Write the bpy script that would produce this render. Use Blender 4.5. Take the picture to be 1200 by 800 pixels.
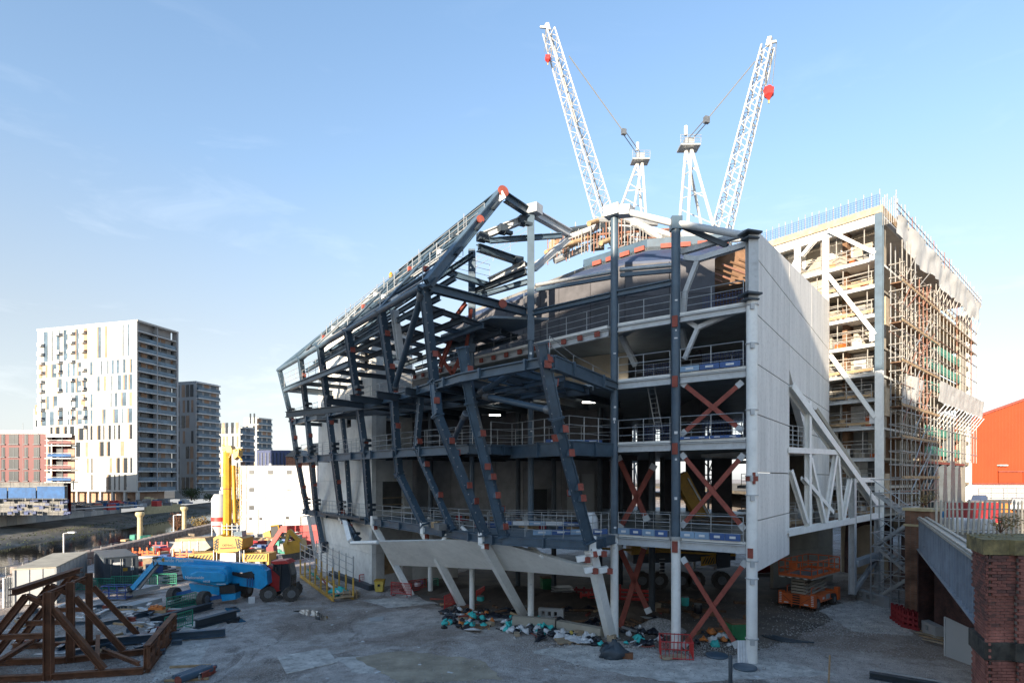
import bpy, bmesh, math, random
from mathutils import Vector as V, Matrix, noise
for o in list(bpy.data.objects): bpy.data.objects.remove(o)
S = bpy.context.scene
C = S.collection
R = math.radians
rnd = random.Random(7)

# ---------------------------------------------------------------- camera
H, F = 9.5, 680.0            # camera height (m), focal length in pixels of a 1200 px wide frame
cd = bpy.data.cameras.new('camera'); cam = bpy.data.objects.new('camera', cd); C.objects.link(cam)
cam.location = (0, 0, H); cam.rotation_euler = (R(90), 0, 0)
cd.sensor_fit = 'HORIZONTAL'; cd.sensor_width = 36; cd.lens = 36*F/1200
cd.shift_y = 160/1200; cd.clip_end = 6000; cd.clip_start = .1
S.camera = cam

# ---------------------------------------------------------------- sky and sun
SUN_EL, SUN_AZ = 12.5, 209.0
w = bpy.data.worlds.new('World'); S.world = w; w.use_nodes = True
nt = w.node_tree; nt.nodes.clear()
def N(t, **k):
    n = nt.nodes.new(t)
    for a, b in k.items(): setattr(n, a, b)
    return n
out = N('ShaderNodeOutputWorld'); bg = N('ShaderNodeBackground'); sky = N('ShaderNodeTexSky')
sky.sky_type = 'NISHITA'; sky.sun_disc = False; sky.sun_elevation = R(SUN_EL); sky.sun_rotation = R(SUN_AZ)
sky.air_density = 1.0; sky.dust_density = 0.6; sky.ozone_density = 1.6; sky.altitude = 50
bg.inputs[1].default_value = 0.15
# thin wisps of cloud, brightest low down
tc = N('ShaderNodeTexCoord'); mp = N('ShaderNodeMapping'); mp.inputs['Scale'].default_value = (1.6, 1.6, 6.5); mp.inputs['Rotation'].default_value = (0, R(14), 0)
n1 = N('ShaderNodeTexNoise'); n1.inputs['Scale'].default_value = 2.3; n1.inputs['Detail'].default_value = 9; n1.inputs['Roughness'].default_value = .62; n1.inputs['Distortion'].default_value = .5
r1 = N('ShaderNodeValToRGB'); r1.color_ramp.elements[0].position = .55; r1.color_ramp.elements[1].position = .8
sx = N('ShaderNodeSeparateXYZ'); hz = N('ShaderNodeMapRange'); hz.inputs[1].default_value = 0.0; hz.inputs[2].default_value = .62; hz.inputs[3].default_value = 1.0; hz.inputs[4].default_value = .12
mu = N('ShaderNodeMath', operation='MULTIPLY'); mu2 = N('ShaderNodeMath', operation='MULTIPLY'); mu2.inputs[1].default_value = .16
ad = N('ShaderNodeMixRGB', blend_type='MIX'); ad.inputs[2].default_value = (2.3, 2.32, 2.34, 1)
L = nt.links.new
L(tc.outputs['Generated'], mp.inputs[0]); L(mp.outputs[0], n1.inputs['Vector']); L(n1.outputs['Fac'], r1.inputs[0])
L(tc.outputs['Generated'], sx.inputs[0]); L(sx.outputs['Z'], hz.inputs[0])
L(r1.outputs[0], mu.inputs[0]); L(hz.outputs[0], mu.inputs[1]); L(mu.outputs[0], mu2.inputs[0])
# pale winter haze veil, even in every direction, thickest at the horizon
veil = N('ShaderNodeValToRGB'); e = veil.color_ramp.elements
while len(e) < 4: e.new(.5)
for i, (p_, v_) in enumerate(((0, .97), (.22, .74), (.45, .30), (.8, .06))): e[i].position = p_; e[i].color = (v_, v_, v_, 1)
dim = N('ShaderNodeMixRGB', blend_type='MULTIPLY'); dim.inputs[0].default_value = 1; dim.inputs[2].default_value = (.325, .38, .41, 1)
bw = N('ShaderNodeRGBToBW'); pw = N('ShaderNodeMath', operation='POWER'); pw.inputs[1].default_value = .55; vt = N('ShaderNodeMixRGB', blend_type='MULTIPLY'); vt.inputs[0].default_value = 1; vt.inputs[2].default_value = (.375, .378, .382, 1)
L(sky.outputs[0], bw.inputs[0]); L(bw.outputs[0], pw.inputs[0]); L(pw.outputs[0], vt.inputs[1])
vm = N('ShaderNodeMixRGB'); L(vt.outputs[0], vm.inputs[2])
L(sx.outputs['Z'], veil.inputs[0]); L(sky.outputs[0], dim.inputs[1]); L(veil.outputs[0], vm.inputs[0]); L(dim.outputs[0], vm.inputs[1])
L(mu2.outputs[0], ad.inputs[0]); L(vm.outputs[0], ad.inputs[1]); L(ad.outputs[0], bg.inputs[0]); L(bg.outputs[0], out.inputs[0])
sd = bpy.data.lights.new('sun', 'SUN'); sd.energy = 2.0; sd.angle = R(.6); sd.color = (1, .86, .68)
so = bpy.data.objects.new('sun', sd); C.objects.link(so)
sdir = V((math.sin(R(SUN_AZ))*math.cos(R(SUN_EL)), math.cos(R(SUN_AZ))*math.cos(R(SUN_EL)), math.sin(R(SUN_EL))))
so.rotation_euler = sdir.to_track_quat('Z', 'Y').to_euler(); so.location = sdir*200
S.view_settings.view_transform = 'Standard'; S.view_settings.look = 'None'; S.view_settings.exposure = 2.8; S.view_settings.gamma = 1
S.cycles.max_bounces = 9; S.cycles.diffuse_bounces = 6; S.cycles.use_denoising = True

# ---------------------------------------------------------------- materials
M = {}
def mat(name, col, rough=.6, metal=0, var=.18, scale=3.0, bump=0.0, col2=None, streak=False, dirt=0.0, spec=.5, emit=0, alpha=1):
    m = bpy.data.materials.new(name); m.use_nodes = True; t = m.node_tree; b = t.nodes['Principled BSDF']
    b.inputs['Roughness'].default_value = rough; b.inputs['Metallic'].default_value = metal; b.inputs['Specular IOR Level'].default_value = spec
    tc = t.nodes.new('ShaderNodeTexCoord'); mp = t.nodes.new('ShaderNodeMapping')
    if streak: mp.inputs['Scale'].default_value = (1, 1, .12)
    n = t.nodes.new('ShaderNodeTexNoise'); n.inputs['Scale'].default_value = scale; n.inputs['Detail'].default_value = 6; n.inputs['Roughness'].default_value = .65
    t.links.new(tc.outputs['Object'], mp.inputs[0]); t.links.new(mp.outputs[0], n.inputs['Vector'])
    rp = t.nodes.new('ShaderNodeValToRGB'); e = rp.color_ramp.elements; e[0].position = .3; e[1].position = .72
    c2 = col2 or [c*(1-var*1.6) for c in col]
    e[0].color = (*c2, 1); e[1].color = (*[min(1, c*(1+var*.5)) for c in col], 1)
    t.links.new(n.outputs['Fac'], rp.inputs[0]); src = rp.outputs[0]
    if dirt:
        n2 = t.nodes.new('ShaderNodeTexNoise'); n2.inputs['Scale'].default_value = scale*4.1; n2.inputs['Detail'].default_value = 8
        t.links.new(tc.outputs['Object'], n2.inputs['Vector'])
        r2 = t.nodes.new('ShaderNodeValToRGB'); r2.color_ramp.elements[0].position = .52; r2.color_ramp.elements[1].position = .75
        t.links.new(n2.outputs['Fac'], r2.inputs[0])
        mm = t.nodes.new('ShaderNodeMath'); mm.operation = 'MULTIPLY'; mm.inputs[1].default_value = dirt; t.links.new(r2.outputs[0], mm.inputs[0])
        mx = t.nodes.new('ShaderNodeMixRGB'); mx.inputs[2].default_value = (.09, .065, .045, 1)
        t.links.new(mm.outputs[0], mx.inputs[0]); t.links.new(src, mx.inputs[1]); src = mx.outputs[0]
    t.links.new(src, b.inputs['Base Color'])
    if bump:
        bp = t.nodes.new('ShaderNodeBump'); bp.inputs['Strength'].default_value = bump; bp.inputs['Distance'].default_value = .05
        n3 = t.nodes.new('ShaderNodeTexNoise'); n3.inputs['Scale'].default_value = scale*6; n3.inputs['Detail'].default_value = 5
        t.links.new(tc.outputs['Object'], n3.inputs['Vector']); t.links.new(n3.outputs['Fac'], bp.inputs['Height']); t.links.new(bp.outputs[0], b.inputs['Normal'])
    if emit:
        b.inputs['Emission Color'].default_value = (*col, 1); b.inputs['Emission Strength'].default_value = emit
    if alpha < 1: b.inputs['Alpha'].default_value = alpha
    M[name] = m; return m
mat('steel_blue', (.056, .094, .133), .42, 0, .22, 1.2, dirt=.12)
mat('steel_slate', (.072, .112, .152), .42, 0, .2, 1.2, dirt=.12)
mat('steel_dark', (.045, .06, .075), .5, 0, .25, 1.2)
mat('steel_grey', (.52, .53, .53), .45, 0, .12, 1.1, dirt=.22)
mat('paint_white', (.86, .85, .81), .45, 0, .08, 1.0, dirt=.12)
mat('primer', (.30, .07, .046), .7, 0, .25, 2.5)
mat('primer_dark', (.26, .06, .04), .7, 0, .25, 2.0)
mat('galv', (.44, .45, .45), .42, .45, .15, 4)
mat('galv_dark', (.2, .21, .22), .45, .5, .2, 4)
mat('scaf_warm', (.44, .41, .37), .5, .3, .25, 3)
mat('scaf_red', (.32, .16, .11), .6, .1, .25, 3)
mat('concrete', (.78, .755, .70), .85, 0, .14, .55, .12, dirt=.16)
mat('concrete_panel', (.84, .81, .76), .8, 0, .13, 1.3, .06, streak=True, dirt=.2)
mat('fascia', (.85, .83, .78), .75, 0, .09, .9, .05, dirt=.10)
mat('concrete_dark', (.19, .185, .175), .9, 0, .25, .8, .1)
mat('cream_wall', (.38, .34, .275), .85, 0, .15, .8, .08, dirt=.12)
mat('beige_board', (.52, .44, .33), .85, 0, .15, .8)
mat('panel_dark', (.10, .097, .105), .75, 0, .22, 1.0)
mat('panel_mid', (.26, .255, .255), .8, 0, .22, .8)
mat('navy', (.04, .06, .115), .55, 0, .2, .8)
mat('deck_soffit', (.26, .30, .33), .5, .2, .2, .8)
mat('timber', (.46, .31, .17), .8, 0, .3, 2.0, dirt=.1)
mat('timber_pale', (.44, .34, .23), .8, 0, .25, 2.0, dirt=.1)
mat('timber_dark', (.20, .11, .06), .85, 0, .3, 2.0)
mat('rust', (.20, .082, .038), .8, 0, .38, 1.4, .15, dirt=.2)
mat('sheeting', (.52, .51, .49), .6, 0, .1, 1.0)
mat('net_green', (.07, .30, .22), .8, 0, .3, 2)
mat('net_blue', (.012, .085, .24), .7, 0, .3, .8)
mat('blue_banner', (.04, .10, .27), .5, 0, .2, 1)
mat('blue_pale', (.22, .33, .46), .5, 0, .15, 1)
mat('netting_navy', (.05, .07, .16), .7, 0, .2, 1)
mat('lift_blue', (.010, .32, .64), .38, 0, .16, 1.4, dirt=.22)
mat('lift_blue_dark', (.01, .10, .30), .5, 0, .15, 1.4, dirt=.2)
mat('lift_orange', (.70, .14, .03), .45, 0, .18, 1.4, dirt=.25)
mat('orange_shed', (.30, .05, .013), .55, 0, .06, .3)
mat('yellow', (.50, .27, .02), .45, 0, .2, 1.2, dirt=.3)
mat('yellow_pole', (.62, .36, .06), .5, 0, .15, 1.2, dirt=.2)
mat('red', (.52, .035, .03), .5, 0, .2, 1.2, dirt=.15)
mat('red_deep', (.30, .02, .025), .55, 0, .25, 1.2, dirt=.15)
mat('red_clad', (.10, .001, .004), .55, 0, .15, .5)
mat('black', (.018, .018, .02), .6, 0, .3, 2)
mat('tyre', (.085, .076, .068), .9, 0, .35, 5, dirt=.5)
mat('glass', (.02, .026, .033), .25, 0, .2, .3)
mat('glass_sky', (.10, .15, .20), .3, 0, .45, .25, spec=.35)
mat('glass_rail', (.13, .20, .26), .3, 0, .35, .4, spec=.35)
mat('apt_white', (.42, .40, .365), .7, 0, .05, .15)
mat('apt_grey', (.33, .33, .33), .7, 0, .1, .2)
mat('copper_panel', (.34, .21, .135), .6, 0, .25, .4)
mat('slab_white', (.62, .62, .60), .7, 0, .08, .5)
mat('cabin_white', (.40, .40, .395), .55, 0, .06, .6, dirt=.05)
mat('roof_buff', (.42, .38, .30), .85, 0, .2, 1)
mat('container_dark', (.05, .065, .085), .5, 0, .2, 1, dirt=.12)
mat('cage_blue', (.03, .07, .26), .5, 0, .15, 1)
mat('green_box', (.02, .20, .075), .5, 0, .2, 1, dirt=.15)
mat('barrier_green', (.03, .26, .16), .6, 0, .2, 1)
mat('teal', (.05, .52, .48), .55, 0, .2, 3)
mat('bag_black', (.02, .022, .03), .35, 0, .3, 3)
mat('bag_white', (.66, .66, .66), .5, 0, .12, 3)
mat('bag_yellow', (.68, .50, .10), .55, 0, .2, 3)
mat('bag_orange', (.70, .22, .05), .55, 0, .2, 3)
mat('brick', (.36, .135, .10), .9, 0, .45, 1.7, .2)
mat('brick_dark', (.22, .10, .08), .9, 0, .5, 1.3, .2)
mat('brick_orange', (.33, .15, .09), .9, 0, .35, 1.3, .2)  # orange brick of the gabled house
mat('mortar', (.34, .30, .27), .95, 0, .3, 3)
mat('stone_moss', (.26, .20, .085), .95, 0, .5, 3, .4, col2=(.07, .06, .035))
mat('stone_dark', (.07, .062, .05), .95, 0, .5, 3, .4)
mat('stone_buff', (.58, .46, .26), .9, 0, .2, 1.5)
mat('girder_blue', (.30, .335, .385), .5, 0, .2, 1, dirt=.2)
mat('pale_metal', (.44, .405, .345), .5, .1, .15, 1.5, dirt=.2)
mat('leaf', (.065, .085, .025), .8, 0, .5, 2)
mat('leaf_dry', (.24, .17, .06), .85, 0, .4, 2)
mat('twig', (.16, .07, .035), .9, 0, .4, 2)
mat('crane_white', (.50, .495, .48), .5, 0, .16, .8, dirt=.2)
mat('rope', (.16, .16, .15), .6, 0, .1, 1)
mat('lamp_glow', (1, .95, .85), .5, emit=2.5)
mat('stone_grit', (.46, .43, .40), .9, 0, .5, 9)
mat('block_grey', (.27, .225, .20), .9, 0, .3, .7, .15, dirt=.2)
mat('soil_brown', (.125, .09, .065), .95, 0, .4, .6, .4, col2=(.05, .04, .034))
mat('bounce_pale', (.74, .70, .63), .9, 0, .3, .4)  # kept pale so the added block behind the camera bounces fill light

# ---------------------------------------------------------------- helpers
def P(px, py, d): return V(((px-600)/F*d, d, H-(py-560)/F*d))
def G(px, py, z=0.0):                       # the point at height z behind photo pixel (px, py)
    return P(px, py, (H-z)*F/(py-560))
OFF = {}
def base(v): return V((v[0], v[1], v[2] if len(v) > 2 else 0))
class MB:
    def __init__(s): s.v = []; s.f = []; s.mi = []; s.m = 0; s.sm = []
    def add(s, vs, fs, smooth=False):
        n = len(s.v); s.v += [V(a) for a in vs]
        for f in fs: s.f.append([n+i for i in f]); s.mi.append(s.m); s.sm.append(smooth)
    def hexa(s, a, b):                      # two quads a, b -> closed box
        s.add(list(a)+list(b), [(3,2,1,0),(4,5,6,7),(0,1,5,4),(1,2,6,5),(2,3,7,6),(3,0,4,7)]); return s
    def box(s, c, sx, sy, sz, rz=0):        # c = centre of the bottom face
        co, si = math.cos(rz), math.sin(rz); c = V(c); q = []
        for z in (0, sz): q.append([c+V((x*co-y*si, x*si+y*co, z)) for x, y in ((-sx/2,-sy/2),(sx/2,-sy/2),(sx/2,sy/2),(-sx/2,sy/2))])
        return s.hexa(*q)
    def frame(s, p, q, up):
        d = (q-p); d = d.normalized() if d.length > 1e-6 else V((0,0,1)); u = V(up)
        if abs(d.dot(u)) > .98: u = V((0,1,0)) if abs(d.y) < .9 else V((1,0,0))
        sd = d.cross(u).normalized(); return sd, sd.cross(d).normalized()
    def beam(s, p, q, w, h, up=(0,0,1)):
        p, q = V(p), V(q); a, b = s.frame(p, q, up); a = a*w/2; b = b*h/2
        return s.hexa([p-a-b, p+a-b, p+a+b, p-a+b], [q-a-b, q+a-b, q+a+b, q-a+b])
    def ib(s, p, q, w, h, t=.05, up=(0,0,1)):
        p, q = V(p), V(q); a, b = s.frame(p, q, up)
        o = b*(h/2-t/2)
        s.beam(p+o, q+o, w, t, b); s.beam(p-o, q-o, w, t, b); s.beam(p, q, t, h-2*t-.004, b); return s
    def tube(s, p, q, r, n=6, r2=None):
        p, q = V(p), V(q); r2 = r if r2 is None else r2; a, b = s.frame(p, q, (0,0,1)); vs = []
        for c, rr in ((p, r), (q, r2)):
            for i in range(n):
                t = 2*math.pi*i/n; vs.append(c+a*math.cos(t)*rr+b*math.sin(t)*rr)
        s.add(vs, [(i, (i+1) % n, n+(i+1) % n, n+i) for i in range(n)], n > 5)
        s.add(vs[:n], [tuple(range(n))[::-1]]); s.add(vs[n:], [tuple(range(n))]); return s
    def poly(s, pts, r, n=6):
        for a, b in zip(pts, pts[1:]): s.tube(a, b, r, n)
        return s
    def prism(s, pts, z0, z1):
        n = len(pts); vs = [V((p[0], p[1], z0)) for p in pts]+[V((p[0], p[1], z1)) for p in pts]
        ar = sum(pts[i][0]*pts[(i+1) % n][1]-pts[(i+1) % n][0]*pts[i][1] for i in range(n))
        if ar < 0: vs = vs[:n][::-1]+vs[n:][::-1]
        s.add(vs, [tuple(range(n))[::-1], tuple(range(n, 2*n))]+[(i, (i+1) % n, n+(i+1) % n, n+i) for i in range(n)]); return s
    def sheet(s, pts, off):                 # flat polygon with thickness vector off
        n = len(pts); off = V(off); vs = [V(p) for p in pts]+[V(p)+off for p in pts]
        s.add(vs, [tuple(range(n))[::-1], tuple(range(n, 2*n))]+[(i, (i+1) % n, n+(i+1) % n, n+i) for i in range(n)]); return s
    def quad(s, *pts): s.add(pts, [tuple(range(len(pts)))]); return s
    def side(s, px, d, th):                 # outline given at distance d, extruded th metres away
        pts = [P(x, y, d) for x, y in px]; return s.sheet(pts, (0, th, 0))
    def lathe(s, c, prof, n=16):
        c = V(c); vs = []; k = len(prof)
        for r, z in prof:
            for i in range(n): t = 2*math.pi*i/n; vs.append(c+V((r*math.cos(t), r*math.sin(t), z)))
        s.add(vs, [(j*n+i, j*n+(i+1) % n, (j+1)*n+(i+1) % n, (j+1)*n+i) for j in range(k-1) for i in range(n)], True)
        s.add(vs[:n], [tuple(range(n))[::-1]]); s.add(vs[-n:], [tuple(range(n))]); return s
    def build(s, name, mats, parent=None):
        off = OFF.get(parent, V((0,0,0))) if parent else V((0,0,0))
        me = bpy.data.meshes.new(name); me.from_pydata([v-off for v in s.v], [], s.f)
        for m in (mats if isinstance(mats, (list, tuple)) else [mats]): me.materials.append(M[m])
        me.polygons.foreach_set('material_index', s.mi); me.polygons.foreach_set('use_smooth', s.sm)
        bm = bmesh.new(); bm.from_mesh(me); bmesh.ops.recalc_face_normals(bm, faces=bm.faces); bm.to_mesh(me); bm.free()
        if any(s.sm): me.set_sharp_from_angle(angle=R(40))
        o = bpy.data.objects.new(name, me); C.objects.link(o)
        if parent: o.parent = parent
        OFF[o] = off; return o
LABELS = {}
def tag(o, label, cat, group=None):
    o['label'] = label; o['category'] = cat
    if group: o['group'] = group
    return o
def thing(name, label, cat, loc=(0,0,0), group=None):
    o = bpy.data.objects.new(name, None); C.objects.link(o); o.location = loc; OFF[o] = V(loc); o.empty_display_size = .3
    return tag(o, label, cat, group)
def struct(o): o['kind'] = 'structure'; return o
def stuff(o): o['kind'] = 'stuff'; return o
def inst(src, name, parent, loc, rz=0, scale=None, mat=None, rx=0, ry=0):
    o = bpy.data.objects.new(name, src.data); C.objects.link(o)
    if parent: o.parent = parent; loc = V(loc)-OFF[parent]; OFF[o] = OFF[parent]
    o.location = loc; o.rotation_euler = (rx, ry, rz)
    if scale: o.scale = scale
    return o
def copy_tree(o, parent=None):
    c = o.copy(); C.objects.link(c); c.parent = parent; OFF[c] = OFF.get(o, V((0,0,0)))
    for ch in list(o.children): copy_tree(ch, c)
    return c
def place(root, loc, rz=0): root.location = loc; root.rotation_euler = (0, 0, rz); return root
def railing(parent, pts, h=1.1, m='galv', sp=1.7, r=.021, name='guardrail', rails=3):
    for a, b in zip(pts, pts[1:]):
        a, b = V(a), V(b); n = max(1, round((b-a).length/sp)); mb = MB()
        for i in range(n+1):
            p = a.lerp(b, i/n); mb.tube(p, p+V((0,0,h)), r*1.1, 5)
        for k in range(rails):
            z = V((0,0,h*(k+1)/rails-.02)); mb.tube(a+z, b+z, r, 5)
        mb.build(name, m, parent)
def label_text(txt, loc, size, m, parent, rz=0, rx=R(90), depth=.01):
    cu = bpy.data.curves.new('lettering', 'FONT'); cu.body = txt; cu.size = size; cu.extrude = depth; cu.align_x = 'CENTER'; cu.align_y = 'CENTER'
    cu.materials.append(M[m]); tmp = bpy.data.objects.new('lettering', cu); C.objects.link(tmp); bpy.context.view_layer.update()
    me = bpy.data.meshes.new_from_object(tmp.evaluated_get(bpy.context.evaluated_depsgraph_get())); bpy.data.objects.remove(tmp); bpy.data.curves.remove(cu)
    o = bpy.data.objects.new('lettering', me); C.objects.link(o)
    o.parent = parent; o.location = V(loc)-OFF[parent]; o.rotation_euler = (rx, 0, rz); OFF[o] = OFF[parent]; return o
# ================================================================ SETTING
def ground_mat():
    m = bpy.data.materials.new('site_ground'); m.use_nodes = True; t = m.node_tree; b = t.nodes['Principled BSDF']
    def nd(ty, **k):
        n = t.nodes.new(ty)
        for a, c in k.items(): setattr(n, a, c)
        return n
    tc = nd('ShaderNodeTexCoord')
    def noi(sc, det, rough=.6, dist=0, stretch=None):
        n = nd('ShaderNodeTexNoise'); n.inputs['Scale'].default_value = sc; n.inputs['Detail'].default_value = det; n.inputs['Roughness'].default_value = rough; n.inputs['Distortion'].default_value = dist
        if stretch:
            mp = nd('ShaderNodeMapping'); mp.inputs['Scale'].default_value = stretch; mp.inputs['Rotation'].default_value = (0, 0, .6); t.links.new(tc.outputs['Object'], mp.inputs[0]); t.links.new(mp.outputs[0], n.inputs['Vector'])
        else: t.links.new(tc.outputs['Object'], n.inputs['Vector'])
        return n.outputs['Fac']
    def ramp(f, *st):
        r = nd('ShaderNodeValToRGB'); e = r.color_ramp.elements
        while len(e) < len(st): e.new(.5)
        for i, (p, c) in enumerate(st): e[i].position = p; e[i].color = (*c, 1)
        t.links.new(f, r.inputs[0]); return r.outputs[0]
    def mix(f, a, c):
        x = nd('ShaderNodeMixRGB'); t.links.new(f, x.inputs[0]); t.links.new(a, x.inputs[1])
        if isinstance(c, tuple): x.inputs[2].default_value = (*c, 1)
        else: t.links.new(c, x.inputs[2])
        return x.outputs[0]
    k = lambda v: (v, v, v)
    mud = ramp(noi(.5, 8, .7, .8), (.35, (.19, .145, .115)), (.55, (.35, .285, .24)), (.72, (.46, .39, .335)))
    grav = ramp(noi(1.1, 9, .75, .3), (.34, (.31, .27, .24)), (.52, (.54, .48, .44)), (.68, (.74, .68, .63)))
    col = mix(ramp(noi(.105, 9, .66, .7), (.44, k(0)), (.55, k(1))), mud, grav)
    col = mix(ramp(noi(.22, 8, .70, 1.6, (1, .55, 1)), (.56, k(0)), (.63, k(.7))), col, (.14, .11, .09))     # damp muddy tracks
    col = mix(ramp(noi(.40, 9, .74, .9), (.60, k(0)), (.67, k(.75))), col, (.70, .67, .63))                     # spilt concrete and dust
    gr = noi(9, 3, .8); sp = noi(30, 2, .8)
    col = mix(ramp(gr, (.55, k(0)), (.64, k(.7))), col, (.66, .64, .62))
    col = mix(ramp(sp, (.38, k(.7)), (.50, k(0))), col, (.10, .088, .08))
    t.links.new(col, b.inputs['Base Color'])
    t.links.new(ramp(noi(.33, 7, .68, .8, (1, .35, 1)), (.5, k(.95)), (.72, k(.6))), b.inputs['Roughness'])
    bp = nd('ShaderNodeBump'); bp.inputs['Strength'].default_value = .9; bp.inputs['Distance'].default_value = .12
    ad = nd('ShaderNodeMath', operation='ADD'); t.links.new(gr, ad.inputs[0]); t.links.new(noi(1.3, 6, .7), ad.inputs[1]); t.links.new(ad.outputs[0], bp.inputs['Height']); t.links.new(bp.outputs[0], b.inputs['Normal'])
    M['site_ground'] = m
ground_mat()
mat('bank_mud', (.15, .135, .115), .95, 0, .5, .35, .5, col2=(.028, .03, .018), dirt=.3)
mat('far_ground', (.10, .095, .085), .95, 0, .4, .1)
mat('deck_ground', (.20, .16, .11), .95, 0, .4, .5, .3)
mat('patch_pale', (.62, .58, .53), .85, 0, .35, 1.3, .1, dirt=.5)
mat('patch_tan', (.40, .335, .25), .9, 0, .3, .8, .1)
wm = bpy.data.materials.new('river_water'); wm.use_nodes = True; wb = wm.node_tree.nodes['Principled BSDF']
wb.inputs['Base Color'].default_value = (.012, .013, .011, 1); wb.inputs['Roughness'].default_value = .06; wb.inputs['Specular IOR Level'].default_value = .6
wn = wm.node_tree.nodes.new('ShaderNodeTexNoise'); wn.inputs['Scale'].default_value = .9; wn.inputs['Detail'].default_value = 4
wp = wm.node_tree.nodes.new('ShaderNodeBump'); wp.inputs['Strength'].default_value = .12; wp.inputs['Distance'].default_value = .1
wt = wm.node_tree.nodes.new('ShaderNodeTexCoord'); wm.node_tree.links.new(wt.outputs['Object'], wn.inputs['Vector'])
wm.node_tree.links.new(wn.outputs['Fac'], wp.inputs['Height']); wm.node_tree.links.new(wp.outputs[0], wb.inputs['Normal']); M['river_water'] = wm
pm = bpy.data.materials.new('puddle_water'); pm.use_nodes = True; pb = pm.node_tree.nodes['Principled BSDF']
pb.inputs['Base Color'].default_value = (.05, .045, .04, 1); pb.inputs['Roughness'].default_value = .04; M['puddle_water'] = pm

def bx(c, Y): return c-.165*(Y-61.5)-46.6        # x of the line c metres landward of the river wall
def strip_mesh(name, m, cs, zs, Ys, jit=0):
    mb = MB(); n = len(cs); vs = []
    for Y in Ys:
        for c, z in zip(cs, zs):
            zz = z + (jit*noise.noise(V((c*.22, Y*.12, 3)))+jit*.5*noise.noise(V((c*.6, Y*.45, 9))) if jit and abs(c) > .1 and c > -47.5 else 0)
            vs.append((bx(c, Y), Y, zz))
    mb.add(vs, [(j*n+i, j*n+i+1, (j+1)*n+i+1, (j+1)*n+i) for j in range(len(Ys)-1) for i in range(n-1)], True)
    return struct(mb.build(name, m))
Yf = [-90, -40]+list(range(-20, 130, 5))+list(range(130, 260, 10))+[300, 500, 1200, 4500]
cs = [0]+[2.5*i for i in range(1, 50)]+[150, 200, 400, 1200, 4500]
strip_mesh('ground', 'site_ground', cs, [0]*len(cs), Yf)
Yb = [-90, -40]+[-20+2.5*i for i in range(110)]+[300, 500, 1200, 4500]
cb = [-48.2, -46, -44, -42, -40, -38, -36, -34, -32, -31, -30, -27, -12, -8, -7.5, -4, -.6, 0]
zb = [-.35, -.5, -.6, -.7, -.85, -1.05, -1.2, -1.4, -1.75, -2.0, -2.4, -3.2, -3.2, -2.6, -1.55, -1.5, -1.45, 0]
strip_mesh('river_bank', 'bank_mud', cb, zb, Yb, .28)
strip_mesh('far_bank_ground', 'far_ground', [-4500, -900, -300, -120, -80, -48.3], [2.2]*6, Yf)
strip_mesh('river_water', 'river_water', [-36, -6.5], [-2, -2], [-90, 0, 60, 120, 200, 500])

BZ = [0]
def blob(px, z, m, name, sub=24, jag=.18):     # a flat patch on the ground from a pixel outline
    pts = [G(x, y, 0) for x, y in px]; q = []
    for i, a in enumerate(pts):
        b = pts[(i+1) % len(pts)]; k = max(2, int((b-a).length/.25))
        for j in range(k):
            p = a.lerp(b, j/k); q.append(p+V((noise.noise(p*1.7), noise.noise(p*1.7+V((9, 2, 4))), 0))*jag)
    BZ[0] += .0006; mb = MB(); mb.add([(p.x, p.y, z+BZ[0]) for p in q], [tuple(range(len(q)))])
    return struct(mb.build(name, m))
mat('soil_patch', (.17, .13, .10), .95, 0, .4, .5, .4, col2=(.085, .07, .058))
blob([(470, 690), (520, 712), (600, 728), (705, 745), (800, 768), (870, 768), (930, 748), (1000, 716), (960, 690), (900, 668), (800, 655), (620, 648)], .003, 'soil_patch', 'dark_soil', jag=.3)  # darker brown ground patch under the building
blob([(217, 730), (262, 722), (232, 778), (178, 800), (190, 770)], .004, 'patch_pale', 'concrete_strip')
blob([(392, 770), (437, 768), (438, 788), (418, 789)], .004, 'patch_pale', 'concrete_patch', jag=.35)
blob([(415, 770), (470, 762), (560, 772), (590, 796), (470, 800)], .006, 'patch_tan', 'sandy_patch', jag=.25)
blob([(425, 703), (460, 700), (520, 706), (455, 712)], .004, 'patch_pale', 'concrete_patch', jag=.3)
blob([(620, 762), (700, 752), (800, 772), (900, 770), (980, 790), (800, 800), (700, 785)], .004, 'patch_pale', 'gravel_patch', jag=.3)
blob([(990, 705), (1040, 700), (1070, 745), (1000, 740), (960, 715)], .004, 'patch_pale', 'gravel_patch', jag=.25)
for px in ([(345, 715), (366, 714), (388, 724), (380, 727), (356, 720)], [(262, 712), (278, 710), (283, 716), (270, 719)], [(258, 724), (280, 722), (290, 728), (268, 731)],
           [(345, 683), (356, 685), (352, 690), (341, 688)]):
    blob(px, .008, 'puddle_water', 'puddle_water', jag=.3)
# loose stones
mb = MB()
def stones(n, f, r0, r1):
    for _ in range(n):
        x, y = f(); p = G(x, y); r = rnd.uniform(r0, r1); a = rnd.random()*6
        q = [p+V((r*math.cos(a+i*2.1+rnd.random()*.4), r*math.sin(a+i*2.1), .0)) for i in range(3)]
        mb.add(q+[p+V((0, 0, r*rnd.uniform(.6, 1.1)))], [(0, 1, 3), (1, 2, 3), (2, 0, 3)])
stones(5200, lambda: (rnd.gauss(760, 120), 752+abs(rnd.gauss(0, 16))), .02, .06)
stones(9000, lambda: (rnd.uniform(180, 1140), rnd.uniform(700, 800)), .015, .045)
stones(2500, lambda: (rnd.uniform(10, 200), rnd.uniform(715, 800)), .02, .07)
stones(2200, lambda: (rnd.gauss(1010, 45), rnd.uniform(700, 745)), .03, .08)
stuff(mb.build('gravel', 'stone_grit'))

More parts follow.
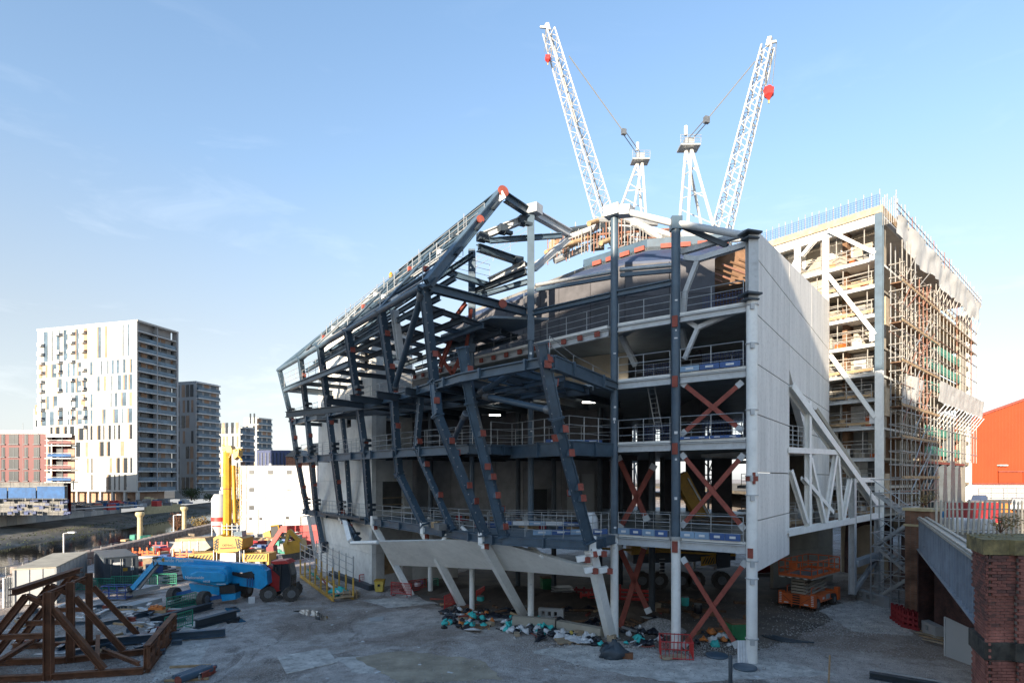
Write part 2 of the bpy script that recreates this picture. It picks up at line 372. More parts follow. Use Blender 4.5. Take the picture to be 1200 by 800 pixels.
# ---- raised street level on the right
mb = MB(); mb.prism([(28.2, 37.5), (31, 44), (34.2, 51), (33.9, 51.6), (62, 78), (62, 400), (400, 400), (400, 13.65), (15.5, 13.65), (15.6, 16.5)], 5.2, 6.0)
struct(mb.build('raised_street', 'deck_ground'))

# ---------------------------------------------------------------- buildings beyond the river
class Face:
    def __init__(s, o, d, nrm): s.o = V((o[0], o[1], 0)); s.d = V((d[0], d[1], 0)).normalized(); s.n = V((nrm[0], nrm[1], 0)).normalized()
    def p(s, u, z, e=0): return s.o+s.d*u+s.n*e+V((0, 0, z))
    def panel(s, mb, u0, u1, z0, z1, e0, e1):
        return mb.hexa([s.p(u0, z0, e0), s.p(u1, z0, e0), s.p(u1, z0, e1), s.p(u0, z0, e1)], [s.p(u0, z1, e0), s.p(u1, z1, e0), s.p(u1, z1, e1), s.p(u0, z1, e1)])
t = thing('apartment_tower', 'tall white apartment tower with narrow window strips and copper panels', 'building', (-120, 170, 2.2))
fl = Face((-106, 164), (-.962, .273), (-.273, -.962)); fr = Face((-106, 164), (.248, .969), (.969, -.248))
mb = MB(); A = [fl.p(0, 0), fl.p(38, 0), fl.p(38, 0, -14.1), fr.p(14.2, 0, 0)]
fl.panel(mb, 1.6, 38, 5.6, 53.9, -12.9, -.3); mb.build('body', 'apt_grey', t)
mb = MB(); fl.panel(mb, 0, 38, 5.6, 53.7, -.25, 0); fl.panel(mb, -.3, 38.2, 53.7, 54.2, -13, .15); mb.build('wall', 'apt_white', t)
mb = MB(); fl.panel(mb, 17, 21, 54.2, 55.4, -6, -3); mb.build('roof_plant', 'galv_dark', t)
mb = MB(); fl.panel(mb, 2, 37, 2.2, 5.6, -11, -2.5); mb.build('ground_floor', 'copper_panel', t)
for i in range(9):
    mb = MB(); fl.panel(mb, i*4.5, i*4.5+.7, 2.2, 5.6, -.9, -.2); mb.build('column', 'apt_white', t)
bands = [(44.2, 53.2), (39.4, 43.3), (34.6, 38.9), (30, 33.9), (25.2, 29.3), (20.6, 24.7), (15.8, 20), (11, 15.3), (6.1, 10.5)]
wr = random.Random(4)
for bi, (z0, z1) in enumerate(bands):
    u = 1.2+wr.random()*.8
    while u < 36.4:
        if 13.8 < u < 16.2: u = 16.4
        ww = wr.choice([.45, .8, .9, 1.3, 1.6 if u > 16 else .9])
        if wr.random() < .82:
            k = wr.random()
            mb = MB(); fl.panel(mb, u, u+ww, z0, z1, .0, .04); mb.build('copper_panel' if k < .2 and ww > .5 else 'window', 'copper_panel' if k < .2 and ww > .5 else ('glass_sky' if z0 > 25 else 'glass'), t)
            if k > .62 and ww > .6:
                mb = MB(); fl.panel(mb, u+ww+.04, u+ww+.55, z0, z1, .0, .05); mb.build('copper_panel', 'copper_panel', t)
        u += ww+wr.choice([1.0, 1.2, 1.5, 2.0])
for col in (19.5, 24, 29, 36):
    for k in range(11):
        z = 24+k*2.75
        if wr.random() < .8:
            mb = MB(); fl.panel(mb, col-.9, col+.9, z, z+.18, 0, 1.1); fl.panel(mb, col-.9, col+.9, z+.2, z+1.1, 1.02, 1.08); mb.build('balcony', 'slab_white', t)
for k in range(17):
    z = 5.6+k*2.84
    mb = MB(); fr.panel(mb, .1, 13.8, z, z+.24, -1.4, .16); mb.build('balcony_slab', 'slab_white', t)
    if k < 16:
        mb = MB(); fr.panel(mb, .5, 13.4, z+.26, z+1.35, .08, .14); mb.build('balustrade', 'glass_rail', t)
        for j in range(6):
            mb = MB(); fr.panel(mb, .3+j*2.3, .3+j*2.3+wr.choice([1.5, 1.9, 2.2]), z+.33, z+2.8, -1.5, -1.3); mb.build('window', 'glass' if wr.random() < .75 else 'copper_panel', t)
mb = MB(); fr.panel(mb, 13.7, 14.3, 5.6, 53.9, -1.5, .3); mb.build('end_wall', 'apt_grey', t)
mb = MB(); fr.panel(mb, -.1, .3, 5.6, 53.9, -1.5, .1); fr.panel(mb, -.1, 14.3, 53.8, 54.25, -1.5, .35); mb.build('corner_frame', 'apt_white', t)
mb = MB(); fr.panel(mb, 6.6, 6.9, 5.6, 53.8, -1.3, .2); mb.build('divider', 'apt_grey', t)

def block(label, cx, cy, d1, l1, d2, l2, z0, z1, floors, mw, seed, strip=True):
    t = thing('apartment_block', label, 'building', (cx, cy, z0), 'apartment blocks beyond the tower')
    d1 = V((*d1, 0)).normalized(); d2 = V((*d2, 0)).normalized(); O = V((cx, cy, 0)); q = [O, O+d1*l1, O+d1*l1+d2*l2, O+d2*l2]
    mb = MB(); mb.prism([(p.x, p.y) for p in q], z0, z1); mb.build('wall', mw, t)
    a = Face(O, d1, -d2); b = Face(O, d2, -d1); r = random.Random(seed); fh = (z1-z0-3)/floors
    u = 1.0
    while u < l1-1.6:
        for k in range(0, floors, 2):
            if r.random() < .85:
                mb = MB(); a.panel(mb, u, u+.9+.5*(k % 4 == 0), z0+3.4+k*fh, z0+3+(k+2)*fh-.7, -.05, .06); mb.build('window', 'glass' if r.random() < .7 else 'copper_panel', t)
        u += r.choice([1.8, 2.4, 3.0])
    for k in range(floors+1):
        z = z0+2.8+k*fh
        mb = MB(); b.panel(mb, .2, l2-.1, z, z+.35, -.3, .9); mb.build('balcony_slab', 'slab_white', t)
        if k < floors:
            mb = MB(); b.panel(mb, .4, l2-.3, z+.4, z+1.3, .75, .8); mb.build('balustrade', 'glass_rail', t)
            for j in range(max(2, int(l2/3))):
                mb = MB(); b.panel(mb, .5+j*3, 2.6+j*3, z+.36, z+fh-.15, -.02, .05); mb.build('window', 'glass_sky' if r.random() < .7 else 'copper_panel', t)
    mb = MB(); a.panel(mb, .1, l1-.1, z1, z1+.5, -l2+.2, -.1); mb.build('parapet', mw, t)
block('grey apartment block with stacked balconies right beside the white tower', -109, 200, (-.962, .273), 9, (.33, .944), 10, 2.2, 42.5, 14, 'apt_grey', 5)
block('smaller grey apartment block with pale balconies behind the yellow crane boom', -118, 252, (-.962, .273), 12, (.33, .944), 8, 2.2, 31.5, 9, 'apt_grey', 6)
block('low glassy apartment block above the white site cabins', -132, 300, (-.962, .273), 8, (.5, .866), 9, 2.2, 40.5, 11, 'apt_white', 8)
block('distant narrow block showing just left of the white tower', -243, 300, (-.962, .273), 6, (.6, .8), 8, 2.2, 45, 13, 'apt_grey', 9)
t = thing('office_block', 'dark low office block with ribbed walls beyond the site cabins', 'building', (-103, 250, 2.2))
mb = MB(); mb.prism([(-110, 250), (-96, 250), (-96, 270), (-110, 270)], 2.2, 21.5); mb.build('wall', 'netting_navy', t)
for i in range(9):
    mb = MB(); mb.box((-109.2+i*1.55, 249.9, 4), .25, .3, 16.5); mb.build('fin', 'container_dark', t)
t = thing('brick_house', 'orange brick gabled house beyond the site cabins', 'building', (-90, 245, 2.2))
mb = MB(); mb.prism([(-95.5, 245), (-88, 245), (-88, 258), (-95.5, 258)], 2.2, 18.5); mb.build('wall', 'brick_orange', t)
mb = MB(); mb.sheet([(-96, 244.5, 18.5), (-87.5, 244.5, 18.5), (-91.7, 244.5, 21.8)], (0, 14, 0)); mb.build('roof', 'concrete_dark', t)
t = thing('terraced_house', 'pale house with a dark pitched roof at the end of the skyline', 'building', (-80, 270, 2.2))
mb = MB(); mb.prism([(-97, 268), (-80, 268), (-80, 280), (-97, 280)], 2.2, 20.8); mb.build('wall', 'cream_wall', t)
mb = MB(); mb.sheet([(-98, 267.5, 20.8), (-79, 267.5, 20.8), (-84, 267.5, 25.5), (-93, 267.5, 25.5)], (0, 13, 0)); mb.build('roof', 'concrete_dark', t)
for k in range(5):
    mb = MB(); mb.box((-95+k*3.2, 267.9, 16), 1.3, .15, 2.2); mb.build('window', 'glass', t)

# ---- red clad block under construction
t = thing('red_clad_building', 'crimson clad apartment block still wrapped in scaffold', 'building', (-105, 115, 2.2))
f = Face((-87.3, 115), (-1, 0), (0, -1))
mb = MB(); mb.prism([(-92.3, 115), (-137, 115), (-137, 131), (-107, 131)], 2.2, 18.2); mb.build('wall', 'red_clad', t)
mb = MB(); mb.prism([(-88.6, 116.6), (-92.4, 116.6), (-101, 128), (-99, 128)], 2.2, 17.6); mb.build('wall', 'red_clad', t)
mb = MB(); mb.prism([(-92.1, 114.8), (-137, 114.8), (-137, 131), (-107, 131)], 18.25, 19.0); mb.build('parapet', 'galv_dark', t)
mb = MB(); mb.prism([(-87.2, 114.9), (-92.3, 114.9), (-102, 128), (-99, 128)], 17.62, 18.2); mb.build('parapet', 'galv_dark', t)
for r_, (ya, yb) in enumerate(((509, 520), (524, 535), (538, 549), (552, 563))):
    z1, z0 = 9.5+(560-ya)*115/680, 9.5+(560-yb)*115/680
    for k in range(3):
        for a, b in ((40, 47), (29, 33), (11, 22), (2, 6)):
            u0, u1 = [14.2+k*10.2-x*115/680-.0 for x in (b, a)]
            mb = MB(); f.panel(mb, u0, u1, z0, z1, .0, .06); w_ = mb.build('window', 'glass', t)
            mb = MB(); f.panel(mb, u0-.1, u1+.1, z0-.18, z0, 0, .22); f.panel(mb, (u0+u1)/2-.05, (u0+u1)/2+.05, z0, z1, .05, .1); mb.build('window_frame', 'steel_dark', w_)
    mb = MB(); f.panel(mb, -.2, 5, z0-.42, z0-.25, -1.6, .45); f.panel(mb, -.2, 5, z0+.7, z0+.76, .35, .4); mb.build('balcony', 'galv_dark', t)
    for j in range(2):
        mb = MB(); f.panel(mb, .5+j*2.4, 1.9+j*2.4, z0-.1, z1, -1.62, -1.5); mb.build('window', 'glass' if j else 'copper_panel', t)
    mb = MB(); f.panel(mb, -.1, 4.6, z0, z0+.55, .2, .3); mb.build('balcony_sheet', 'net_blue' if r_ % 2 else 'red_clad', t)
mb = MB(); f.panel(mb, 1.5, 50, 2.2, 8.7, -1, .1); mb.build('plinth_band', 'concrete_dark', t)
t = thing('scaffold', 'dark scaffold with blue sheeting along the base of the crimson block', 'scaffold', (-95, 112.5, 2.2))
for i in range(15):
    u = i*1.9
    mb = MB(); mb.tube(f.p(u, 2.2, 2.4), f.p(u, 9.4 if i % 4 else 20.2, 2.4), .035, 5); mb.build('standard', 'galv_dark', t)
for z in (3.2, 4.4, 5.5, 8):
    mb = MB(); mb.tube(f.p(-1, z, 2.4), f.p(28, z, 2.4), .035, 5); mb.build('ledger', 'galv_dark', t)
for i in range(5):
    mb = MB(); f.panel(mb, i*5.6-.6, i*5.6+4.7, 5.6+.25*math.sin(i*3), 7.75+.15*math.cos(i*2), 2.5, 2.58); mb.build('sheet', 'net_blue', t)
mb = MB()
for i in range(40):
    p = f.p(rnd.uniform(-1, 27), rnd.uniform(2.3, 5), rnd.uniform(0, 2)); mb.box(p, rnd.uniform(.3, 1.2), .4, rnd.uniform(.2, .7))
o = mb.build('rubble', 'netting_navy', t); stuff(o)
mb = MB(); mb.tube((-112, 108, 1.9), (-84, 132, 3.4), .16, 6); mb.build('pipe', 'bag_white', t)

# ---- walls along the far bank
t = thing('retaining_wall', 'long grey concrete wall on the far river bank', 'wall', (bx(-48.4, 130), 130, -.4))
for i in range(24):
    y0 = 92+i*3.1
    mb = MB(); mb.hexa([V((bx(-48.6, y0+k), y0+k, -.7)) + V((s, 0, 0)) for k, s in ((0, 0), (3.0, 0), (3.0, .5), (0, .5))], [V((bx(-48.6, y0+k), y0+k, 2.15+.12*math.sin(i*1.9))) + V((s, 0, 0)) for k, s in ((0, 0), (3.0, 0), (3.0, .5), (0, .5))])
    mb.build('panel', 'concrete' if i % 3 else 'steel_grey', t)
t = thing('stepped_wall', 'sunlit buff wall stepping down the far bank towards the water', 'wall', (-105, 175, 0))
for i in range(10):
    k = i/10; a = P(169+45*k, 582+10.5*k, 165+20*k); b = P(169+45*(k+.1), 582+10.5*(k+.1), 165+20*(k+.1)); b.z = a.z
    mb = MB(); lo = V((0, 0, a.z+2.5)); mb.hexa([a-lo, b-lo, b-lo+V((.3, .6, 0)), a-lo+V((.3, .6, 0))], [a, b, b+V((.3, .6, 0)), a+V((.3, .6, 0))]); mb.build('panel', 'stone_buff', t)
mb = MB()
for i in range(150):
    p = V((rnd.uniform(-112, -92), rnd.uniform(122, 168), 2.2)); mb.box(p, rnd.uniform(.4, 2), rnd.uniform(.4, 2), rnd.uniform(.3, 1.6), rnd.random()*3)
    mb.m = rnd.choice([0, 0, 0, 0, 1, 2, 3, 3])
stuff(mb.build('site_clutter', ['galv_dark', 'cabin_white', 'red', 'net_blue', 'lift_orange']))

def leaf_clump(mb, c, rad, n, ls, squash=1.0):
    for _ in range(n):
        while True:
            d = V((rnd.uniform(-1, 1), rnd.uniform(-1, 1), rnd.uniform(-1, 1)))
            if d.length < 1 and d.length > .25: break
        p = V(c)+V((d.x*rad, d.y*rad, d.z*rad*squash)); a = V((rnd.gauss(0, 1), rnd.gauss(0, 1), rnd.gauss(0, 1))).normalized()*ls; b = a.orthogonal().normalized()*ls*.55
        mb.quad(p-a*.5, p+b*.5, p+a*.6, p-b*.5)
def bush(name, label, c, rad, n, ls, m, cat='bush', group=None, h=1.0, stems=5):
    t = thing(name, label, cat, c, group); c = V(c)
    mb = MB()
    for i in range(stems): mb.tube(c, c+V((rnd.uniform(-.7, .7)*rad, rnd.uniform(-.7, .7)*rad, rad*h*rnd.uniform(.8, 1.5))), rad*.03, 4, rad*.008)
    mb.build('trunk', 'twig', t)
    mb = MB()
    for i in range(7): leaf_clump(mb, c+V((rnd.uniform(-.8, .8)*rad, rnd.uniform(-.8, .8)*rad, rad*h*rnd.uniform(.3, 1.3))), rad*.55, n//7, ls, h)
    mb.build('crown', m, t); return t
bush('bush', 'dark green bush on the bank below the grey apartment block', (-104, 188, 2.2), 3.2, 900, .45, 'leaf', h=.8)
bush('bush', 'low dark bush right of the larger bank bush', (-97, 186, 2.0), 2.2, 500, .4, 'leaf', h=.7)
bush('bush', 'reddish leafless thicket beside the pale pillar', (-67, 116, -1.2), 1.9, 260, .3, 'twig', h=1.3, stems=40)
bush('bush', 'dry straw coloured scrub between the pillar and the yellow crane', (-63, 118, -1.0), 1.8, 420, .35, 'leaf_dry', h=1.0, stems=30)
mb = MB()
for i in range(1100):
    c_ = rnd.uniform(-37, -30.5); Y = rnd.uniform(55, 190); p = V((bx(c_, Y), Y, -1.55 if c_ > -34 else -1.0)); leaf_clump(mb, p, .4, 1, .3, .5)
stuff(mb.build('bank_grass', 'leaf'))
mb = MB()
for i in range(900):
    Y = rnd.uniform(88, 150); p = V((bx(rnd.uniform(-5, -.6), Y), Y, rnd.uniform(-1.4, .6))); leaf_clump(mb, p, .4, 1, .45)
stuff(mb.build('reeds', 'leaf_dry'))

# ---- near bank: block wall, pillars
t = thing('river_wall', 'row of grey brown concrete blocks edging the site above the river', 'wall', (bx(0, 80), 80, 0))
for i in range(46):
    y0 = 47+i*1.5
    for j in range(2 if i > 3 else 1):
        x = bx(0, y0)+.05*math.sin(i*7+j); mb = MB(); mb.lathe((x, y0+.4*(j), j*.72+(.003*j)), [(.68, 0), (.74, .06), (.74, .62), (.66, .7)], 8); mb.build('block', 'block_grey', t)
mb = MB(); mb.hexa([V((bx(-3.6, 58), 58, -1.8)), V((bx(-.9, 58), 58, -1.8)), V((bx(-.9, 80), 80, -1.8)), V((bx(-3.6, 80), 80, -1.8))], [V((bx(-3.6, 58), 58, -.75)), V((bx(-.9, 58), 58, -.75)), V((bx(-.9, 80), 80, -.75)), V((bx(-3.6, 80), 80, -.75))])
struct(mb.build('river_path', 'stone_buff'))
for k, (X, Y, l) in enumerate(((-54.5, 85, 'sunlit buff stone pillar rising from the river edge, nearer one'), (-57, 100.9, 'sunlit buff stone pillar farther up the river beside the scrub'))):
    t = thing('stone_pillar', l, 'pillar', (X, Y, -1.6), 'stone pillars of a lost bridge')
    mb = MB(); mb.lathe((X, Y, -1.6), [(.36, 0), (.33, 5.2), (.36, 5.4)], 12); mb.build('shaft', 'stone_buff', t)
    mb = MB(); mb.lathe((X, Y, 3.8), [(.36, 0), (.6, .3), (.6, .6), (.5, .75)], 12); mb.build('capital', 'stone_buff', t)
for X, Y, l in ((bx(-1.2, 62), 62, 'lamp post on the river edge behind the white cabin'), (bx(-2, 92), 92, 'lamp post between the two stone pillars')):
    t = thing('street_lamp', l, 'lamp post', (X, Y, -.8))
    mb = MB(); mb.tube((X, Y, -1.6), (X, Y, 3.6), .09, 6); mb.tube((X, Y, 3.6), (X+1, Y-.3, 3.75), .06, 6); mb.build('pole', 'galv', t)
    mb = MB(); mb.box((X+1.1, Y-.3, 3.68), .7, .3, .14); mb.build('lamp_head', 'bag_white', t)

# ---- unseen block added behind the camera to shade the yard and bounce light
t = thing('shade_block', 'unseen pale block added behind the viewpoint to shade the yard and bounce light', 'building', (-70, -32, 0))
mb = MB(); mb.prism([(-70, -36), (-9, -36), (-9, -22), (-70, -22)], 0, 36.5); mb.build('wall', 'bounce_pale', t)
mb = MB(); mb.prism([(-8.98, -36), (40, -36), (40, -24), (-8.98, -24)], 0, 9); mb.build('wing', 'bounce_pale', t)
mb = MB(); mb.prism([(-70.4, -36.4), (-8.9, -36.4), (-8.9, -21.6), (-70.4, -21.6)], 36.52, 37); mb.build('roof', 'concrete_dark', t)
# ================================================================ STEEL FRAMED BUILDING
Z1, Z2, Z3, Z4, ZE = 6.15, 11.57, 15.28, 18.6, 20.1
U = V((.584, .812, 0)); W = V((-.812, .584, 0)); C0 = V((12.4, 30, 0))
PL = {1: [(-22.7, 63), (-1.57, 34.5), (-.5, 33.5), (4.1, 31), (6.05, 34.4)],
      2: [(-20.6, 56), (-7.2, 40), (-2.6, 35.2), (-1.3, 35.6), (0, 37), (3.3, 32), (6.05, 34.6)],
      3: [(-21.8, 57.8), (-6.85, 38.2), (-2.8, 32), (1.93, 27.3), (6.05, 34.6)],
      4: [(-21.9, 55.8), (-12.2, 43.2), (-8.6, 40.5)],
      5: [(-23, 57.2), (-4.85, 32)]}
ZL = {1: Z1, 2: Z2, 3: Z3, 4: 18.2, 5: ZE}
def onL(l, px, dz=0):
    k = (px-600)/F; best = None
    for a, b in zip(PL[l], PL[l][1:]):
        den = (b[0]-a[0])-k*(b[1]-a[1])
        if abs(den) < 1e-9: continue
        t = (k*a[1]-a[0])/den
        e = 0 if 0 <= t <= 1 else min(abs(t), abs(t-1))
        if best is None or e < best[0]: best = (e, V((a[0]+(b[0]-a[0])*t, a[1]+(b[1]-a[1])*t, ZL[l]+dz)))
    return best[1]
B = thing('steel_framed_building', 'half built arts centre of dark blue steel frames, concrete core and white angled struts', 'building', (0, 45, 0))
def xy(p, z): return V((p[0], p[1], z))
def edge(pts, z, w, h, m, name='beam', parent=None):
    for a, b in zip(pts, pts[1:]):
        mb = MB(); mb.ib(xy(a, z-h/2), xy(b, z-h/2), w, h, .07); mb.build(name, m, parent or B)

# ---- concrete decks of each level
front = [(6.05, 34.6), (12.3, 30.1)]
back = [(26.2, 49.3), (21, 66), (2, 74), (-14, 70)]
for z, pts in ((Z1, PL[1][1:]+front[1:]+back+[(-18, 58.5)]), (Z2, PL[2][1:]+front[1:]+back+[(-16, 54)]), (Z3, [(-14, 56), (-6.0, 45.5), (-1.2, 40.6), (2.2, 37.2), (5.9, 34.7)]+front[1:]+back),
               (Z4, [(-8.65, 50.7), (-2.56, 43.6), (1.17, 39.7), (5.8, 34.8)]+front[1:]+back)):
    q = [V((p[0], p[1], 0)) for p in pts]; c = sum(q, V())/len(q); q = [p+(c-p)*.012 for p in q]
    mb = MB(); mb.prism([(p.x, p.y) for p in q], z-.16, z-.01); mb.build('floor_deck', 'deck_soffit', B)
# dark underdeck beams
for z, y0, x0, n in ((Z3, 34, -2, 7), (Z2, 38, -1, 6), (Z4, 44, 0, 5)):
    for i in range(n):
        a = V((x0, y0, z-.4))+W*(i*2.6-3)+U*(1.6 if z != Z3 else -1.2); b = a+U*14
        mb = MB(); mb.ib(a, b, .22, .45, .05); mb.build('beam', 'steel_dark', B)
for i in range(6):                                 # open prow beams running back to the inner deck
    a = V((-5.6, 36.6, Z3-.3)).lerp(V((1.6, 28.0, Z3-.3)), i/5); mb = MB(); mb.ib(a, a+U*(9.5 if i < 4 else 8), .24, .42, .05); mb.build('beam', 'steel_slate' if i % 2 else 'steel_blue', B)
for k in (2.2, 5.0):
    a = V((-5.6, 36.6, Z3-.62))+U*k; mb = MB(); mb.ib(a, a+(V((1.6, 28, 0))-V((-5.6, 36.6, 0)))*(.98 if k < 3 else .8), .22, .3, .05); mb.build('beam', 'steel_blue', B)
mb = MB(); mb.prism([(-5.4, 37.4), (-2.9, 33.6), (-.3, 37.0), (-2.6, 40.2)], Z3-.12, Z3-.02); mb.build('floor_deck', 'deck_soffit', B)
for k in (1.5, 4.5):
    a = V((-6.85, 38.2, Z3-.45))+U*k; mb = MB(); mb.ib(a+W*16, a-W*11, .25, .5, .05); mb.build('beam', 'steel_dark', B)

# ---- round front columns
def tube_col(x, y, z0, z1, r, m, n=18, zw=None, parent=None):
    if zw is not None:
        mb = MB(); mb.tube((x, y, z0), (x, y, zw-.004), r*1.04, n); mb.build('column', 'paint_white', B)
        mb = MB(); mb.tube((x, y, zw), (x, y, zw+.16), r*1.5, n); mb.build('base_plate', 'galv', B); z0 = zw+.162
    mb = MB(); mb.tube((x, y, z0), (x, y, z1), r, n); return mb.build('column', m, B)
def along(t): return C0+W*t
c792, c720 = along(4.02), along(7.765)
c622 = V((1.25, 38.5, 0)); c553 = V((-2.9, 42, 0))
o = tube_col(c720.x, c720.y, 0, 25.3, .23, 'steel_slate', zw=Z1-.1)
tube_col(c792.x, c792.y, 0, 23.7, .25, 'steel_slate', zw=Z1-.05)
tube_col(C0.x, C0.y, 0, 18.7, .275, 'paint_white')
mb = MB(); mb.ib((C0.x, C0.y, 18.7), (C0.x, C0.y, 22.0), .5, .46, .06, (0, 1, 0)); mb.build('column', 'steel_grey', B)
for z in (1.2, 4.3, 5.2, 8.6, 9.6, 13.0, 16.4, 18.4):
    mb = MB(); mb.tube((C0.x, C0.y, z), (C0.x, C0.y, z+.05), .34, 12); mb.box((C0.x-.1, C0.y-.3, z-.25), .2, .12, .3); mb.build('bracket', 'steel_grey', B)
mb = MB(); mb.tube((C0.x, C0.y, 9.35), (C0.x, C0.y, 9.62), .31, 14); mb.box((C0.x-.02, C0.y-.32, 9.2), .12, .1, .6); mb.build('strap', 'primer', B)
tube_col(c622.x, c622.y, 0, 18.58, .2, 'steel_slate', zw=Z1-.1)
mb = MB(); mb.ib((c622.x, c622.y, 18.6), (c622.x, c622.y, 27.0), .46, .42, .05, (0, 1, 0)); mb.build('column', 'steel_blue', B)
tube_col(c553.x, c553.y, 0, 18.7, .18, 'steel_slate', zw=Z1-.1)
mb = MB(); mb.ib((c553.x, c553.y, 18.6), (c553.x, c553.y, 26.0), .5, .46, .05, (0, 1, 0)); mb.build('column', 'steel_blue', B)
for px, d in ((504.5, 48), (649, 47), (703, 46.5), (607, 47.5)):
    p = P(px, 560, d); tube_col(p.x, p.y, 0, 18.4, .2, 'steel_dark', zw=Z1 if px < 600 else None)
for px, d in ((764, 40), (727, 52), (776, 55)):
    p = P(px, 560, d); tube_col(p.x, p.y, 0, 15.2, .22, 'steel_dark')
# light grey caps
mb = MB(); mb.beam(xy(c720, 25.3)+U*-.5, xy(c720, 25.3)+U*.2, .95, .62); mb.build('cap', 'steel_grey', B)
mb = MB(); mb.beam(xy(c720, 25.28)+W*-.2, xy(c720, 25.1)-W*1.1, .7, .55); mb.build('cap', 'steel_grey', B)
mb = MB(); mb.beam(xy(c622, 27.25)+W*.35, xy(c622, 27.2)-W*.7, .75, .6); mb.build('cap', 'steel_grey', B)
mb = MB(); mb.beam(xy(c792, 23.3), xy(c792, 24.0), .58, .58); mb.build('cap', 'steel_blue', B)

# ---- right hand bays: grey edge beams, primer cleats, X bracing
front_pts = [c720, c792, C0]
for z, h in ((Z1, .45), (Z2, .42), (Z3, .42), (Z4, .36)):
    for a, b in zip(front_pts, front_pts[1:]):
        d = (b-a).normalized()
        mb = MB(); mb.ib(xy(a+d*.26, z-.12-h/2), xy(b-d*.29, z-.12-h/2), .26, h, .05); mb.build('edge_beam', 'steel_grey', B)
        mb = MB(); mb.beam(xy(a+d*.26, z-.02)+U*.1, xy(b-d*.29, z-.02)+U*.1, .36, .13); mb.build('slab_edge', 'concrete', B)
    for c in (c792,):
        mb = MB(); mb.box(xy(c-U*.3-W*.05, z-.75), .3, .1, .62, math.atan2(W.y, W.x)); mb.build('cleat', 'primer', B)
mb = MB(); mb.box(xy(C0-U*.32, Z1-.75), .26, .1, .5, math.atan2(W.y, W.x)); mb.build('cleat', 'primer', B)
def brace(p, q, m='primer', w=.25, t=.06):
    mb = MB(); mb.beam(p, q, t, w, U.cross(q-p)); o = mb.build('brace', m, B)
    for e, f_ in ((p, q), (q, p)):
        d = (f_-e).normalized(); mb = MB(); mb.beam(e-d*.12, e+d*.24, t+.05, w+.06, U.cross(d)); mb.build('gusset', 'steel_grey', o)
def onF(px, py, off=0):                         # point on the plane of the front columns
    k = (px-600)/F; o_ = C0+U*off; t = (o_.x-k*o_.y)/(k*W.y-W.x); p = o_+W*t; return P(px, py, p.y)
for a, b in (((800, 449), (868, 503)), ((868, 449), (800, 508)), ((800, 533), (871, 618)), ((870, 534), (800, 615)), ((801, 655), (863, 756)), ((873, 659), (802, 756))):
    brace(onF(*a, .03 if a[0] < 820 else .12), onF(*b, .03 if a[0] < 820 else .12))
for a, b in (((725, 536), (758, 608)), ((766, 546), (727, 618)), ((725, 640), (760, 716)), ((756, 638), (725, 740))):
    brace(onF(*a, 2.5), onF(*b, 2.5), 'primer_dark', .34)
for py0, zz in ((330, 0), (414, 1)):            # grey Y struts under the top floors
    pass
def strut(pts, w=.3, m='steel_grey', name='strut'):
    for a, b in zip(pts, pts[1:]): mb = MB(); mb.ib(a, b, w, w*1.1, .05, U); mb.build(name, m, B)
a, b, c, d = onF(802, 302, .4), onF(818, 304, .4), onF(877, 286, .4), onF(803, 343, .4)
strut([a, b, c], .28); strut([b, d, onF(801, 368, .4)], .24)
a, b, c, d = onF(801, 373, .4), onF(818, 384, .4), onF(873, 360, .4), onF(802, 421, .4)
strut([a, b, c], .25); strut([b, d], .22)
strut([onF(798, 296, .8), onF(878, 272, .8)], .28)
mb = MB(); mb.tube(onF(725, 246), onF(790, 262), .19, 10); mb.build('top_rail', 'steel_grey', B)
mb = MB(); mb.tube(onF(795, 262), onF(872, 276), .19, 10); mb.build('top_rail', 'steel_grey', B)
strut([onF(797, 264, .5), onF(852, 288, .5)], .26, 'steel_dark')
for py in (272, 343):
    mb = MB(); mb.box(onF(880, py)-U*.2-V((0, 0, .2)), .9, .8, .1, .3); mb.box(onF(880, py+6)-U*.2-V((0, 0, .2)), .7, .6, .08, .3); mb.build('bracket', 'steel_dark', B)

# ---- long beams across the auditorium front
for za, h, m in ((20.42, .34, 'steel_slate'),):
    for a, b in ((c622, c720), (c720, c792)):
        d = (b-a).normalized(); mb = MB(); mb.ib(xy(a+d*.25, za), xy(b-d*.27, za), .3, h, .06); mb.build('beam', m, B)
for a, b, z0, z1 in ((c622, c720, 22.3, 21.9), (c720, c792, 21.9, 21.5)):
    d = (b-a).normalized(); mb = MB(); mb.tube(xy(a+d*.26, z0)+U*.25, xy(b-d*.28, z1)+U*.25, .13, 10); mb.build('beam', 'galv', B)
    mb = MB(); mb.beam(xy(a+d*.26, z0-.3)+U*.3, xy(b-d*.28, z1-.3)+U*.3, .2, .22); mb.build('beam', 'steel_slate', B)

# ---- auditorium: dark panelled wall, navy roof slope, fascia band
wl = [V((12.6, 36.0, 0)), V((7.2, 37, 0)), V((3.3, 40.8, 0)), V((-.4, 45.3, 0)), V((-5.5, 51.6, 0))]
ins = V((.6, .8, 0))
def wall_run(pts, z0, z1, step, m, th=.12, name='wall_panel', gap=.04, zt=None):
    for a, b in zip(pts, pts[1:]):
        n = max(1, round((b-a).length/step)); d = (b-a).normalized(); nn = V((-d.y, d.x, 0)); nn = nn if nn.dot(ins) > 0 else -nn
        for i in range(n):
            p, q = a.lerp(b, i/n)+d*gap/2, a.lerp(b, (i+1)/n)-d*gap/2
            mb = MB(); mb.hexa([xy(p, z0), xy(q, z0), xy(q, z0)+nn*th, xy(p, z0)+nn*th], [xy(p, z1), xy(q, z1), xy(q, z1)+nn*th, xy(p, z1)+nn*th]); mb.build(name, m, B)
wall_run(wl, Z4+.02, 21.0, 2.2, 'panel_dark'); wall_run(wl, 21.03, 23.1, 2.2, 'panel_dark')
up = [p+ins*3.4 for p in wl]
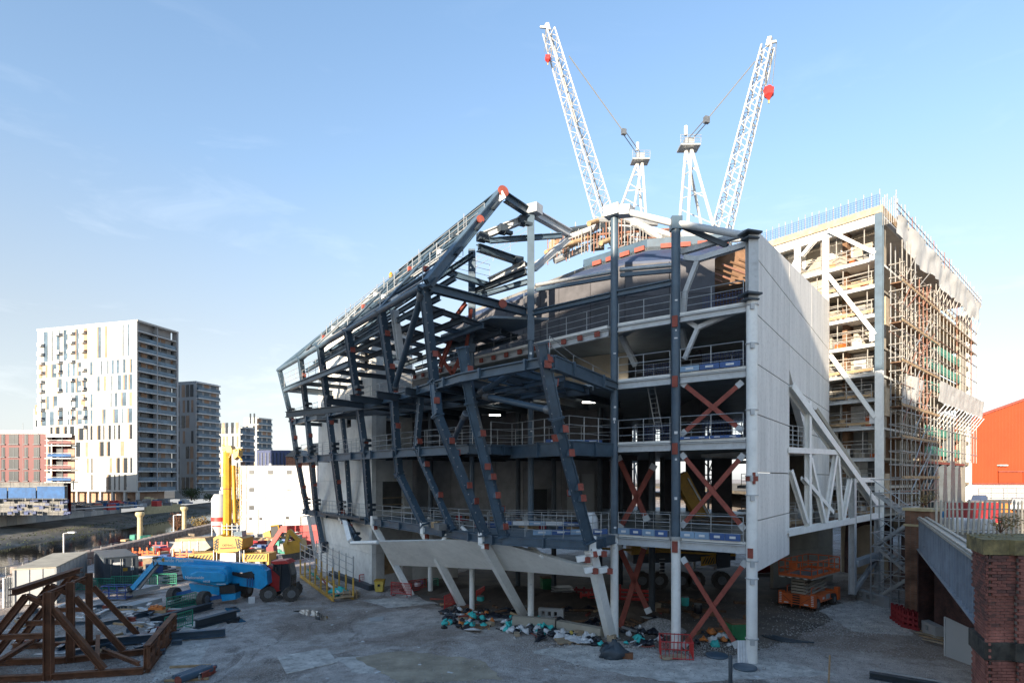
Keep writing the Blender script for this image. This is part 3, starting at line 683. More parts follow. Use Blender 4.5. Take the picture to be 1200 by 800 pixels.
for a, b, c, d in zip(wl, wl[1:], up[1:], up):
    mb = MB(); mb.hexa([xy(a, 23.1), xy(b, 23.1), xy(c, 24.9), xy(d, 24.9)], [xy(a, 23.25), xy(b, 23.25), xy(c, 25.05), xy(d, 25.05)]); mb.build('roof_slope', 'navy', B)
for i, (a, b) in enumerate(list(zip(up, up[1:]))[:2]):
    n = V((-.6, -.8, 0))*.05
    mb = MB(); mb.hexa([xy(a, 25.06), xy(b, 25.06), xy(b, 25.06)-n*3, xy(a, 25.06)-n*3], [xy(a, 25.85), xy(b, 25.85), xy(b, 25.85)-n*3, xy(a, 25.85)-n*3]); mb.build('fascia_band', 'steel_blue', B)
    for k in range(4):
        p = a.lerp(b, .1+.22*k); mb = MB(); mb.box(xy(p+n*2, 25.12), .75, .12, .3, math.atan2((b-a).y, (b-a).x)); mb.build('primer_block', 'primer', B)
mb = MB(); mb.prism([(p.x, p.y) for p in (up[0], up[1], up[2], up[3], up[4], V((-2, 62, 0)), V((18, 56, 0)))], 25.0, 25.3); mb.build('roof_deck', 'concrete_dark', B)
# interior walls behind the galleries
iw = [V((12.8, 40, 0)), V((8.2, 41, 0)), V((4, 43.5, 0)), V((0, 47.5, 0)), V((-5, 53.5, 0))]
wall_run([p for p in iw[1:]], Z3+.02, Z4-.2, 3.0, 'beige_board', .1, 'wall_board', .0)
wall_run([V((7.4, 49, 0)), V((1.0, 50, 0)), V((-4, 54, 0)), V((-9.5, 58, 0)), V((-14, 63, 0))], Z1+.02, Z2-.2, 2.6, 'panel_mid', .15)
wall_run([V((7.4, 47, 0)), V((1.0, 48.5, 0)), V((-4, 53, 0)), V((-9.5, 57, 0)), V((-14, 62, 0))], Z2+.02, Z3-.2, 3.4, 'panel_dark', .15)
mb = MB(); a = P(632, 590, 49.2); mb.box((a.x, a.y, Z1+.03), 1.3, .2, 2.4); mb.build('doorway', 'black', B)
for k in range(2):
    p = P(672+k*17, 560, 48.4); mb = MB(); mb.box((p.x, p.y, Z1+.1), 1.05, .12, 3.6, -.2); mb.build('wall_panel', 'apt_grey', B)  # pale grey panels stand in for the bright outside seen through the frame
# back of the deep right hand bays: frames of light between dark posts
for i in range(9):
    p = V((20.6, 57.0, 0))+W*(i*2.6)
    mb = MB(); mb.box(xy(p, Z1), 1.9, .3, 10.5, math.atan2(W.y, W.x)); mb.build('back_wall', 'panel_dark', B)
mb = MB(); mb.prism([(13, 40), (13.1, 40), (13.1, 47), (13, 47)], Z2, Z4-.2); mb.build('partition', 'panel_dark', B)
for px, py, l in ((729, 453, 1.0), (580, 487, .8), (635, 480, .9), (665, 474, .9), (690, 472, .9)):
    p = P(px, py, 40+rnd.uniform(-1, 3)); mb = MB(); mb.box(p, l, .12, .09); mb.build('strip_light', 'lamp_glow', B)
# raking supports under the top gallery
for a, b in (((728, 393), (745, 428)), ((798, 384), (803, 408))): mb = MB(); mb.ib(onF(*a, 2.2), onF(*b, 3.2), .3, .42, .06, U); mb.build('raker', 'steel_grey', B)

# ---- front gallery balcony edge (curved) with cleats
L4e = [V((-8.65, 50.7, 0)), V((-2.56, 43.6, 0)), V((1.17, 39.7, 0)), V((5.8, 34.8, 0))]
for a, b in zip(L4e, L4e[1:]):
    mb = MB(); mb.beam(xy(a, Z4-.06), xy(b, Z4-.06), .34, .18); mb.build('slab_edge', 'concrete', B)
    mb = MB(); mb.ib(xy(a, Z4-.42), xy(b, Z4-.42), .26, .44, .05); mb.build('edge_beam', 'steel_grey', B)
    n = int((b-a).length/1.3)
    for k in range(n):
        p = a.lerp(b, (k+.5)/n); mb = MB(); mb.box(xy(p-V((.62, .5, 0))*.3, Z4-.55), .34, .12, .3, math.atan2((b-a).y, (b-a).x)); mb.build('cleat', 'primer', B)
railing(B, [xy(p, Z4) for p in L4e], 1.25)
railing(B, [xy(c720-W*.3-U*.05, Z4), xy(c792+W*.3-U*.05, Z4)], 1.2); railing(B, [xy(c792-W*.3-U*.05, Z4), xy(C0+W*.4-U*.05, Z4)], 1.2)
for z in (Z1, Z2, Z3):
    railing(B, [xy(c720-W*.3-U*.1, z), xy(c792+W*.3-U*.1, z)], 1.35, sp=1.8); railing(B, [xy(c792-W*.3-U*.1, z), xy(C0+W*.4-U*.1, z)], 1.35, sp=1.8)
    railing(B, [xy(c720-W*.2+U*2.6, z), xy(C0+W*.6+U*2.9, z)], 1.3, sp=1.1)
# mesh and banners in the right hand bays
def mesh_panel(a, b, h, m, sp=.16, name='mesh_panel'):
    a, b = V(a), V(b); n = int((b-a).length/sp); mb = MB()
    for i in range(n+1): p = a.lerp(b, i/n); mb.beam(p, p+V((0, 0, h)), .02, .02)
    for k in range(int(h/sp)+1): z = V((0, 0, k*sp)); mb.beam(a+z, b+z, .02, .02)
    mb.build(name, m, B)
for z in (Z2, Z3, Z4): mesh_panel(xy(c792-W*1.0+U*1.6, z), xy(C0+W*.4+U*1.6, z), 1.25, 'netting_navy')
mesh_panel(xy(c720-W*1.0+U*2.2, Z2), xy(c792+W*.5+U*2.2, Z2), 1.2, 'netting_navy'); mesh_panel(xy(c720-W*1.0+U*2.2, Z3), xy(c792+W*.5+U*2.2, Z3), 1.2, 'netting_navy')
def banner(a, b, h, cols):
    a, b = V(a), V(b); n = len(cols)
    for i, m in enumerate(cols):
        p, q = a.lerp(b, i/n), a.lerp(b, (i+.97)/n); mb = MB(); mb.beam(p+V((0, 0, h/2)), q+V((0, 0, h/2)), .02, h); o = mb.build('toe_banner', m, B)
        c = (p+q)/2+V((0, 0, h*.5))-U*.03
        mb = MB(); mb.beam(c-(q-p)*.2, c+(q-p)*.2, .012, h*.36); mb.build('notice', 'bag_white', o)
bc = ['blue_pale', 'blue_banner', 'blue_pale', 'blue_banner']
banner(xy(c792-W*.3-U*.16, Z1+.06), xy(C0+W*.5-U*.16, Z1+.06), .36, ['blue_pale', 'blue_pale', 'blue_banner', 'blue_banner'])
banner(xy(c720-W*.3-U*.16, Z1+.06), xy(c792+W*.4-U*.16, Z1+.06), .36, bc)
banner(xy(c792-W*.3-U*.16, Z3+.06), xy(C0+W*.5-U*.16, Z3+.06), .3, ['blue_pale', 'blue_banner', 'blue_banner'])
banner(xy(c792-W*.3-U*.16, Z2+.06), xy(C0+W*.5-U*.16, Z2+.06), .14, ['blue_banner']*4)
banner(xy((1.2, 33.2), Z1+.1), xy((5.6, 33.8), Z1+.1), .3, bc); banner(xy((-1, 38.3), Z1+.3), xy((4.3, 36.6), Z1+.3), .28, ['blue_banner', 'bag_white', 'blue_pale', 'bag_white', 'blue_banner'])
banner(xy((2.0, 34.5), Z2+.06), xy((5.5, 35.2), Z2+.06), .18, ['blue_banner', 'blue_pale', 'blue_banner'])
# ladder hanging between floors
mb = MB(); a, b = onF(763, 453, 2.0), onF(773, 508, 2.6); sdv = W*.22
for s_ in (-1, 1): mb.tube(a+sdv*s_, b+sdv*s_, .035, 5)
mb.build('ladder_rail', 'galv', B)
for i in range(10): p = a.lerp(b, (i+.5)/10); mb = MB(); mb.tube(p-sdv, p+sdv, .025, 5); mb.build('ladder_rung', 'galv', B)
sr = random.Random(3)
for cx in (c720, c792, c622):                     # paper tags and chalk marks taped to the columns
    for k in range(7):
        z = sr.uniform(.8, 20); mb = MB(); d_ = V((-cx.x, -cx.y, 0)).normalized(); p = xy(cx, z)+d_*.262; s_ = V((-d_.y, d_.x, 0)); mb.beam(p-s_*sr.uniform(.03, .09), p+s_*sr.uniform(.03, .12), .012, sr.uniform(.05, .16)); mb.build('tag_sheet', 'bag_white', B)
mb = MB(); a, b = V((5.0, 31.2, Z3+.9)), V((5.9, 36.4, Z3-.2))
# stair rail descending to the right behind the prow
railing(B, [P(644, 402, 31.5)-V((0, 0, 1.1)), P(672, 424, 33)-V((0, 0, 1.1)), P(716, 446, 36)-V((0, 0, 1.1))], 1.5)

# ---- concrete lift core
cc = V((-12, 49.7, 0)); wd = V((-.607, .794, 0)); ud = V((.812*.72, .584*1.39, 0)).normalized()
def core_face(o, d, nrm, l, cells, rows, th, hole=None):
    f = Face(o, d, nrm); us = [l*i/cells for i in range(cells+1)]
    for a, b in zip(us, us[1:]):
        for z0, z1 in zip(rows, rows[1:]):
            hs = [h for h in (hole or []) if h[0] < b-.01 and h[1] > a+.01 and h[2] < z1-.01 and h[3] > z0+.01]
            mb = MB(); x0, x1, y0, y1 = a+.008, b-.008, z0+.008, z1-.008
            if not hs: f.panel(mb, x0, x1, y0, y1, -th, 0)
            else:
                h0, h1, h2, h3 = hs[0]; h0, h1, h2, h3 = max(h0, x0), min(h1, x1), max(h2, y0), min(h3, y1)
                if h0 > x0+.01: f.panel(mb, x0, h0, y0, y1, -th, 0)
                if h1 < x1-.01: f.panel(mb, h1, x1, y0, y1, -th, 0)
                if h2 > y0+.01: f.panel(mb, h0, h1, y0, h2, -th, 0)
                if h3 < y1-.01: f.panel(mb, h0, h1, h3, y1, -th, 0)
            if mb.v: mb.build('concrete_panel', 'concrete', B)
    return f
rows = [0, 3.0, 6.2, 9.2, 12.3, 15.3, 18.4, 21.4, 24.3]
lf = core_face(cc, wd, (-.794, -.607), 13.4, 4, rows, .4, [(.6, 2.4, 18.9, 21.1), (4.6, 6.6, 14.2, 15.9)])
rf = core_face(cc, U, (.812, -.584), 4.8, 2, rows[:-1]+[23.0], .4, [(1.2, 3.8, 6.7, 9.2), (1.6, 3.4, 12.4, 14.6), (1.4, 3.6, 1.0, 3.2)])
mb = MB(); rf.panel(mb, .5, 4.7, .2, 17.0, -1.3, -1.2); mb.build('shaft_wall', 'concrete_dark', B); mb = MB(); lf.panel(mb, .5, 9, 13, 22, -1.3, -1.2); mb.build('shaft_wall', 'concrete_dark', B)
mb = MB(); rf.panel(mb, 1.3, 3.7, .0, 3.2, -.35, -.3); mb.build('plywood_hoarding', 'timber', B)
for z, a, b in ((7.1, 1.2, 3.8), (7.7, 1.2, 3.8), (13.0, 1.6, 3.4)):
    mb = MB(); rf.panel(mb, a, b, z, z+.1, -.25, -.2); mb.build('guard_board', 'timber_pale', B)
mb = MB(); lf.panel(mb, .9, 1.3, 19.3, 20.8, -.5, -.4); lf.panel(mb, 1.6, 1.9, 19.1, 20.9, -.5, -.4); mb.build('formwork', 'timber_pale', B)
mb = MB(); lf.panel(mb, -.5, 9, 0, .45, 0, .5); mb.build('kicker_sheet', 'steel_dark', B)
mb = MB(); o1 = cc+wd*13; mb.prism([(cc.x+.6, cc.y+.5), (cc.x+.6+U.x*5, cc.y+.5+U.y*5), (-16, 64.5), (-19.5, 60.3)], 22.6, 22.8); mb.build('roof_slab', 'concrete_dark', B)
# concrete wall running on behind the core
f2 = Face(V((-9.2, 53.6, 0)), (.9, .44), (.44, -.9))
for i in range(3):
    mb = MB(); f2.panel(mb, i*1.5, i*1.5+1.46, 0, 6.0, -.3, 0); f2.panel(mb, i*1.5, i*1.5+1.46, 15.4, 18, -.3, 0); mb.build('concrete_panel', 'concrete', B)
# core walkways
for z, u0, u1 in ((Z1, 0, 9), (Z2, 0, 9), (Z3, 0, 11), (18.2, 2, 11)):
    railing(B, [lf.p(u0, z, 1.1), lf.p(u1, z, 1.1)], 1.2, 'galv', 1.8)
for z in (Z2, Z3): railing(B, [rf.p(.3, z, .6), rf.p(4.6, z, .6)], 1.2, 'galv', 1.6)
mb = MB(); lf.panel(mb, -.3, 10, Z1-.2, Z1-.02, .01, 1.2); mb.build('walkway', 'steel_dark', B)

# ---- leaning façade columns
def stub(p, d, l=.45, s=.3, m='steel_blue', parent=None):
    mb = MB(); mb.beam(p, p+d*l, s, s*.95); o = mb.build('bracket', m, parent)
    mb = MB(); mb.beam(p+d*(l+.001), p+d*(l+.05), s*1.15, s*1.2); mb.build('end_plate', 'primer', o)
OUT = V((-.794, -.607, 0)); ALN = V((.607, -.794, 0))
def fcol(pts, w, d, stubs=(), m='steel_blue', up=None):
    up = up or ALN; objs = []
    for a, b in zip(pts, pts[1:]):
        mb = MB(); mb.ib(a, b, d, w, .07, up); dd = (b-a).normalized(); s_ = dd.cross(V(up)).normalized()
        mb.beam(a+s_*(d*.36), b+s_*(d*.36), w-.16, .05, s_); o = mb.build('column', m, B); objs.append(o)
        for q in (a, b): mb = MB(); mb.beam(q-dd*.05, q+dd*.05, d*1.35, w*1.3, up); mb.build('splice_plate', m, o)
    tot = sum((b-a).length for a, b in zip(pts, pts[1:]))
    for o, (a, b) in zip(objs, zip(pts, pts[1:])):
        mb = MB(); dd = (b-a).normalized(); s_ = dd.cross(V(up)).normalized(); u_ = s_.cross(dd).normalized(); n = int((b-a).length/.55)
        for i in range(n):
            for q in (-.4, .4): c = a.lerp(b, (i+.5)/n)+u_*w*.48*(1 if q > 0 else -1)+s_*d*.42; mb.beam(c-dd*.03, c+dd*.03, .06, .06, s_)
        if mb.v: stuff(mb.build('bolt', 'galv', o))
    for k, dr in stubs:
        l = k*tot
        for i, (a, b) in enumerate(zip(pts, pts[1:])):
            if l <= (b-a).length: break
            l -= (b-a).length
        p = a.lerp(b, min(1, l/(b-a).length)); stub(p, dr, .42, .3, m, objs[i])
R1 = (ALN*.95+V((0, 0, .15))).normalized(); R2 = (OUT*.4+ALN*.8).normalized(); R3 = (-OUT*.2+ALN).normalized()
Fp = {}
Fp['E5'] = [onL(5, 497), onL(3, 509), P(513, 487, 34.0), onL(1, 568)]
Fp['E4'] = [onL(5, 446.5), onL(3, 461), onL(2, 465), P(468, 556, 42.2), onL(1, 497)]
Fp['E3'] = [onL(5, 407), onL(3, 420), onL(2, 428), onL(1, 433)]
Fp['E2'] = [onL(5, 375), onL(3, 385), onL(2, 391), onL(1, 400), P(418, 632, 48.0)]
Fp['E1'] = [onL(5, 352), onL(3, 360), onL(2, 364.5), onL(1, 370.5), P(380, 646, 58)]
Fp['E0'] = [onL(5, 327.5), onL(3, 342), onL(2, 348), onL(1, 360)]
Fp['E2b'] = [onL(3, 394)+V((0, 1.5, 0)), onL(2, 400)+V((0, 1.5, 0)), onL(1, 409)+V((0, .5, 0))]
Fp['G'] = [onL(3, 484, -.1)-OUT*.6, onL(2, 488), onL(1, 530)]
Fp['E6'] = [P(542, 407, 32), P(552, 472, 32.6), onL(1, 590)]
Fp['F'] = [P(634, 402, 27.4), P(652, 490, 28.2), onL(1, 690)]
fcol(Fp['E5'], .5, .42, [(.26, R1), (.45, R2), (.62, R1), (.66, -OUT), (.8, R1), (.86, R3)])
fcol(Fp['E4'], .5, .42, [(.1, R1), (.24, R1), (.36, R1), (.5, R1)])
fcol(Fp['E3'], .5, .42, [(.1, R1), (.3, R1), (.33, R2), (.55, R1)])
fcol(Fp['E2'], .5, .42, [(.1, R1), (.3, R1), (.55, R1), (.7, R1), (.86, R1)])
fcol(Fp['E1'], .46, .4, [(.08, R1), (.35, R1), (.5, R1), (.62, R1), (.75, R1)])
fcol(Fp['E0'], .42, .38, [(.12, R1), (.3, R1), (.42, R1), (.62, R1), (.8, R1), (.9, R1)])
fcol(Fp['E2b'], .34, .3); fcol(Fp['G'], .36, .32, [(.35, R1), (.52, R1), (.75, R1)])
fcol(Fp['E6'], .5, .42, [(.12, R1), (.45, R1), (.62, R2), (.68, R1), (.78, R1), (.85, -OUT), (.95, R1)], up=V((.9, -.3, 0)))
fcol(Fp['F'], .5, .42, [(.08, R1), (.1, R2), (.17, V((.9, .2, -.1))), (.42, V((-.7, -.6, -.4))), (.4, R1), (.52, R1), (.7, R1), (.72, -R1), (.76, R1)], up=V((.9, .3, 0)))
# dark cleat clusters on the shaded left columns
for key in ('E0', 'E1', 'E2', 'E3'):
    p = Fp[key]
    for a, b in zip(p, p[1:]):
        q = a.lerp(b, .8); mb = MB(); mb.box(q+R1*.55-V((0, 0, .1)), .6, .4, .22, .9); mb.box(q+R1*.55-V((0, 0, .5)), .6, .4, .22, .9); mb.build('cleat', 'steel_dark', B)

# ---- façade edge beams
for l, h, w_, m in ((1, .5, .3, 'steel_blue'), (2, .6, .32, 'steel_blue'), (3, .5, .32, 'steel_slate')):
    for i, (a, b) in enumerate(zip(PL[l], PL[l][1:])):
        hh = h*1.35 if (l > 1 and a[0] > -.9) else h
        mb = MB(); mb.ib(xy(a, ZL[l]-hh/2), xy(b, ZL[l]-hh/2), w_, hh, .07)
        if a[0] > -.9: d_ = (V((*b, 0))-V((*a, 0))).normalized(); s_ = V((d_.y, -d_.x, 0))*.1; mb.beam(xy(a, ZL[l]-hh/2)+s_, xy(b, ZL[l]-hh/2)+s_, .02, hh-.16)
        mb.build('edge_beam', m, B)
        n = max(1, int((V((*b, 0))-V((*a, 0))).length/3))
        for k in range(n):
            p = xy(a, 0).lerp(xy(b, 0), (k+.5)/n); mb = MB(); mb.box(xy(p, ZL[l]-hh-.03), .12, .5, hh+.06, math.atan2(b[1]-a[1], b[0]-a[0])); mb.build('splice_plate', m, B)
edge(PL[4][:2], 18.2, .3, .45, 'steel_slate'); edge([(-21.9, 55.8), (-16, 61)], 18.2, .26, .4, 'steel_blue')
for k in range(5):
    a = V((-21, 54.6, 17.95)).lerp(V((-12, 43, 17.95)), k/4); mb = MB(); mb.ib(a, a-OUT*5.4, .22, .36, .05); mb.build('beam', 'steel_dark', B)
for z in (Z3, Z2, Z1):
    pts = PL[{Z3: 3, Z2: 2, Z1: 1}[z]][:2]
    for k in range(6):
        a = xy(pts[0], z-.3).lerp(xy(pts[1], z-.3), k/5.5); mb = MB(); mb.ib(a, a-OUT*6.0, .22, .36, .05); mb.build('beam', 'steel_dark', B)
a, b = xy(PL[3][0], Z3-.3)-OUT*4.5, xy(PL[3][1], Z3-.3)-OUT*4.5; mb = MB(); mb.ib(a, b, .28, .45, .06); mb.build('beam', 'steel_slate', B)
a, b = xy(PL[2][0], Z2-.3)-OUT*4, xy(PL[2][2], Z2-.3)-OUT*4; mb = MB(); mb.ib(a, b, .28, .45, .06); mb.build('beam', 'steel_dark', B)
# prow tubes
for a, b, r in ((P(610, 430, 30), P(563, 460, 33.0), .17), (P(568, 464, 32.8), P(648, 481, 28.6), .17), (P(546, 484, 32.6), P(531, 516, 35.5), .15), (onL(5, 495, -.3), onL(3, 462, .3), .2)):
    mb = MB(); mb.tube(a, b, r, 10); o = mb.build('brace_tube', 'steel_blue', B)
    for e, f_ in ((a, b), (b, a)):
        d = (f_-e).normalized(); mb = MB(); mb.tube(e, e+d*.5, r*1.35, 10); mb.build('end_fitting', 'galv_dark', o)
a = P(462, 363, 36.5); mb = MB(); mb.ib(a, P(470, 421, 37.5), .4, .4, .06, ALN); mb.build('post', 'steel_grey', B)

# ---- roof frame
PK = V((-.7, 36.3, 27.25)); E0p = V((-23, 57.2, 20.1))
def ridge(px):
    k = (px-600)/F; t = (PK.x-k*PK.y)/(k*(E0p.y-PK.y)-(E0p.x-PK.x)); return PK.lerp(E0p, t)
mb = MB(); mb.ib(PK, ridge(470), .42, .5, .06); mb.build('ridge_beam', 'steel_blue', B)
mb = MB(); mb.tube(ridge(470), E0p, .24, 10); mb.build('ridge_beam', 'steel_blue', B)
mb = MB(); mb.tube(onL(5, 497)-V((.2, 0, .1)), onL(5, 410), .2, 10); mb.build('eave_tube', 'steel_slate', B)
mb = MB(); mb.tube(onL(5, 410), onL(5, 327.5), .2, 10); mb.build('eave_tube', 'steel_slate', B)
mb = MB(); mb.beam(onL(5, 470)+V((0, 0, .02)), onL(5, 462), .46, .46); mb.build('coupler', 'steel_grey', B)
rf_pts = []
for pe, pr in ((501, 587), (447, 527), (408, 481), (376, 444), (352, 398)):
    a, b = onL(5, pe), (PK if pr == 587 else ridge(pr)); rf_pts.append((a, b))
    w_ = .56 if pr == 587 else .44; mb = MB(); mb.ib(a, b, .46, w_, .07); dd = (b-a).normalized(); sd_ = dd.cross(V((0, 0, 1))).normalized()
    mb.beam(a+sd_*.15, b+sd_*.15, .03, w_-.16); mb.beam(a-sd_*.15, b-sd_*.15, .03, w_-.16); o = mb.build('rafter', 'steel_slate' if pr == 587 else 'steel_blue', B)
    for k in (.02, .34, .62, .86) if pr == 587 else (.3, .7):
        p = a.lerp(b, k)+V((0, 0, -.1)); mb = MB(); mb.beam(p-dd*.35, p+dd*.35, .9, .12); mb.build('splice_plate', 'steel_dark', o)
for p, r in ((PK, .36), (rf_pts[0][0].lerp(rf_pts[0][1], .66), .24)):
    mb = MB(); d = V((.45, -.85, .1)).normalized(); mb.tube(p+d*.3, p+d*.38, r, 20); mb.build('end_plate', 'primer', B)
mb = MB(); mb.beam(PK+V((.12, -.38, -.55)), PK+V((-.1, -.34, -.1)), .1, .5); mb.build('end_plate', 'steel_grey', B)
for i, (a, b) in enumerate(zip(rf_pts, rf_pts[1:])):
    for k in (.25, .45, .65, .85):
        mb = MB(); mb.tube(a[0].lerp(a[1], k)-V((0, 0, .1)), b[0].lerp(b[1], k)-V((0, 0, .1)), .13, 8); mb.build('purlin', 'steel_blue' if k != .45 else 'steel_grey', B)
    mb = MB(); mb.tube(a[0].lerp(a[1], .1), b[0].lerp(b[1], .95), .1, 8); mb.build('purlin', 'steel_slate', B)
    q = a[0].lerp(a[1], .45)-V((0, 0, .9)); r_ = b[0].lerp(b[1], .45)-V((0, 0, .9)); railing(B, [q, r_], 1.0, 'galv', 1.4)
    q = a[0].lerp(a[1], .75)-V((0, 0, .2)); r_ = b[0].lerp(b[1], .75)-V((0, 0, .2)); railing(B, [q, r_], .9, 'galv', 1.6)
    for k in range(9):
        f_ = .08+.105*k; mb = MB(); mb.tube(a[0].lerp(a[1], f_)+V((0, 0, .12)), b[0].lerp(b[1], f_)+V((0, 0, .12)), .055, 6); mb.build('roof_rail', 'galv' if k % 3 == 0 else 'steel_blue', B)
    for k0, k1 in ((.05, .5), (.5, .95), (.5, .05), (.95, .5)):
        mb = MB(); mb.tube(a[0].lerp(a[1], k0)-V((0, 0, .3)), b[0].lerp(b[1], k1)-V((0, 0, .3)), .06, 6); mb.build('tie_rod', 'steel_slate', B)
    for k in range(5):
        f_ = .15+.16*k; p = a[0].lerp(a[1], f_).lerp(b[0].lerp(b[1], f_), .33+.1*(k % 3)); mb = MB(); mb.tube(p-V((0, 0, .3)), p+V((0, 0, .95)), .03, 5); mb.build('roof_post', 'galv', B)
    for f_ in (.15, .35, .6): q = a[0].lerp(a[1], f_)-V((0, 0, 1.6)); r_ = b[0].lerp(b[1], f_)-V((0, 0, 1.6)); mb = MB(); mb.ib(q, r_, .2, .3, .04); mb.build('purlin', 'steel_blue', B)
    for k in range(3):
        p = a[0].lerp(a[1], .3+.2*k).lerp(b[0].lerp(b[1], .3+.2*k), .5); mb = MB(); mb.box(p, .3, .3, .28, .6); mb.build('cleat', ['primer', 'bag_white', 'steel_dark'][(i+k) % 3], B)
mb = MB(); p = rf_pts[2][1].lerp(rf_pts[3][1], .6); mb.lathe(p+V((0, 0, .2)), [(.06, 0), (.16, .06), (.16, .34), (.05, .5)], 8); mb.build('winch_drum', 'yellow', B)
# frame from the peak back to the round columns
tc622 = xy(c622, 27.1); tc667 = P(668, 274, 42)
mb = MB(); mb.ib(PK+V((.3, .2, -.1)), tc622-V((.3, .25, 0)), .4, .55, .06); mb.build('beam', 'steel_blue', B)
mb = MB(); mb.ib(tc622+V((.3, .2, 0)), tc667, .4, .55, .06); mb.build('beam', 'steel_grey', B)
for a, b, r, m in ((P(568, 276, 38.5), P(614, 257, 38.4), .22, 'steel_grey'), (P(574, 282, 38), P(658, 276, 40), .17, 'steel_slate'), (P(560, 290, 38.5), P(605, 305, 41), .24, 'steel_slate'),
                   (P(626, 315, 39), P(666, 280, 42), .2, 'steel_grey'), (P(573, 329, 43), P(615, 309, 40.5), .2, 'steel_grey'), (P(555, 342, 42), P(617, 318, 39), .2, 'steel_dark'), (P(560, 347, 41), P(618, 330, 39), .17, 'steel_blue')):
    mb = MB(); mb.ib(a, b, r*1.6, r*2, .05); mb.build('beam', m, B)
for p in (P(565, 277, 38.4), P(612, 258, 38.5), P(607, 305, 41), P(589, 268, 38.4)):
    mb = MB(); mb.box(p-V((0, 0, .3)), .6, .6, .5, .5); mb.box(p+V((.4, -.2, -.45)), .5, .3, .2, .5); mb.build('cleat', 'steel_dark', B)
e5 = onL(5, 500); pts5 = [e5+V((.2, .1, -.15)), xy(c622, ZE+.4)-V((.3, 0, 0))]
mb = MB(); mb.ib(*pts5, .4, .5, .06); o = mb.build('beam', 'steel_blue', B)
p = pts5[0].lerp(pts5[1], .68); mb = MB(); mb.tube(p+V((.2, -.3, 0)), p+V((.22, -.36, 0)), .27, 18); mb.build('end_plate', 'primer', o)
mb = MB(); mb.ib(P(522, 318, 40.5), P(578, 336, 41.5), .28, .4, .06); mb.build('beam', 'steel_blue', B)
# floor grid at eave level
g0 = V((-4.6, 33, ZE-.35))
for i in range(7):
    a = g0+wd*(1.5+i*2.6)+U*.4; mb = MB(); mb.ib(a, a+U*(9.5 if i < 4 else 7), .2, .34, .05); mb.build('beam', 'steel_blue' if i % 2 else 'steel_dark', B)
for i in range(5):
    a = g0+U*(1.4+i*1.9)+wd*.5; mb = MB(); mb.ib(a-V((0, 0, .35)), a+wd*15-V((0, 0, .35)), .22, .36, .05); mb.build('beam', 'steel_slate' if i == 2 else 'steel_dark', B)
a = g0+U*6; mb = MB(); mb.prism([(q.x, q.y) for q in (a+wd*.5, a+wd*7, a+wd*7+U*3.5, a-wd*2.5+U*3.5)], ZE-.05, ZE+.1); mb.build('floor_deck', 'deck_soffit', B)
for a, b in ((P(546, 355, 40), P(529, 378, 41)), (P(528, 398, 42), P(516, 430, 42.5)), (P(552, 362, 40.5), P(546, 410, 42))):
    mb = MB(); mb.ib(a, b, .2, .28, .04); mb.build('brace', 'primer', B)
for a, b in (((512, 412), (530, 438)), ((530, 438), (548, 400))): mb = MB(); mb.beam(P(*a, 43), P(*b, 43), .12, .28); mb.build('brace', 'primer', B)
railing(B, [P(530, 320, 44), P(574, 330, 47)], 1.4, 'galv'); railing(B, [P(558, 318, 46), P(618, 282, 46)], 1.2, 'galv', 1.4); railing(B, [P(628, 332, 42)-V((0, 0, 1.4)), P(614, 340, 43)-V((0, 0, 1.4))], 1.3)
# guard rails along the open left edges
for l, off in ((1, .25), (2, .25), (3, .25)):
    q = [xy(p, ZL[l])-OUT*off for p in (PL[l][:3] if l < 3 else PL[l][:2])]; railing(B, q, 1.15, 'galv', 1.7)
railing(B, [xy(PL[1][2], Z1)+V((.2, .5, 0)), xy(PL[1][3], Z1)+V((-.2, .5, 0)), xy(PL[1][4], Z1)+V((-.3, .1, 0))], 1.3, sp=1.3)
railing(B, [xy((-1.5, 36), Z1), xy((0, 36.4), Z1), xy((6.5, 36), Z1)], 1.25, sp=1.0); railing(B, [xy((-8, 43), Z1), xy((-1.5, 38.5), Z1), xy((5, 38.5), Z1)], 1.25, sp=1.4)
railing(B, [xy((-1.3, 36), Z2), xy((0, 37.2), Z2), xy((3.2, 32.5), Z2), xy((6, 34.8), Z2)], 1.45, sp=1.2); railing(B, [xy((-6, 41), Z2), xy((1.5, 40), Z2), xy((6.6, 37), Z2)], 1.35, sp=1.3)
railing(B, [xy(PL[4][0], 18.2), xy(PL[4][1], 18.2)], 1.3, 'galv', 1.7)
# site stuff on the level 1 deck
for i in range(46):
    p = V((rnd.uniform(-6, 5.5), rnd.uniform(37.5, 46), Z1)); mb = MB(); mb.box(p, rnd.uniform(.3, 1.1), rnd.uniform(.2, .6), rnd.uniform(.12, .5), rnd.random()*3)
    m_, w_ = rnd.choice([('timber_dark', 'dark timber'), ('timber', 'tan timber'), ('galv', 'light grey'), ('galv_dark', 'dark grey'), ('red_deep', 'red'), ('blue_banner', 'blue'), ('concrete_dark', 'concrete grey')])
    tag(mb.build('material_pack', m_), f'small {w_} pack left on the lowest open deck behind the guard rails', 'material', f'{w_} packs on the lowest deck')
mb = MB(); p = P(691, 612, 35.2); mb.lathe((p.x, p.y, Z1+.03), [(.42, 0), (.55, .3), (.5, .9), (.3, 1.25)], 9); o = mb.build('bulk_bag', 'bag_white'); tag(o, 'large white bulk bag sitting behind the rail near the prow', 'bag')

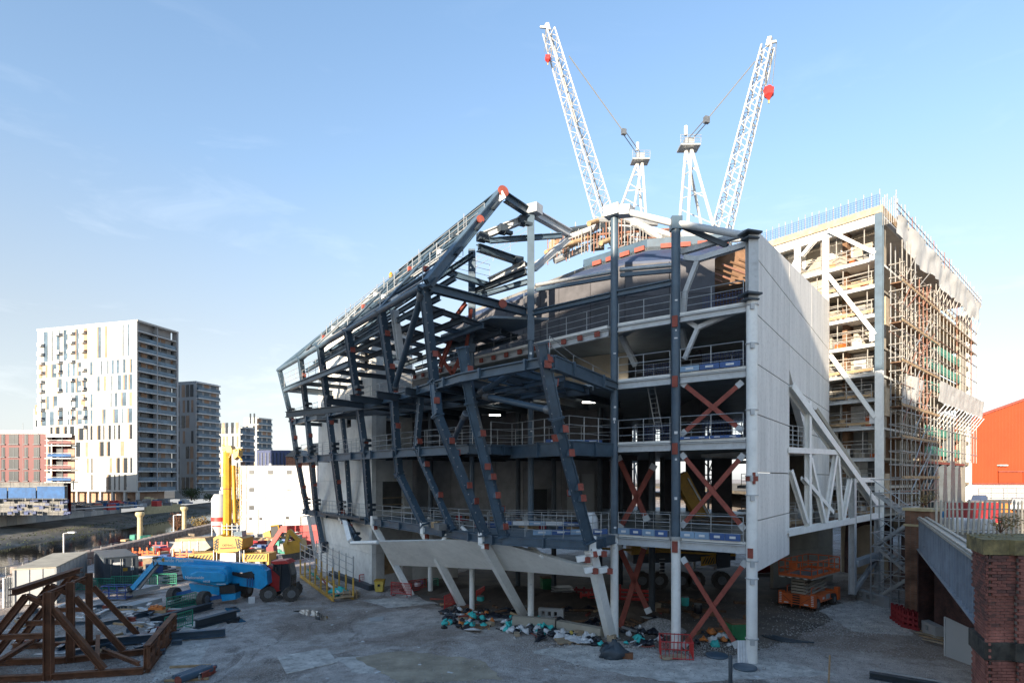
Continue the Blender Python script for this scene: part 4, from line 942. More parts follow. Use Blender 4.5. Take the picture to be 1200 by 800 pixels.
# ---- white node castings, struts and fascia
def node(p, s=.45):
    mb = MB(); mb.beam(p+V((0, 0, .25)), p-V((0, 0, .55)), s, s*.9, ALN); o = mb.build('node', 'paint_white', B)
    for dr in (R1, -OUT*.6+ALN*.6): stub(p-V((0, 0, .75)), dr, .35, .26, 'paint_white', o)
struts = [(onL(1, 361)+V((0, 0, -.1)), V((-20.6, 61.5, 0)), .26), (onL(1, 438), V((-8.1, 46.8, 0)), .38), (onL(1, 497), V((-3.67, 43, 0)), .42), (onL(1, 566), V((.82, 40, 0)), .44), (onL(1, 692), V((5.87, 34.4, 0)), .46)]
for a, b, s in struts:
    mb = MB(); mb.beam(a-V((0, 0, .5)), b, s*1.15, s, ALN); o = mb.build('strut', 'paint_white', B)
    mb = MB(); mb.box(b, .8, .8, .07, .6); mb.build('base_plate', 'galv', o)
    if s > .3: node(a)
node(onL(1, 400)); mb = MB(); mb.beam(onL(1, 404)-V((0, 0, .3)), P(411, 634, 47.0), .4, .4, ALN); mb.build('strut', 'paint_white', B)
mb = MB(); mb.tube(P(412, 636, 46.5), P(443, 635, 43.4), .16, 10); mb.build('strut', 'paint_white', B)
for a, b in (((530, 618, 38), (519, 633, 38.5)), ((541, 617, 37.6), (557, 633, 37)), ((620, 638, 34.5), (636, 652, 33.0))):
    mb = MB(); mb.tube(P(*a), P(*b), .13, 8); mb.build('strut', 'paint_white', B)
A1, A2, A3, A4, A5, A6, A7 = P(443, 634, 43.3), P(500, 633, 39.4), P(569, 631.5, 35), P(590, 637, 33.8), P(671, 660, 31.8), P(691, 662, 31.5), P(693, 676, 32.1)
B1, B2, B3 = P(460, 662, 44.8), P(513, 664, 41.3), P(586, 667.5, 37.4)
th = V((.25, .25, .05))
def fas(*p):
    c = sum(p, V())/len(p); q = [x+(c-x)*.004 for x in p]; mb = MB(); mb.sheet(q, th); mb.build('fascia_panel', 'fascia', B)
def onpl(p, a, b, c):
    n = (b-a).cross(c-a); o_ = V((0, 0, H)); r_ = p-o_; return o_+r_*((a-o_).dot(n)/r_.dot(n))
A4, A5, A6 = [onpl(p, A3, B3, A7) for p in (A4, A5, A6)]; B2 = onpl(B2, A2, A3, B3); A1 = onpl(A1, A2, B2, B1)
fas(A1, A2, B2, B1); fas(A2, A3, B3, B2); fas(A3, A4, A5, A6, A7, B3)
# thin steel ledge over the fascia
mb = MB(); mb.beam(A3+V((0, 0, .05)), A4+V((0, 0, .05)), .3, .06); mb.build('ledge', 'steel_dark', B)
for px, py, d in ((681, 655, 31.2), (700, 648, 31.2), (690, 668, 31.2), (707, 668, 31.6)):
    p = P(px, py, d); mb = MB(); mb.beam(p-V((.25, 0, 0)), p+V((.25, 0, .1)), .45, .3); mb.build('node', 'paint_white', B); mb = MB(); mb.box(p+V((.3, -.2, -.15)), .25, .3, .3, .3); mb.build('end_plate', 'primer', B)

# ---- white panelled wall on the right flank
wn_ = V((.812, -.584, 0)); w0 = V((12.75, 30.1, 0))
fw = Face(w0, U, wn_)
rz_ = [4.64, 7.3, 9.8, 12.8, 15.4, 17.95, 20.84, 26]; ru = [0, 8.4, 17, 26.5]
def clip(poly, f):
    o_ = []
    for i, a in enumerate(poly):
        b = poly[(i+1) % len(poly)]; fa, fb = f(a), f(b)
        if fa >= 0: o_.append(a)
        if fa*fb < 0: t_ = fa/(fa-fb); o_.append((a[0]+(b[0]-a[0])*t_, a[1]+(b[1]-a[1])*t_))
    return o_
for i in range(3):
    for j in range(7):
        g_ = .03; pl = [(ru[i]+g_, rz_[j]+g_), (ru[i+1]-g_, rz_[j]+g_), (ru[i+1]-g_, rz_[j+1]-g_), (ru[i]+g_, rz_[j+1]-g_)]
        pl = clip(pl, lambda p: 22.3+p[0]*.108-p[1])
        if i: pl = clip(pl, lambda p: p[1]-(16.4-(p[0]-8.4)*.62)) if len(pl) > 2 else pl
        if len(pl) > 2: mb = MB(); mb.sheet([fw.p(u, z, 0) for u, z in pl], -wn_*.42); mb.build('wall_panel', 'concrete_panel', B)
mb = MB(); fw.panel(mb, -.012, .0, 4.7, 22.2, -.42, -.3); mb.build('joint_strip', 'black', B)
# ================================================================ SCAFFOLDED TOWER BEHIND
def brick_mat(name, c1, c2, mo, sc=1.0):
    m = bpy.data.materials.new(name); m.use_nodes = True; t = m.node_tree; b = t.nodes['Principled BSDF']; b.inputs['Roughness'].default_value = .92
    tc = t.nodes.new('ShaderNodeTexCoord'); s = t.nodes.new('ShaderNodeSeparateXYZ'); c = t.nodes.new('ShaderNodeCombineXYZ'); a = t.nodes.new('ShaderNodeMath'); a.operation = 'ADD'
    t.links.new(tc.outputs['Object'], s.inputs[0]); t.links.new(s.outputs[0], a.inputs[0]); t.links.new(s.outputs[1], a.inputs[1]); t.links.new(a.outputs[0], c.inputs[0]); t.links.new(s.outputs[2], c.inputs[1])
    k = t.nodes.new('ShaderNodeTexBrick'); k.inputs['Scale'].default_value = 1; k.inputs['Brick Width'].default_value = .225*sc; k.inputs['Row Height'].default_value = .075*sc; k.inputs['Mortar Size'].default_value = .008
    k.inputs['Color1'].default_value = (*c1, 1); k.inputs['Color2'].default_value = (*c2, 1); k.inputs['Mortar'].default_value = (*mo, 1); t.links.new(c.outputs[0], k.inputs['Vector'])
    n = t.nodes.new('ShaderNodeTexNoise'); n.inputs['Scale'].default_value = .9; n.inputs['Detail'].default_value = 6; t.links.new(tc.outputs['Object'], n.inputs['Vector'])
    r = t.nodes.new('ShaderNodeValToRGB'); r.color_ramp.elements[0].position = .35; r.color_ramp.elements[0].color = (.35, .35, .36, 1); r.color_ramp.elements[1].position = .7; t.links.new(n.outputs['Fac'], r.inputs[0])
    x = t.nodes.new('ShaderNodeMixRGB'); x.blend_type = 'MULTIPLY'; x.inputs[0].default_value = 1; t.links.new(k.outputs['Color'], x.inputs[1]); t.links.new(r.outputs[0], x.inputs[2]); t.links.new(x.outputs[0], b.inputs['Base Color']); M[name] = m
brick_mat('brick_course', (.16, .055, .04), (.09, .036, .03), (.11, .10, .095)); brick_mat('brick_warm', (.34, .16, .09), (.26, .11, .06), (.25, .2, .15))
T = thing('tower_building', 'tall half clad tower with open floors, timber edge boards and white sheeting along its roof', 'building', (36, 62, 0))
tr = random.Random(11)
B0 = V((31.25, 49.3, 0)); fL = Face(B0, (-.629, .777), (-.777, -.629)); fR = Face(B0, (.732, .682), (.682, -.732))
def uu(f, px):
    k = (px-600)/F; return (f.o.x-k*f.o.y)/(k*f.d.y-f.d.x)
def onface(f, px, py, e=0):
    g_ = Face(f.p(0, 0, e), f.d, f.n); p = g_.p(uu(g_, px), 0); return P(px, py, p.y)
fz = [6.3, 8.8, 11.3, 14.0, 16.4, 18.6, 21.1, 23.6, 26.1, 28.4]
corners = [fL.p(.3, 0), fL.p(13, 0), fL.p(13, 0)+fR.d*38, fR.p(38.5, 0)]
corn2 = [fL.p(.35, 0, -.3), fL.p(13, 0, -.3), fL.p(13, 0)+fR.d*38, fR.p(38.5, 0, -.3)]
for i, z in enumerate(fz):
    mb = MB(); mb.prism([(p.x, p.y) for p in corn2], z-.2, z); mb.build('floor_slab', 'concrete' if i % 2 else 'cream_wall', T)
    mb = MB(); mb.ib(fL.p(.35, z-.19, 0), fL.p(13, z-.19, 0), .2, .3, .05); mb.build('edge_beam', 'steel_grey', T)
    if tr.random() < .75: mb = MB(); fL.panel(mb, .5, tr.choice([5.5, 6.5, 9]), z+.12, z+.36, .02, .08); mb.build('edge_board', 'timber', T)
    railing(T, [fL.p(.6, z, .1), fL.p(12.5, z, .1)], 1.15, 'scaf_warm', 2.0, .03)
    mb = MB(); fR.panel(mb, 14, 38, z-.15, z+.2, .05, .15); mb.build('edge_board', 'timber_pale', T)
mb = MB(); mb.prism([(p.x, p.y) for p in corners], 31.9, 32.5); mb.build('roof_slab', 'concrete', T)
mb = MB(); fL.panel(mb, -.2, 13, 31.2, 31.85, -.15, .06); mb.build('edge_beam', 'steel_grey', T)
mb = MB(); fL.panel(mb, -.3, 13, 32.0, 32.6, .08, .16); mb.build('edge_board', 'timber_pale', T)
mb = MB(); fR.panel(mb, .1, 39, 32.0, 32.7, .08, .16); mb.build('edge_board', 'timber', T)
# back walls behind the open floors
for j in range(len(fz)):
    z0 = fz[j]+.02; z1 = (fz[j+1] if j+1 < len(fz) else 31.9)-.32
    u = .6
    while u < 12.5:
        ww = tr.choice([1.2, 1.8, 2.4]); k = tr.random()
        mb = MB(); fL.panel(mb, u, u+ww-.05, z0, z1 if k < .7 else z0+(z1-z0)*tr.uniform(.4, .8), -2.6-.8*tr.random(), -2.4); mb.build('infill_wall', 'cream_wall' if k < .5 else ('timber_pale' if k > .93 else ('concrete' if k < .62 else 'concrete_dark')), T); u += ww
    for q in range(11):
        p = fL.p(tr.uniform(.8, 9), z0, -tr.uniform(.5, 1.9)); mb = MB(); mb.box(p, tr.uniform(.3, 1.1), tr.uniform(.3, .8), tr.uniform(.3, 1.1), tr.random()*3)
        mb.build('material_pack', tr.choice(['timber', 'galv', 'bag_white', 'lift_orange', 'timber_pale', 'concrete_dark', 'cream_wall']), T)
    for q in range(5):
        u_ = .9+q*1.9+tr.random(); mb = MB(); mb.tube(fL.p(u_, z0, -.35), fL.p(u_, z1, -.35), .045, 5); mb.build('prop', 'scaf_warm', T)
    for q in range(2):
        z_ = z0+.7+q*.8; mb = MB(); mb.tube(fL.p(.5, z_, -1.2), fL.p(tr.uniform(6, 12), z_+tr.uniform(-.3, .3), -1.0), .045, 5); mb.build('rail', 'scaf_warm', T)
mb = MB(); fL.panel(mb, 4.5, 13, 24.2, 28.9, -1.1, -.8); mb.build('concrete_panel', 'cream_wall', T)
mb = MB(); fL.panel(mb, 4.5, 13, 20.5, 24.17, -1.1, -.8); mb.build('concrete_panel', 'cream_wall', T)
# columns and braces
mb = MB(); mb.ib(fL.p(0, 0, .1), fL.p(0, 18.6, .1), .56, .5, .07, fR.d); mb.build('column', 'paint_white', T)
mb = MB(); mb.ib(fL.p(0, 18.605, .1), fL.p(0, 31.9, .1), .56, .5, .07, fR.d); mb.build('column', 'steel_slate', T)
mb = MB(); fR.panel(mb, .6, 1.5, 6, 31, -.4, -.1); mb.build('column', 'steel_dark', T)
for px, z0 in ((968, 19.5), (935, 27), (1000, 6.3)):
    u_ = uu(fL, px)
    if px == 1000: continue
    mb = MB(); fL.panel(mb, u_-.25, u_+.25, z0, 31.2, -.1, .2); mb.build('column', 'concrete_panel', T)
for a, b in (((971, 270), (1026, 297)), ((970, 322), (1026, 392)), ((973, 416), (1026, 489)), ((940, 300), (955, 282)), ((905, 296), (920, 318)), ((927, 318), (938, 296))):
    mb = MB(); mb.ib(onface(fL, *a, .25), onface(fL, *b, .25), .3, .34, .05, fL.n); mb.build('brace', 'paint_white', T)
    if a[0] > 965: p = onface(fL, *b, .18); mb = MB(); mb.box(p-V((0, 0, .5)), .9, .12, 1.0, math.atan2(fL.d.y, fL.d.x)); mb.build('gusset', 'bag_white', T)
for z in (7.5, 14.8, 22.5): mb = MB(); fR.panel(mb, .15, 1.3, z, z+2.4, .3, .4); mb.build('plywood_screen', 'timber_pale', T)
# river side: recessed wall, green netting, soffits, cream end column
mb = MB(); fR.panel(mb, 1.6, 38, 6, 31.8, -3.4, -3); mb.build('inner_wall', 'timber_dark', T)
for z in (22.9, 20.9, 18.7, 13.9, 11.8):
    for k in range(6):
        u0 = 14.5+k*2.9; mb = MB(); fR.panel(mb, u0, u0+2.8, z+.1, z+.95+.15*tr.random(), .2, .24); mb.build('debris_net', 'net_green', T)
for i in range(9):
    u0 = 15+i*2.1; mb = MB(); fR.panel(mb, u0, u0+.35, 11.2, 29, -2.9, -2.5); mb.build('inner_post', 'cream_wall' if i % 3 else 'timber_dark', T)
mb = MB(); fR.panel(mb, 32, 34.8, 6, 29.4, -.2, .3); mb.build('end_column', 'cream_wall', T)
mb = MB(); fR.panel(mb, 35, 37.8, 6, 29.4, -.6, -.2); mb.build('end_column', 'steel_dark', T)
mb = MB(); fR.panel(mb, 38.2, 39.6, 6, 32.2, -.4, .2); mb.build('end_column', 'concrete_panel', T)
mb = MB(); fR.panel(mb, 13, 33, 11.0, 11.25, .2, .5); mb.build('edge_beam', 'primer_dark', T)
for i, u0 in enumerate((16.5, 20.5, 24.5, 28)):
    mb = MB(); mb.hexa([fR.p(u0-.3, 6, .6), fR.p(u0+2.5, 6, .6), fR.p(u0+2.5, 6, -.3), fR.p(u0-.3, 6, -.3)], [fR.p(u0+.7, 10.95 if i != 2 else 16, .6), fR.p(u0+1.9, 10.95 if i != 2 else 16, .6), fR.p(u0+1.9, 10.95 if i != 2 else 16, -.3), fR.p(u0+.7, 10.95 if i != 2 else 16, -.3)]); mb.build('raking_pillar', 'steel_dark', T)
def drape(u0, u1, z0, z1, e, name, m, wv=.35, parent=None, n=60, k=8):
    mb = MB(); vs = []
    for i in range(n+1):
        u_ = u0+(u1-u0)*i/n
        for j in range(k+1):
            t_ = j/k; zz = z0(u_)+(z1-z0(u_))*t_
            vs.append(fR.p(u_, zz, e+wv*.6*noise.noise(V((u_*.55, t_*1.2, e)))+.10*noise.noise(V((u_*2.2, t_*3, 1)))-.2*(1-t_)))
    mb.add(vs, [(i*(k+1)+j, (i+1)*(k+1)+j, (i+1)*(k+1)+j+1, i*(k+1)+j+1) for i in range(n) for j in range(k)], True); return mb.build(name, m, parent)
drape(.6, 38.8, lambda u: 29.3+.25*math.sin(u*.55)+.12*math.sin(u*1.7)+max(0, .8-u*.2), 31.7, 1.3, 'roof_sheeting', 'sheeting', .5, T)
drape(13.8, 37.8, lambda u: 17.05+.08*math.sin(u), 19.15, 1.7, 'band_sheeting', 'sheeting', .15, T)
drape(3, 9, lambda u: 16.2+.5*math.sin(u), 18.6, 1.2, 'band_sheeting', 'sheeting', .6, T, 20)
# roof edge fence
for i in range(22):
    u_ = i*.62; mb = MB(); mb.tube(fL.p(u_, 32.5, 0), fL.p(u_, 33.9+.15*tr.random(), 0), .035, 5); mb.build('roof_post', 'scaf_warm', T)
mb = MB()
for i in range(54): mb.beam(fL.p(i*.25, 32.6, .06), fL.p(i*.25, 33.6, .06), .02, .02)
for i in range(6): mb.beam(fL.p(0, 32.65+i*.19, .06), fL.p(13.2, 32.65+i*.19, .06), .02, .02)
mb.build('roof_mesh', 'blue_banner', T)

# ---- scaffold on the river side face
Q = thing('scaffold', 'tall tube and board scaffold climbing the right face of the half clad tower', 'scaffold', (39, 57, 6))
def tb(p, q, name, m='scaf_warm', r=.045): mb = MB(); mb.tube(p, q, r, 5); return mb.build(name, m, Q)
mats_ = ['scaf_warm', 'scaf_warm', 'scaf_warm', 'scaf_warm', 'scaf_red', 'galv', 'galv']
for i in range(10):
    u_ = 1.8+i*1.45
    for e in (.35, 1.2): tb(fR.p(u_, 6, e), fR.p(u_, (29.6 if i < 4 else 27.4)+tr.random(), e), 'standard', tr.choice(mats_))
for k in range(19):
    z = 7.2+k*1.15
    for e in (.35, 1.2): tb(fR.p(1.5, z, e), fR.p(15.2, z, e), 'ledger', tr.choice(mats_))
    for i in range(0, 10, 2): tb(fR.p(1.8+i*1.45, z+.06, .2), fR.p(1.8+i*1.45, z+.06, 1.4), 'transom')
for k in range(34):
    a = 1.8+tr.randrange(0, 7)*1.45; z = 7+(k%15)*1.45; tb(fR.p(a, z, 1.25), fR.p(a+tr.choice([2.9, 4.3]), z+2.3, 1.25), 'brace', tr.choice(mats_))
for z in (9.4, 12.9, 15.6, 19.4, 22.8, 26.2):
    mb = MB(); fR.panel(mb, 1.5, 15.3, z, z+.08, .4, 1.2); mb.build('board', 'timber_dark', Q)
    mb = MB(); fR.panel(mb, 1.5, 15.3, z+.09, z+.3, 1.26, 1.3); mb.build('toe_board', 'timber', Q)
for i in range(14):
    u_ = 15.8+i*1.7
    tb(fR.p(u_, 11.4, .9), fR.p(u_, 29.4, .9), 'standard', tr.choice(mats_))
    tb(fR.p(u_-.6, 26.2, .3), fR.p(u_+.7, 29.4, 1.2), 'raker', 'scaf_warm'); tb(fR.p(u_-.5, 14.9, .3), fR.p(u_+.6, 17.1, 1.6), 'raker', 'bag_white')
for z in (12.4, 14.6, 16.4, 19.6, 21.7, 23.7, 25.2, 26.6, 28): tb(fR.p(15, z, .95), fR.p(38, z, .95), 'ledger', tr.choice(mats_))
for k in range(2):
    mb = MB(); fR.panel(mb, 15, 38, 25.3+k*1.4, 25.38+k*1.4, .3, .9); mb.build('board', 'timber', Q)
for i in range(34):
    u_ = .4+i*1.17; tb(fR.p(u_, 31.4, 1.2), fR.p(u_, 32.7+.6*tr.random(), 1.2), 'standard', tr.choice(mats_), .04)
    if i % 2: tb(fR.p(u_, 31.9, 1.2), fR.p(u_+1.6, 32.8, .6), 'brace', 'galv', .035)
for z in (32.0, 32.5): tb(fR.p(0, z, 1.2), fR.p(39.5, z, 1.2), 'ledger', 'galv', .04)
for i in range(8): tb(fR.p(-.2, 30.8, .1+i*.16), fR.p(-.2+.2*tr.random(), 32.7+.9*tr.random(), .1+i*.16), 'standard', 'scaf_warm', .035)

# ---- silver stair tower
St = thing('stair_tower', 'silver scaffold stair tower at the foot of the half clad tower', 'scaffold', (28.5, 43.2, 0))
sx_, sy_ = 1.9, 2.6
def sp(x, y, z): return V((28.5, 43.2, 0))+V((.75, .66, 0))*x+V((-.66, .75, 0))*y+V((0, 0, z))
for x in (-sx_/2, sx_/2):
    for y in (-sy_/2, 0, sy_/2): mb = MB(); mb.tube(sp(x, y, 0), sp(x, y, 8.6), .05, 6); mb.build('standard', 'galv', St)
for k in range(5):
    z = .4+k*2
    for s_ in (-1, 1):
        for zz in (z, z+1.0): mb = MB(); mb.tube(sp(-sx_/2, s_*sy_/2, zz), sp(sx_/2, s_*sy_/2, zz), .035, 5); mb.build('ledger', 'galv', St); mb = MB(); mb.tube(sp(s_*sx_/2, -sy_/2, zz), sp(s_*sx_/2, sy_/2, zz), .035, 5); mb.build('ledger', 'galv', St)
    if k < 4:
        d = 1 if k % 2 else -1
        mb = MB(); mb.beam(sp(-.5, -1.2*d, z), sp(-.5, 1.2*d, z+2), .06, .2); mb.beam(sp(.5, -1.2*d, z), sp(.5, 1.2*d, z+2), .06, .2); mb.build('stringer', 'galv', St)
        mb = MB()
        for i in range(9): c = sp(0, -1.2*d+2.4*d*i/9, z+.1+2*i/9); mb.beam(c-V((.75, .66, 0))*.5, c+V((.75, .66, 0))*.5, .22, .04)
        mb.build('tread', 'galv', St)
        mb = MB(); mb.tube(sp(-.9, -1.2*d, z+1), sp(-.9, 1.2*d, z+3), .035, 5); mb.tube(sp(.9, -1.3, z), sp(.9, 1.3, z+2), .035, 5); mb.build('brace', 'galv', St)

# ---- white link truss between the flank wall and the tower
K = thing('link_truss', 'pale steel link bridge trussed between the white flank wall and the tower', 'footbridge', (24, 42.5, 0))
La, Lb = V((17.6, 36.8, 0)), V((30.3, 48, 0)); fk = Face(La, (Lb-La).to_2d(), (.66, -.75))
def kp(px, py, e=0): return onface(fk, px, py, e)
def kb(a, b, w=.3, m='paint_white', name='chord', e=0): mb = MB(); mb.ib(kp(*a, e), kp(*b, e), w, w*1.05, .05, fk.n); return mb.build(name, m, K)
kb((921, 624), (1030, 603.5), .42); kb((921, 527), (982, 530), .36); kb((1001, 562), (1029, 562), .36)
kb((947, 470), (947, 617), .34, name='post'); kb((999, 560), (999, 696), .42, 'steel_grey', 'post'); kb((1028, 604), (1028, 690), .36, 'steel_grey', 'post')
kb((925, 452), (1026, 592), .5, 'paint_white', 'diagonal'); kb((955, 480), (1006, 556), .34, 'cream_wall', 'diagonal', -1.5); kb((927, 440), (948, 505), .4, 'cream_wall', 'diagonal', -2.0)
for a, b in (((926, 551), (945, 612)), ((949, 536), (966, 612)), ((979, 533), (967, 612)), ((981, 533), (986, 612)), ((996, 562), (987, 612)), ((941, 560), (975, 600)), ((1001, 692), (1026, 656))): kb(a, b, .28, 'paint_white' if a[1] < 600 else 'steel_grey', 'diagonal')
kb((1001, 660), (1030, 650), .5, 'steel_grey')
mb = MB(); mb.prism([(p.x, p.y) for p in (La-fk.n*.3, Lb-fk.n*.3, Lb+V((-6, 8, 0)), La+V((-3, 8, 0)))], 6.0, 6.28); mb.build('deck', 'timber_dark', K)
mb = MB(); mb.prism([(p.x, p.y) for p in (La-fk.n*.4, La+fk.d*5-fk.n*.4, La+fk.d*3+V((-4, 8, 0)), La+V((-3, 8, 0)))], 11.1, 11.35); mb.build('deck', 'concrete', K)
railing(K, [fk.p(.3, 6.3, -.3), fk.p(16.5, 6.3, -.3)], 1.4, 'galv', 1.3); railing(K, [fk.p(.1, 11.4, -.2), fk.p(2.6, 11.4, -.2)], 1.5, 'galv', .8, .03, rails=5)
railing(K, [fk.p(3, 6.3, -4), fk.p(15.5, 6.3, -3)], 1.3, 'galv', 1.2)
for i in range(16):
    p = fk.p(tr.uniform(1, 14), 6.3, -tr.uniform(1, 5)); mb = MB(); mb.box(p, tr.uniform(.4, 1.3), tr.uniform(.3, .8), tr.uniform(.2, .9), tr.random()*3); mb.build('material_pack', tr.choice(['timber', 'timber_pale', 'galv', 'red', 'bag_white', 'cream_wall', 'concrete_dark']), K)
# cream back walls beneath and behind the link
b1, b2 = P(906, 560, 50), P(976, 560, 53.5); fb = Face(b1, (b2-b1).to_2d(), (.5, -.86)); ln = (V((b2.x, b2.y, 0))-V((b1.x, b1.y, 0))).length
Wt = thing('cream_wall', 'sunlit cream block wall under and behind the pale link bridge', 'wall', (b1.x, b1.y, 0))
for i in range(4):
    for j in range(4):
        mb = MB(); fb.panel(mb, ln*i/4+.01, ln*(i+1)/4-.01, j*3.2+.01, j*3.2+3.19, -.3, 0); mb.build('wall_panel', 'cream_wall', Wt)
mb = MB(); fb.panel(mb, ln*.25, ln*.45, 12.8, 16.5, -.3, -.05); mb.build('wall_panel', 'concrete_dark', Wt)

# ---- brick viaduct: retaining wall, arch, piers, girder
Vd = thing('viaduct_wall', 'dark brick viaduct wall with an arch behind the stair tower', 'wall', (31, 47, 0))
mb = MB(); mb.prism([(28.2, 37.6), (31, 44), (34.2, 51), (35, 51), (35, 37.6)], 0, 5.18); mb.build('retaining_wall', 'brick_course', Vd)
a, b = P(996, 560, 58), P(1046, 560, 55); fv = Face(a, (b-a).to_2d(), (0, -1)); lv = (V((b.x, b.y, 0))-V((a.x, a.y, 0))).length
ar = [fv.p(lv*.48+2.0*math.cos(t_), max(0, 2.6+2.4*math.sin(t_)), 0) for t_ in [math.pi*i/14 for i in range(15)]]
mb = MB(); top = [fv.p(lv*i/14, 6.0, 0) for i in range(15)][::-1]
for i in range(14): mb.sheet([ar[i], ar[i+1], top[i+1], top[i]][::1], -fv.n*.6)
mb.sheet([fv.p(0, 0), fv.p(0, 6.0), ar[14], fv.p(lv*.48-2, 0)], -fv.n*.6); mb.sheet([fv.p(lv, 0), fv.p(lv, 6.0), ar[0], fv.p(lv*.48+2, 0)], -fv.n*.6)
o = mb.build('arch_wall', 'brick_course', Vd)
mb = MB(); fv.panel(mb, lv*.48-2.2, lv*.48+2.2, 0, 5.2, -.9, -.7); mb.build('arch_infill', 'beige_board', Vd)
Pi = thing('brick_pier', 'sunlit topped brick pier at the far end of the blue girder', 'pier', (26.4, 37.2, 0))
mb = MB(); mb.box((26.5, 37.4, 0), 1.35, 1.5, 7.4, .5); mb.build('shaft', 'brick_warm', Pi)
mb = MB(); mb.box((26.5, 37.4, 7.402), 1.55, 1.7, .18, .5); mb.box((26.5, 37.4, 6.4), 1.48, 1.63, .14, .5); mb.build('coping', 'stone_buff', Pi)
mb = MB(); mb.prism([(25.2, 36.0), (26.6, 36.3), (28.4, 38.5), (28.4, 41)], 0, 5.0); mb.build('buttress', 'brick_course', Pi)
g1, g2 = V((25.5, 36.2, 0)), V((13.5, 16.3, 0)); gd = (g2-g1).normalized(); gn = V((-gd.y, gd.x, 0)); gn = gn if gn.x < 0 else -gn
Gd = thing('bridge_girder', 'blue grey riveted plate girder crossing to the near brick pier', 'bridge', (19.5, 26, 5))
gl = (g2-g1).length; fg = Face(g1, gd.to_2d(), gn.to_2d())
mb = MB(); fg.panel(mb, 0, gl, 5.1, 6.9, -.06, 0); mb.build('web', 'girder_blue', Gd)
mb = MB(); fg.panel(mb, -.2, gl+.2, 6.92, 7.02, -.42, .18); mb.build('flange', 'pale_metal', Gd)
mb = MB(); fg.panel(mb, -.2, gl+.2, 7.03, 7.1, -.36, -.22); fg.panel(mb, -.2, gl+.2, 7.03, 7.1, .0, .12); mb.build('top_rail', 'pale_metal', Gd)
mb = MB(); fg.panel(mb, -.2, gl+.2, 5.0, 5.08, -.35, .2); mb.build('flange', 'girder_blue', Gd)
for i in range(31):
    u_ = .3+i*(gl-.5)/30; mb = MB(); fg.panel(mb, u_, u_+.09, 5.09, 6.91, .003, .13); mb.build('stiffener', 'girder_blue', Gd)
mb = MB()
for i in range(60):
    u_ = .45+i*(gl-.6)/60
    for k in range(14): c = fg.p(u_, 5.2+k*.122, .012); mb.add([c+gd*.028, c+V((0, 0, .028)), c-gd*.028, c-V((0, 0, .028)), c+gn*.03], [(0, 1, 4), (1, 2, 4), (2, 3, 4), (3, 0, 4)])
stuff(mb.build('rivet', 'steel_grey', Gd))
mb = MB(); fg.panel(mb, 0, gl, 5.1, 5.5, -6, -.5); mb.build('deck', 'concrete_dark', Gd)
mb = MB(); fg.panel(mb, 0, gl, 6.0, 6.25, -5, -1.0); mb.build('walkway', 'deck_ground', Gd)
# abutment
Ab = thing('abutment_wall', 'dark stained brick abutment below the blue girder with a white notice', 'wall', (27, 34, 0))
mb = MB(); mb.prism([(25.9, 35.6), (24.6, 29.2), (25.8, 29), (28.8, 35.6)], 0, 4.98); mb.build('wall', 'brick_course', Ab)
a = V((24.95, 31.3, 2.65)); d_ = V((-1.3, -6.4, 0)).normalized()
mb = MB(); mb.beam(a, a+d_*.95, .03, .5); o = mb.build('notice', 'bag_white', Ab)
mb = MB(); 
for k in range(4): q = a+V((-.03, .0, .14-.09*k)); mb.beam(q+d_*.12, q+d_*(.82-.1*(k % 2)), .01, .025)
mb.build('notice_lettering', 'primer_dark', o)
mb = MB(); mb.tube(P(1083, 640, 33), P(1128, 712, 29), .03, 5); mb.build('cable', 'timber_dark', Ab)
# near pier built brick by brick
Np = thing('brick_pier', 'large near brick pier with mossy stone cap at the right edge', 'pier', (12.5, 14.5, 0))
c0 = [V((11.5, 14, 0)), V((12.1, 14, 0)), V((12.13, 13.9, 0)), V((15.5, 13.8, 0)), V((15.5, 15.7, 0)), V((12.16, 15.25, 0))]
def shrink(pts, k):
    c = sum(pts, V())/len(pts); return [p+(c-p).normalized()*k for p in pts]
core_ = shrink(c0, .03)
mb = MB(); mb.prism([(p.x, p.y) for p in core_], 0, 7.64); mb.build('mortar_core', 'mortar', Np)
mb = MB(); mb.box((0, 0, 0), .215, .05, .065); bsrc = mb.build('brick', 'brick', Np)
mb = MB(); mb.box((0, 0, 0), .215, .05, .065); bsrc2 = mb.build('brick', 'brick_dark', Np)
mb2 = MB(); cnt = 2; first = [bsrc, bsrc2]
runs = [(c0[1], c0[0]), (c0[0], c0[5]), (c0[2], c0[3])]
allb = []
for ri, (a, b) in enumerate(runs):
    d_ = (b-a).normalized(); l_ = (b-a).length; ang = math.atan2(d_.y, d_.x)
    nn_ = V((d_.y, -d_.x, 0)); nn_ = nn_ if nn_.dot(V((-.5, -.9, 0))) > 0 else -nn_
    for k in range(102):
        z = .0+k*.075; off = .11 if k % 2 else 0; proj = .05 if (z > 6.62 or z < 5.1) else 0
        n_ = int((l_-.05)/.225)+1
        for i in range(n_):
            x = .11+i*.225-off*(.5 if i == 0 else 1)
            if x > l_-.03 or (ri == 2 and x > .75): continue
            allb.append((z, a+d_*x+nn_*(-.012+proj+rnd.uniform(-.004, .004)), ang))
vis = sorted([b for b in allb if b[0] > 4.6], key=lambda b: -b[0])
for i, (z, p, ang) in enumerate(vis[:298]):
    if i < 2: o = first[i]; o.location = V((p.x, p.y, z))-OFF[Np]+OFF[Np]*0; o.data = o.data
    else: o = inst(rnd.choice([bsrc, bsrc, bsrc2]), 'brick', Np, (p.x, p.y, z), ang)
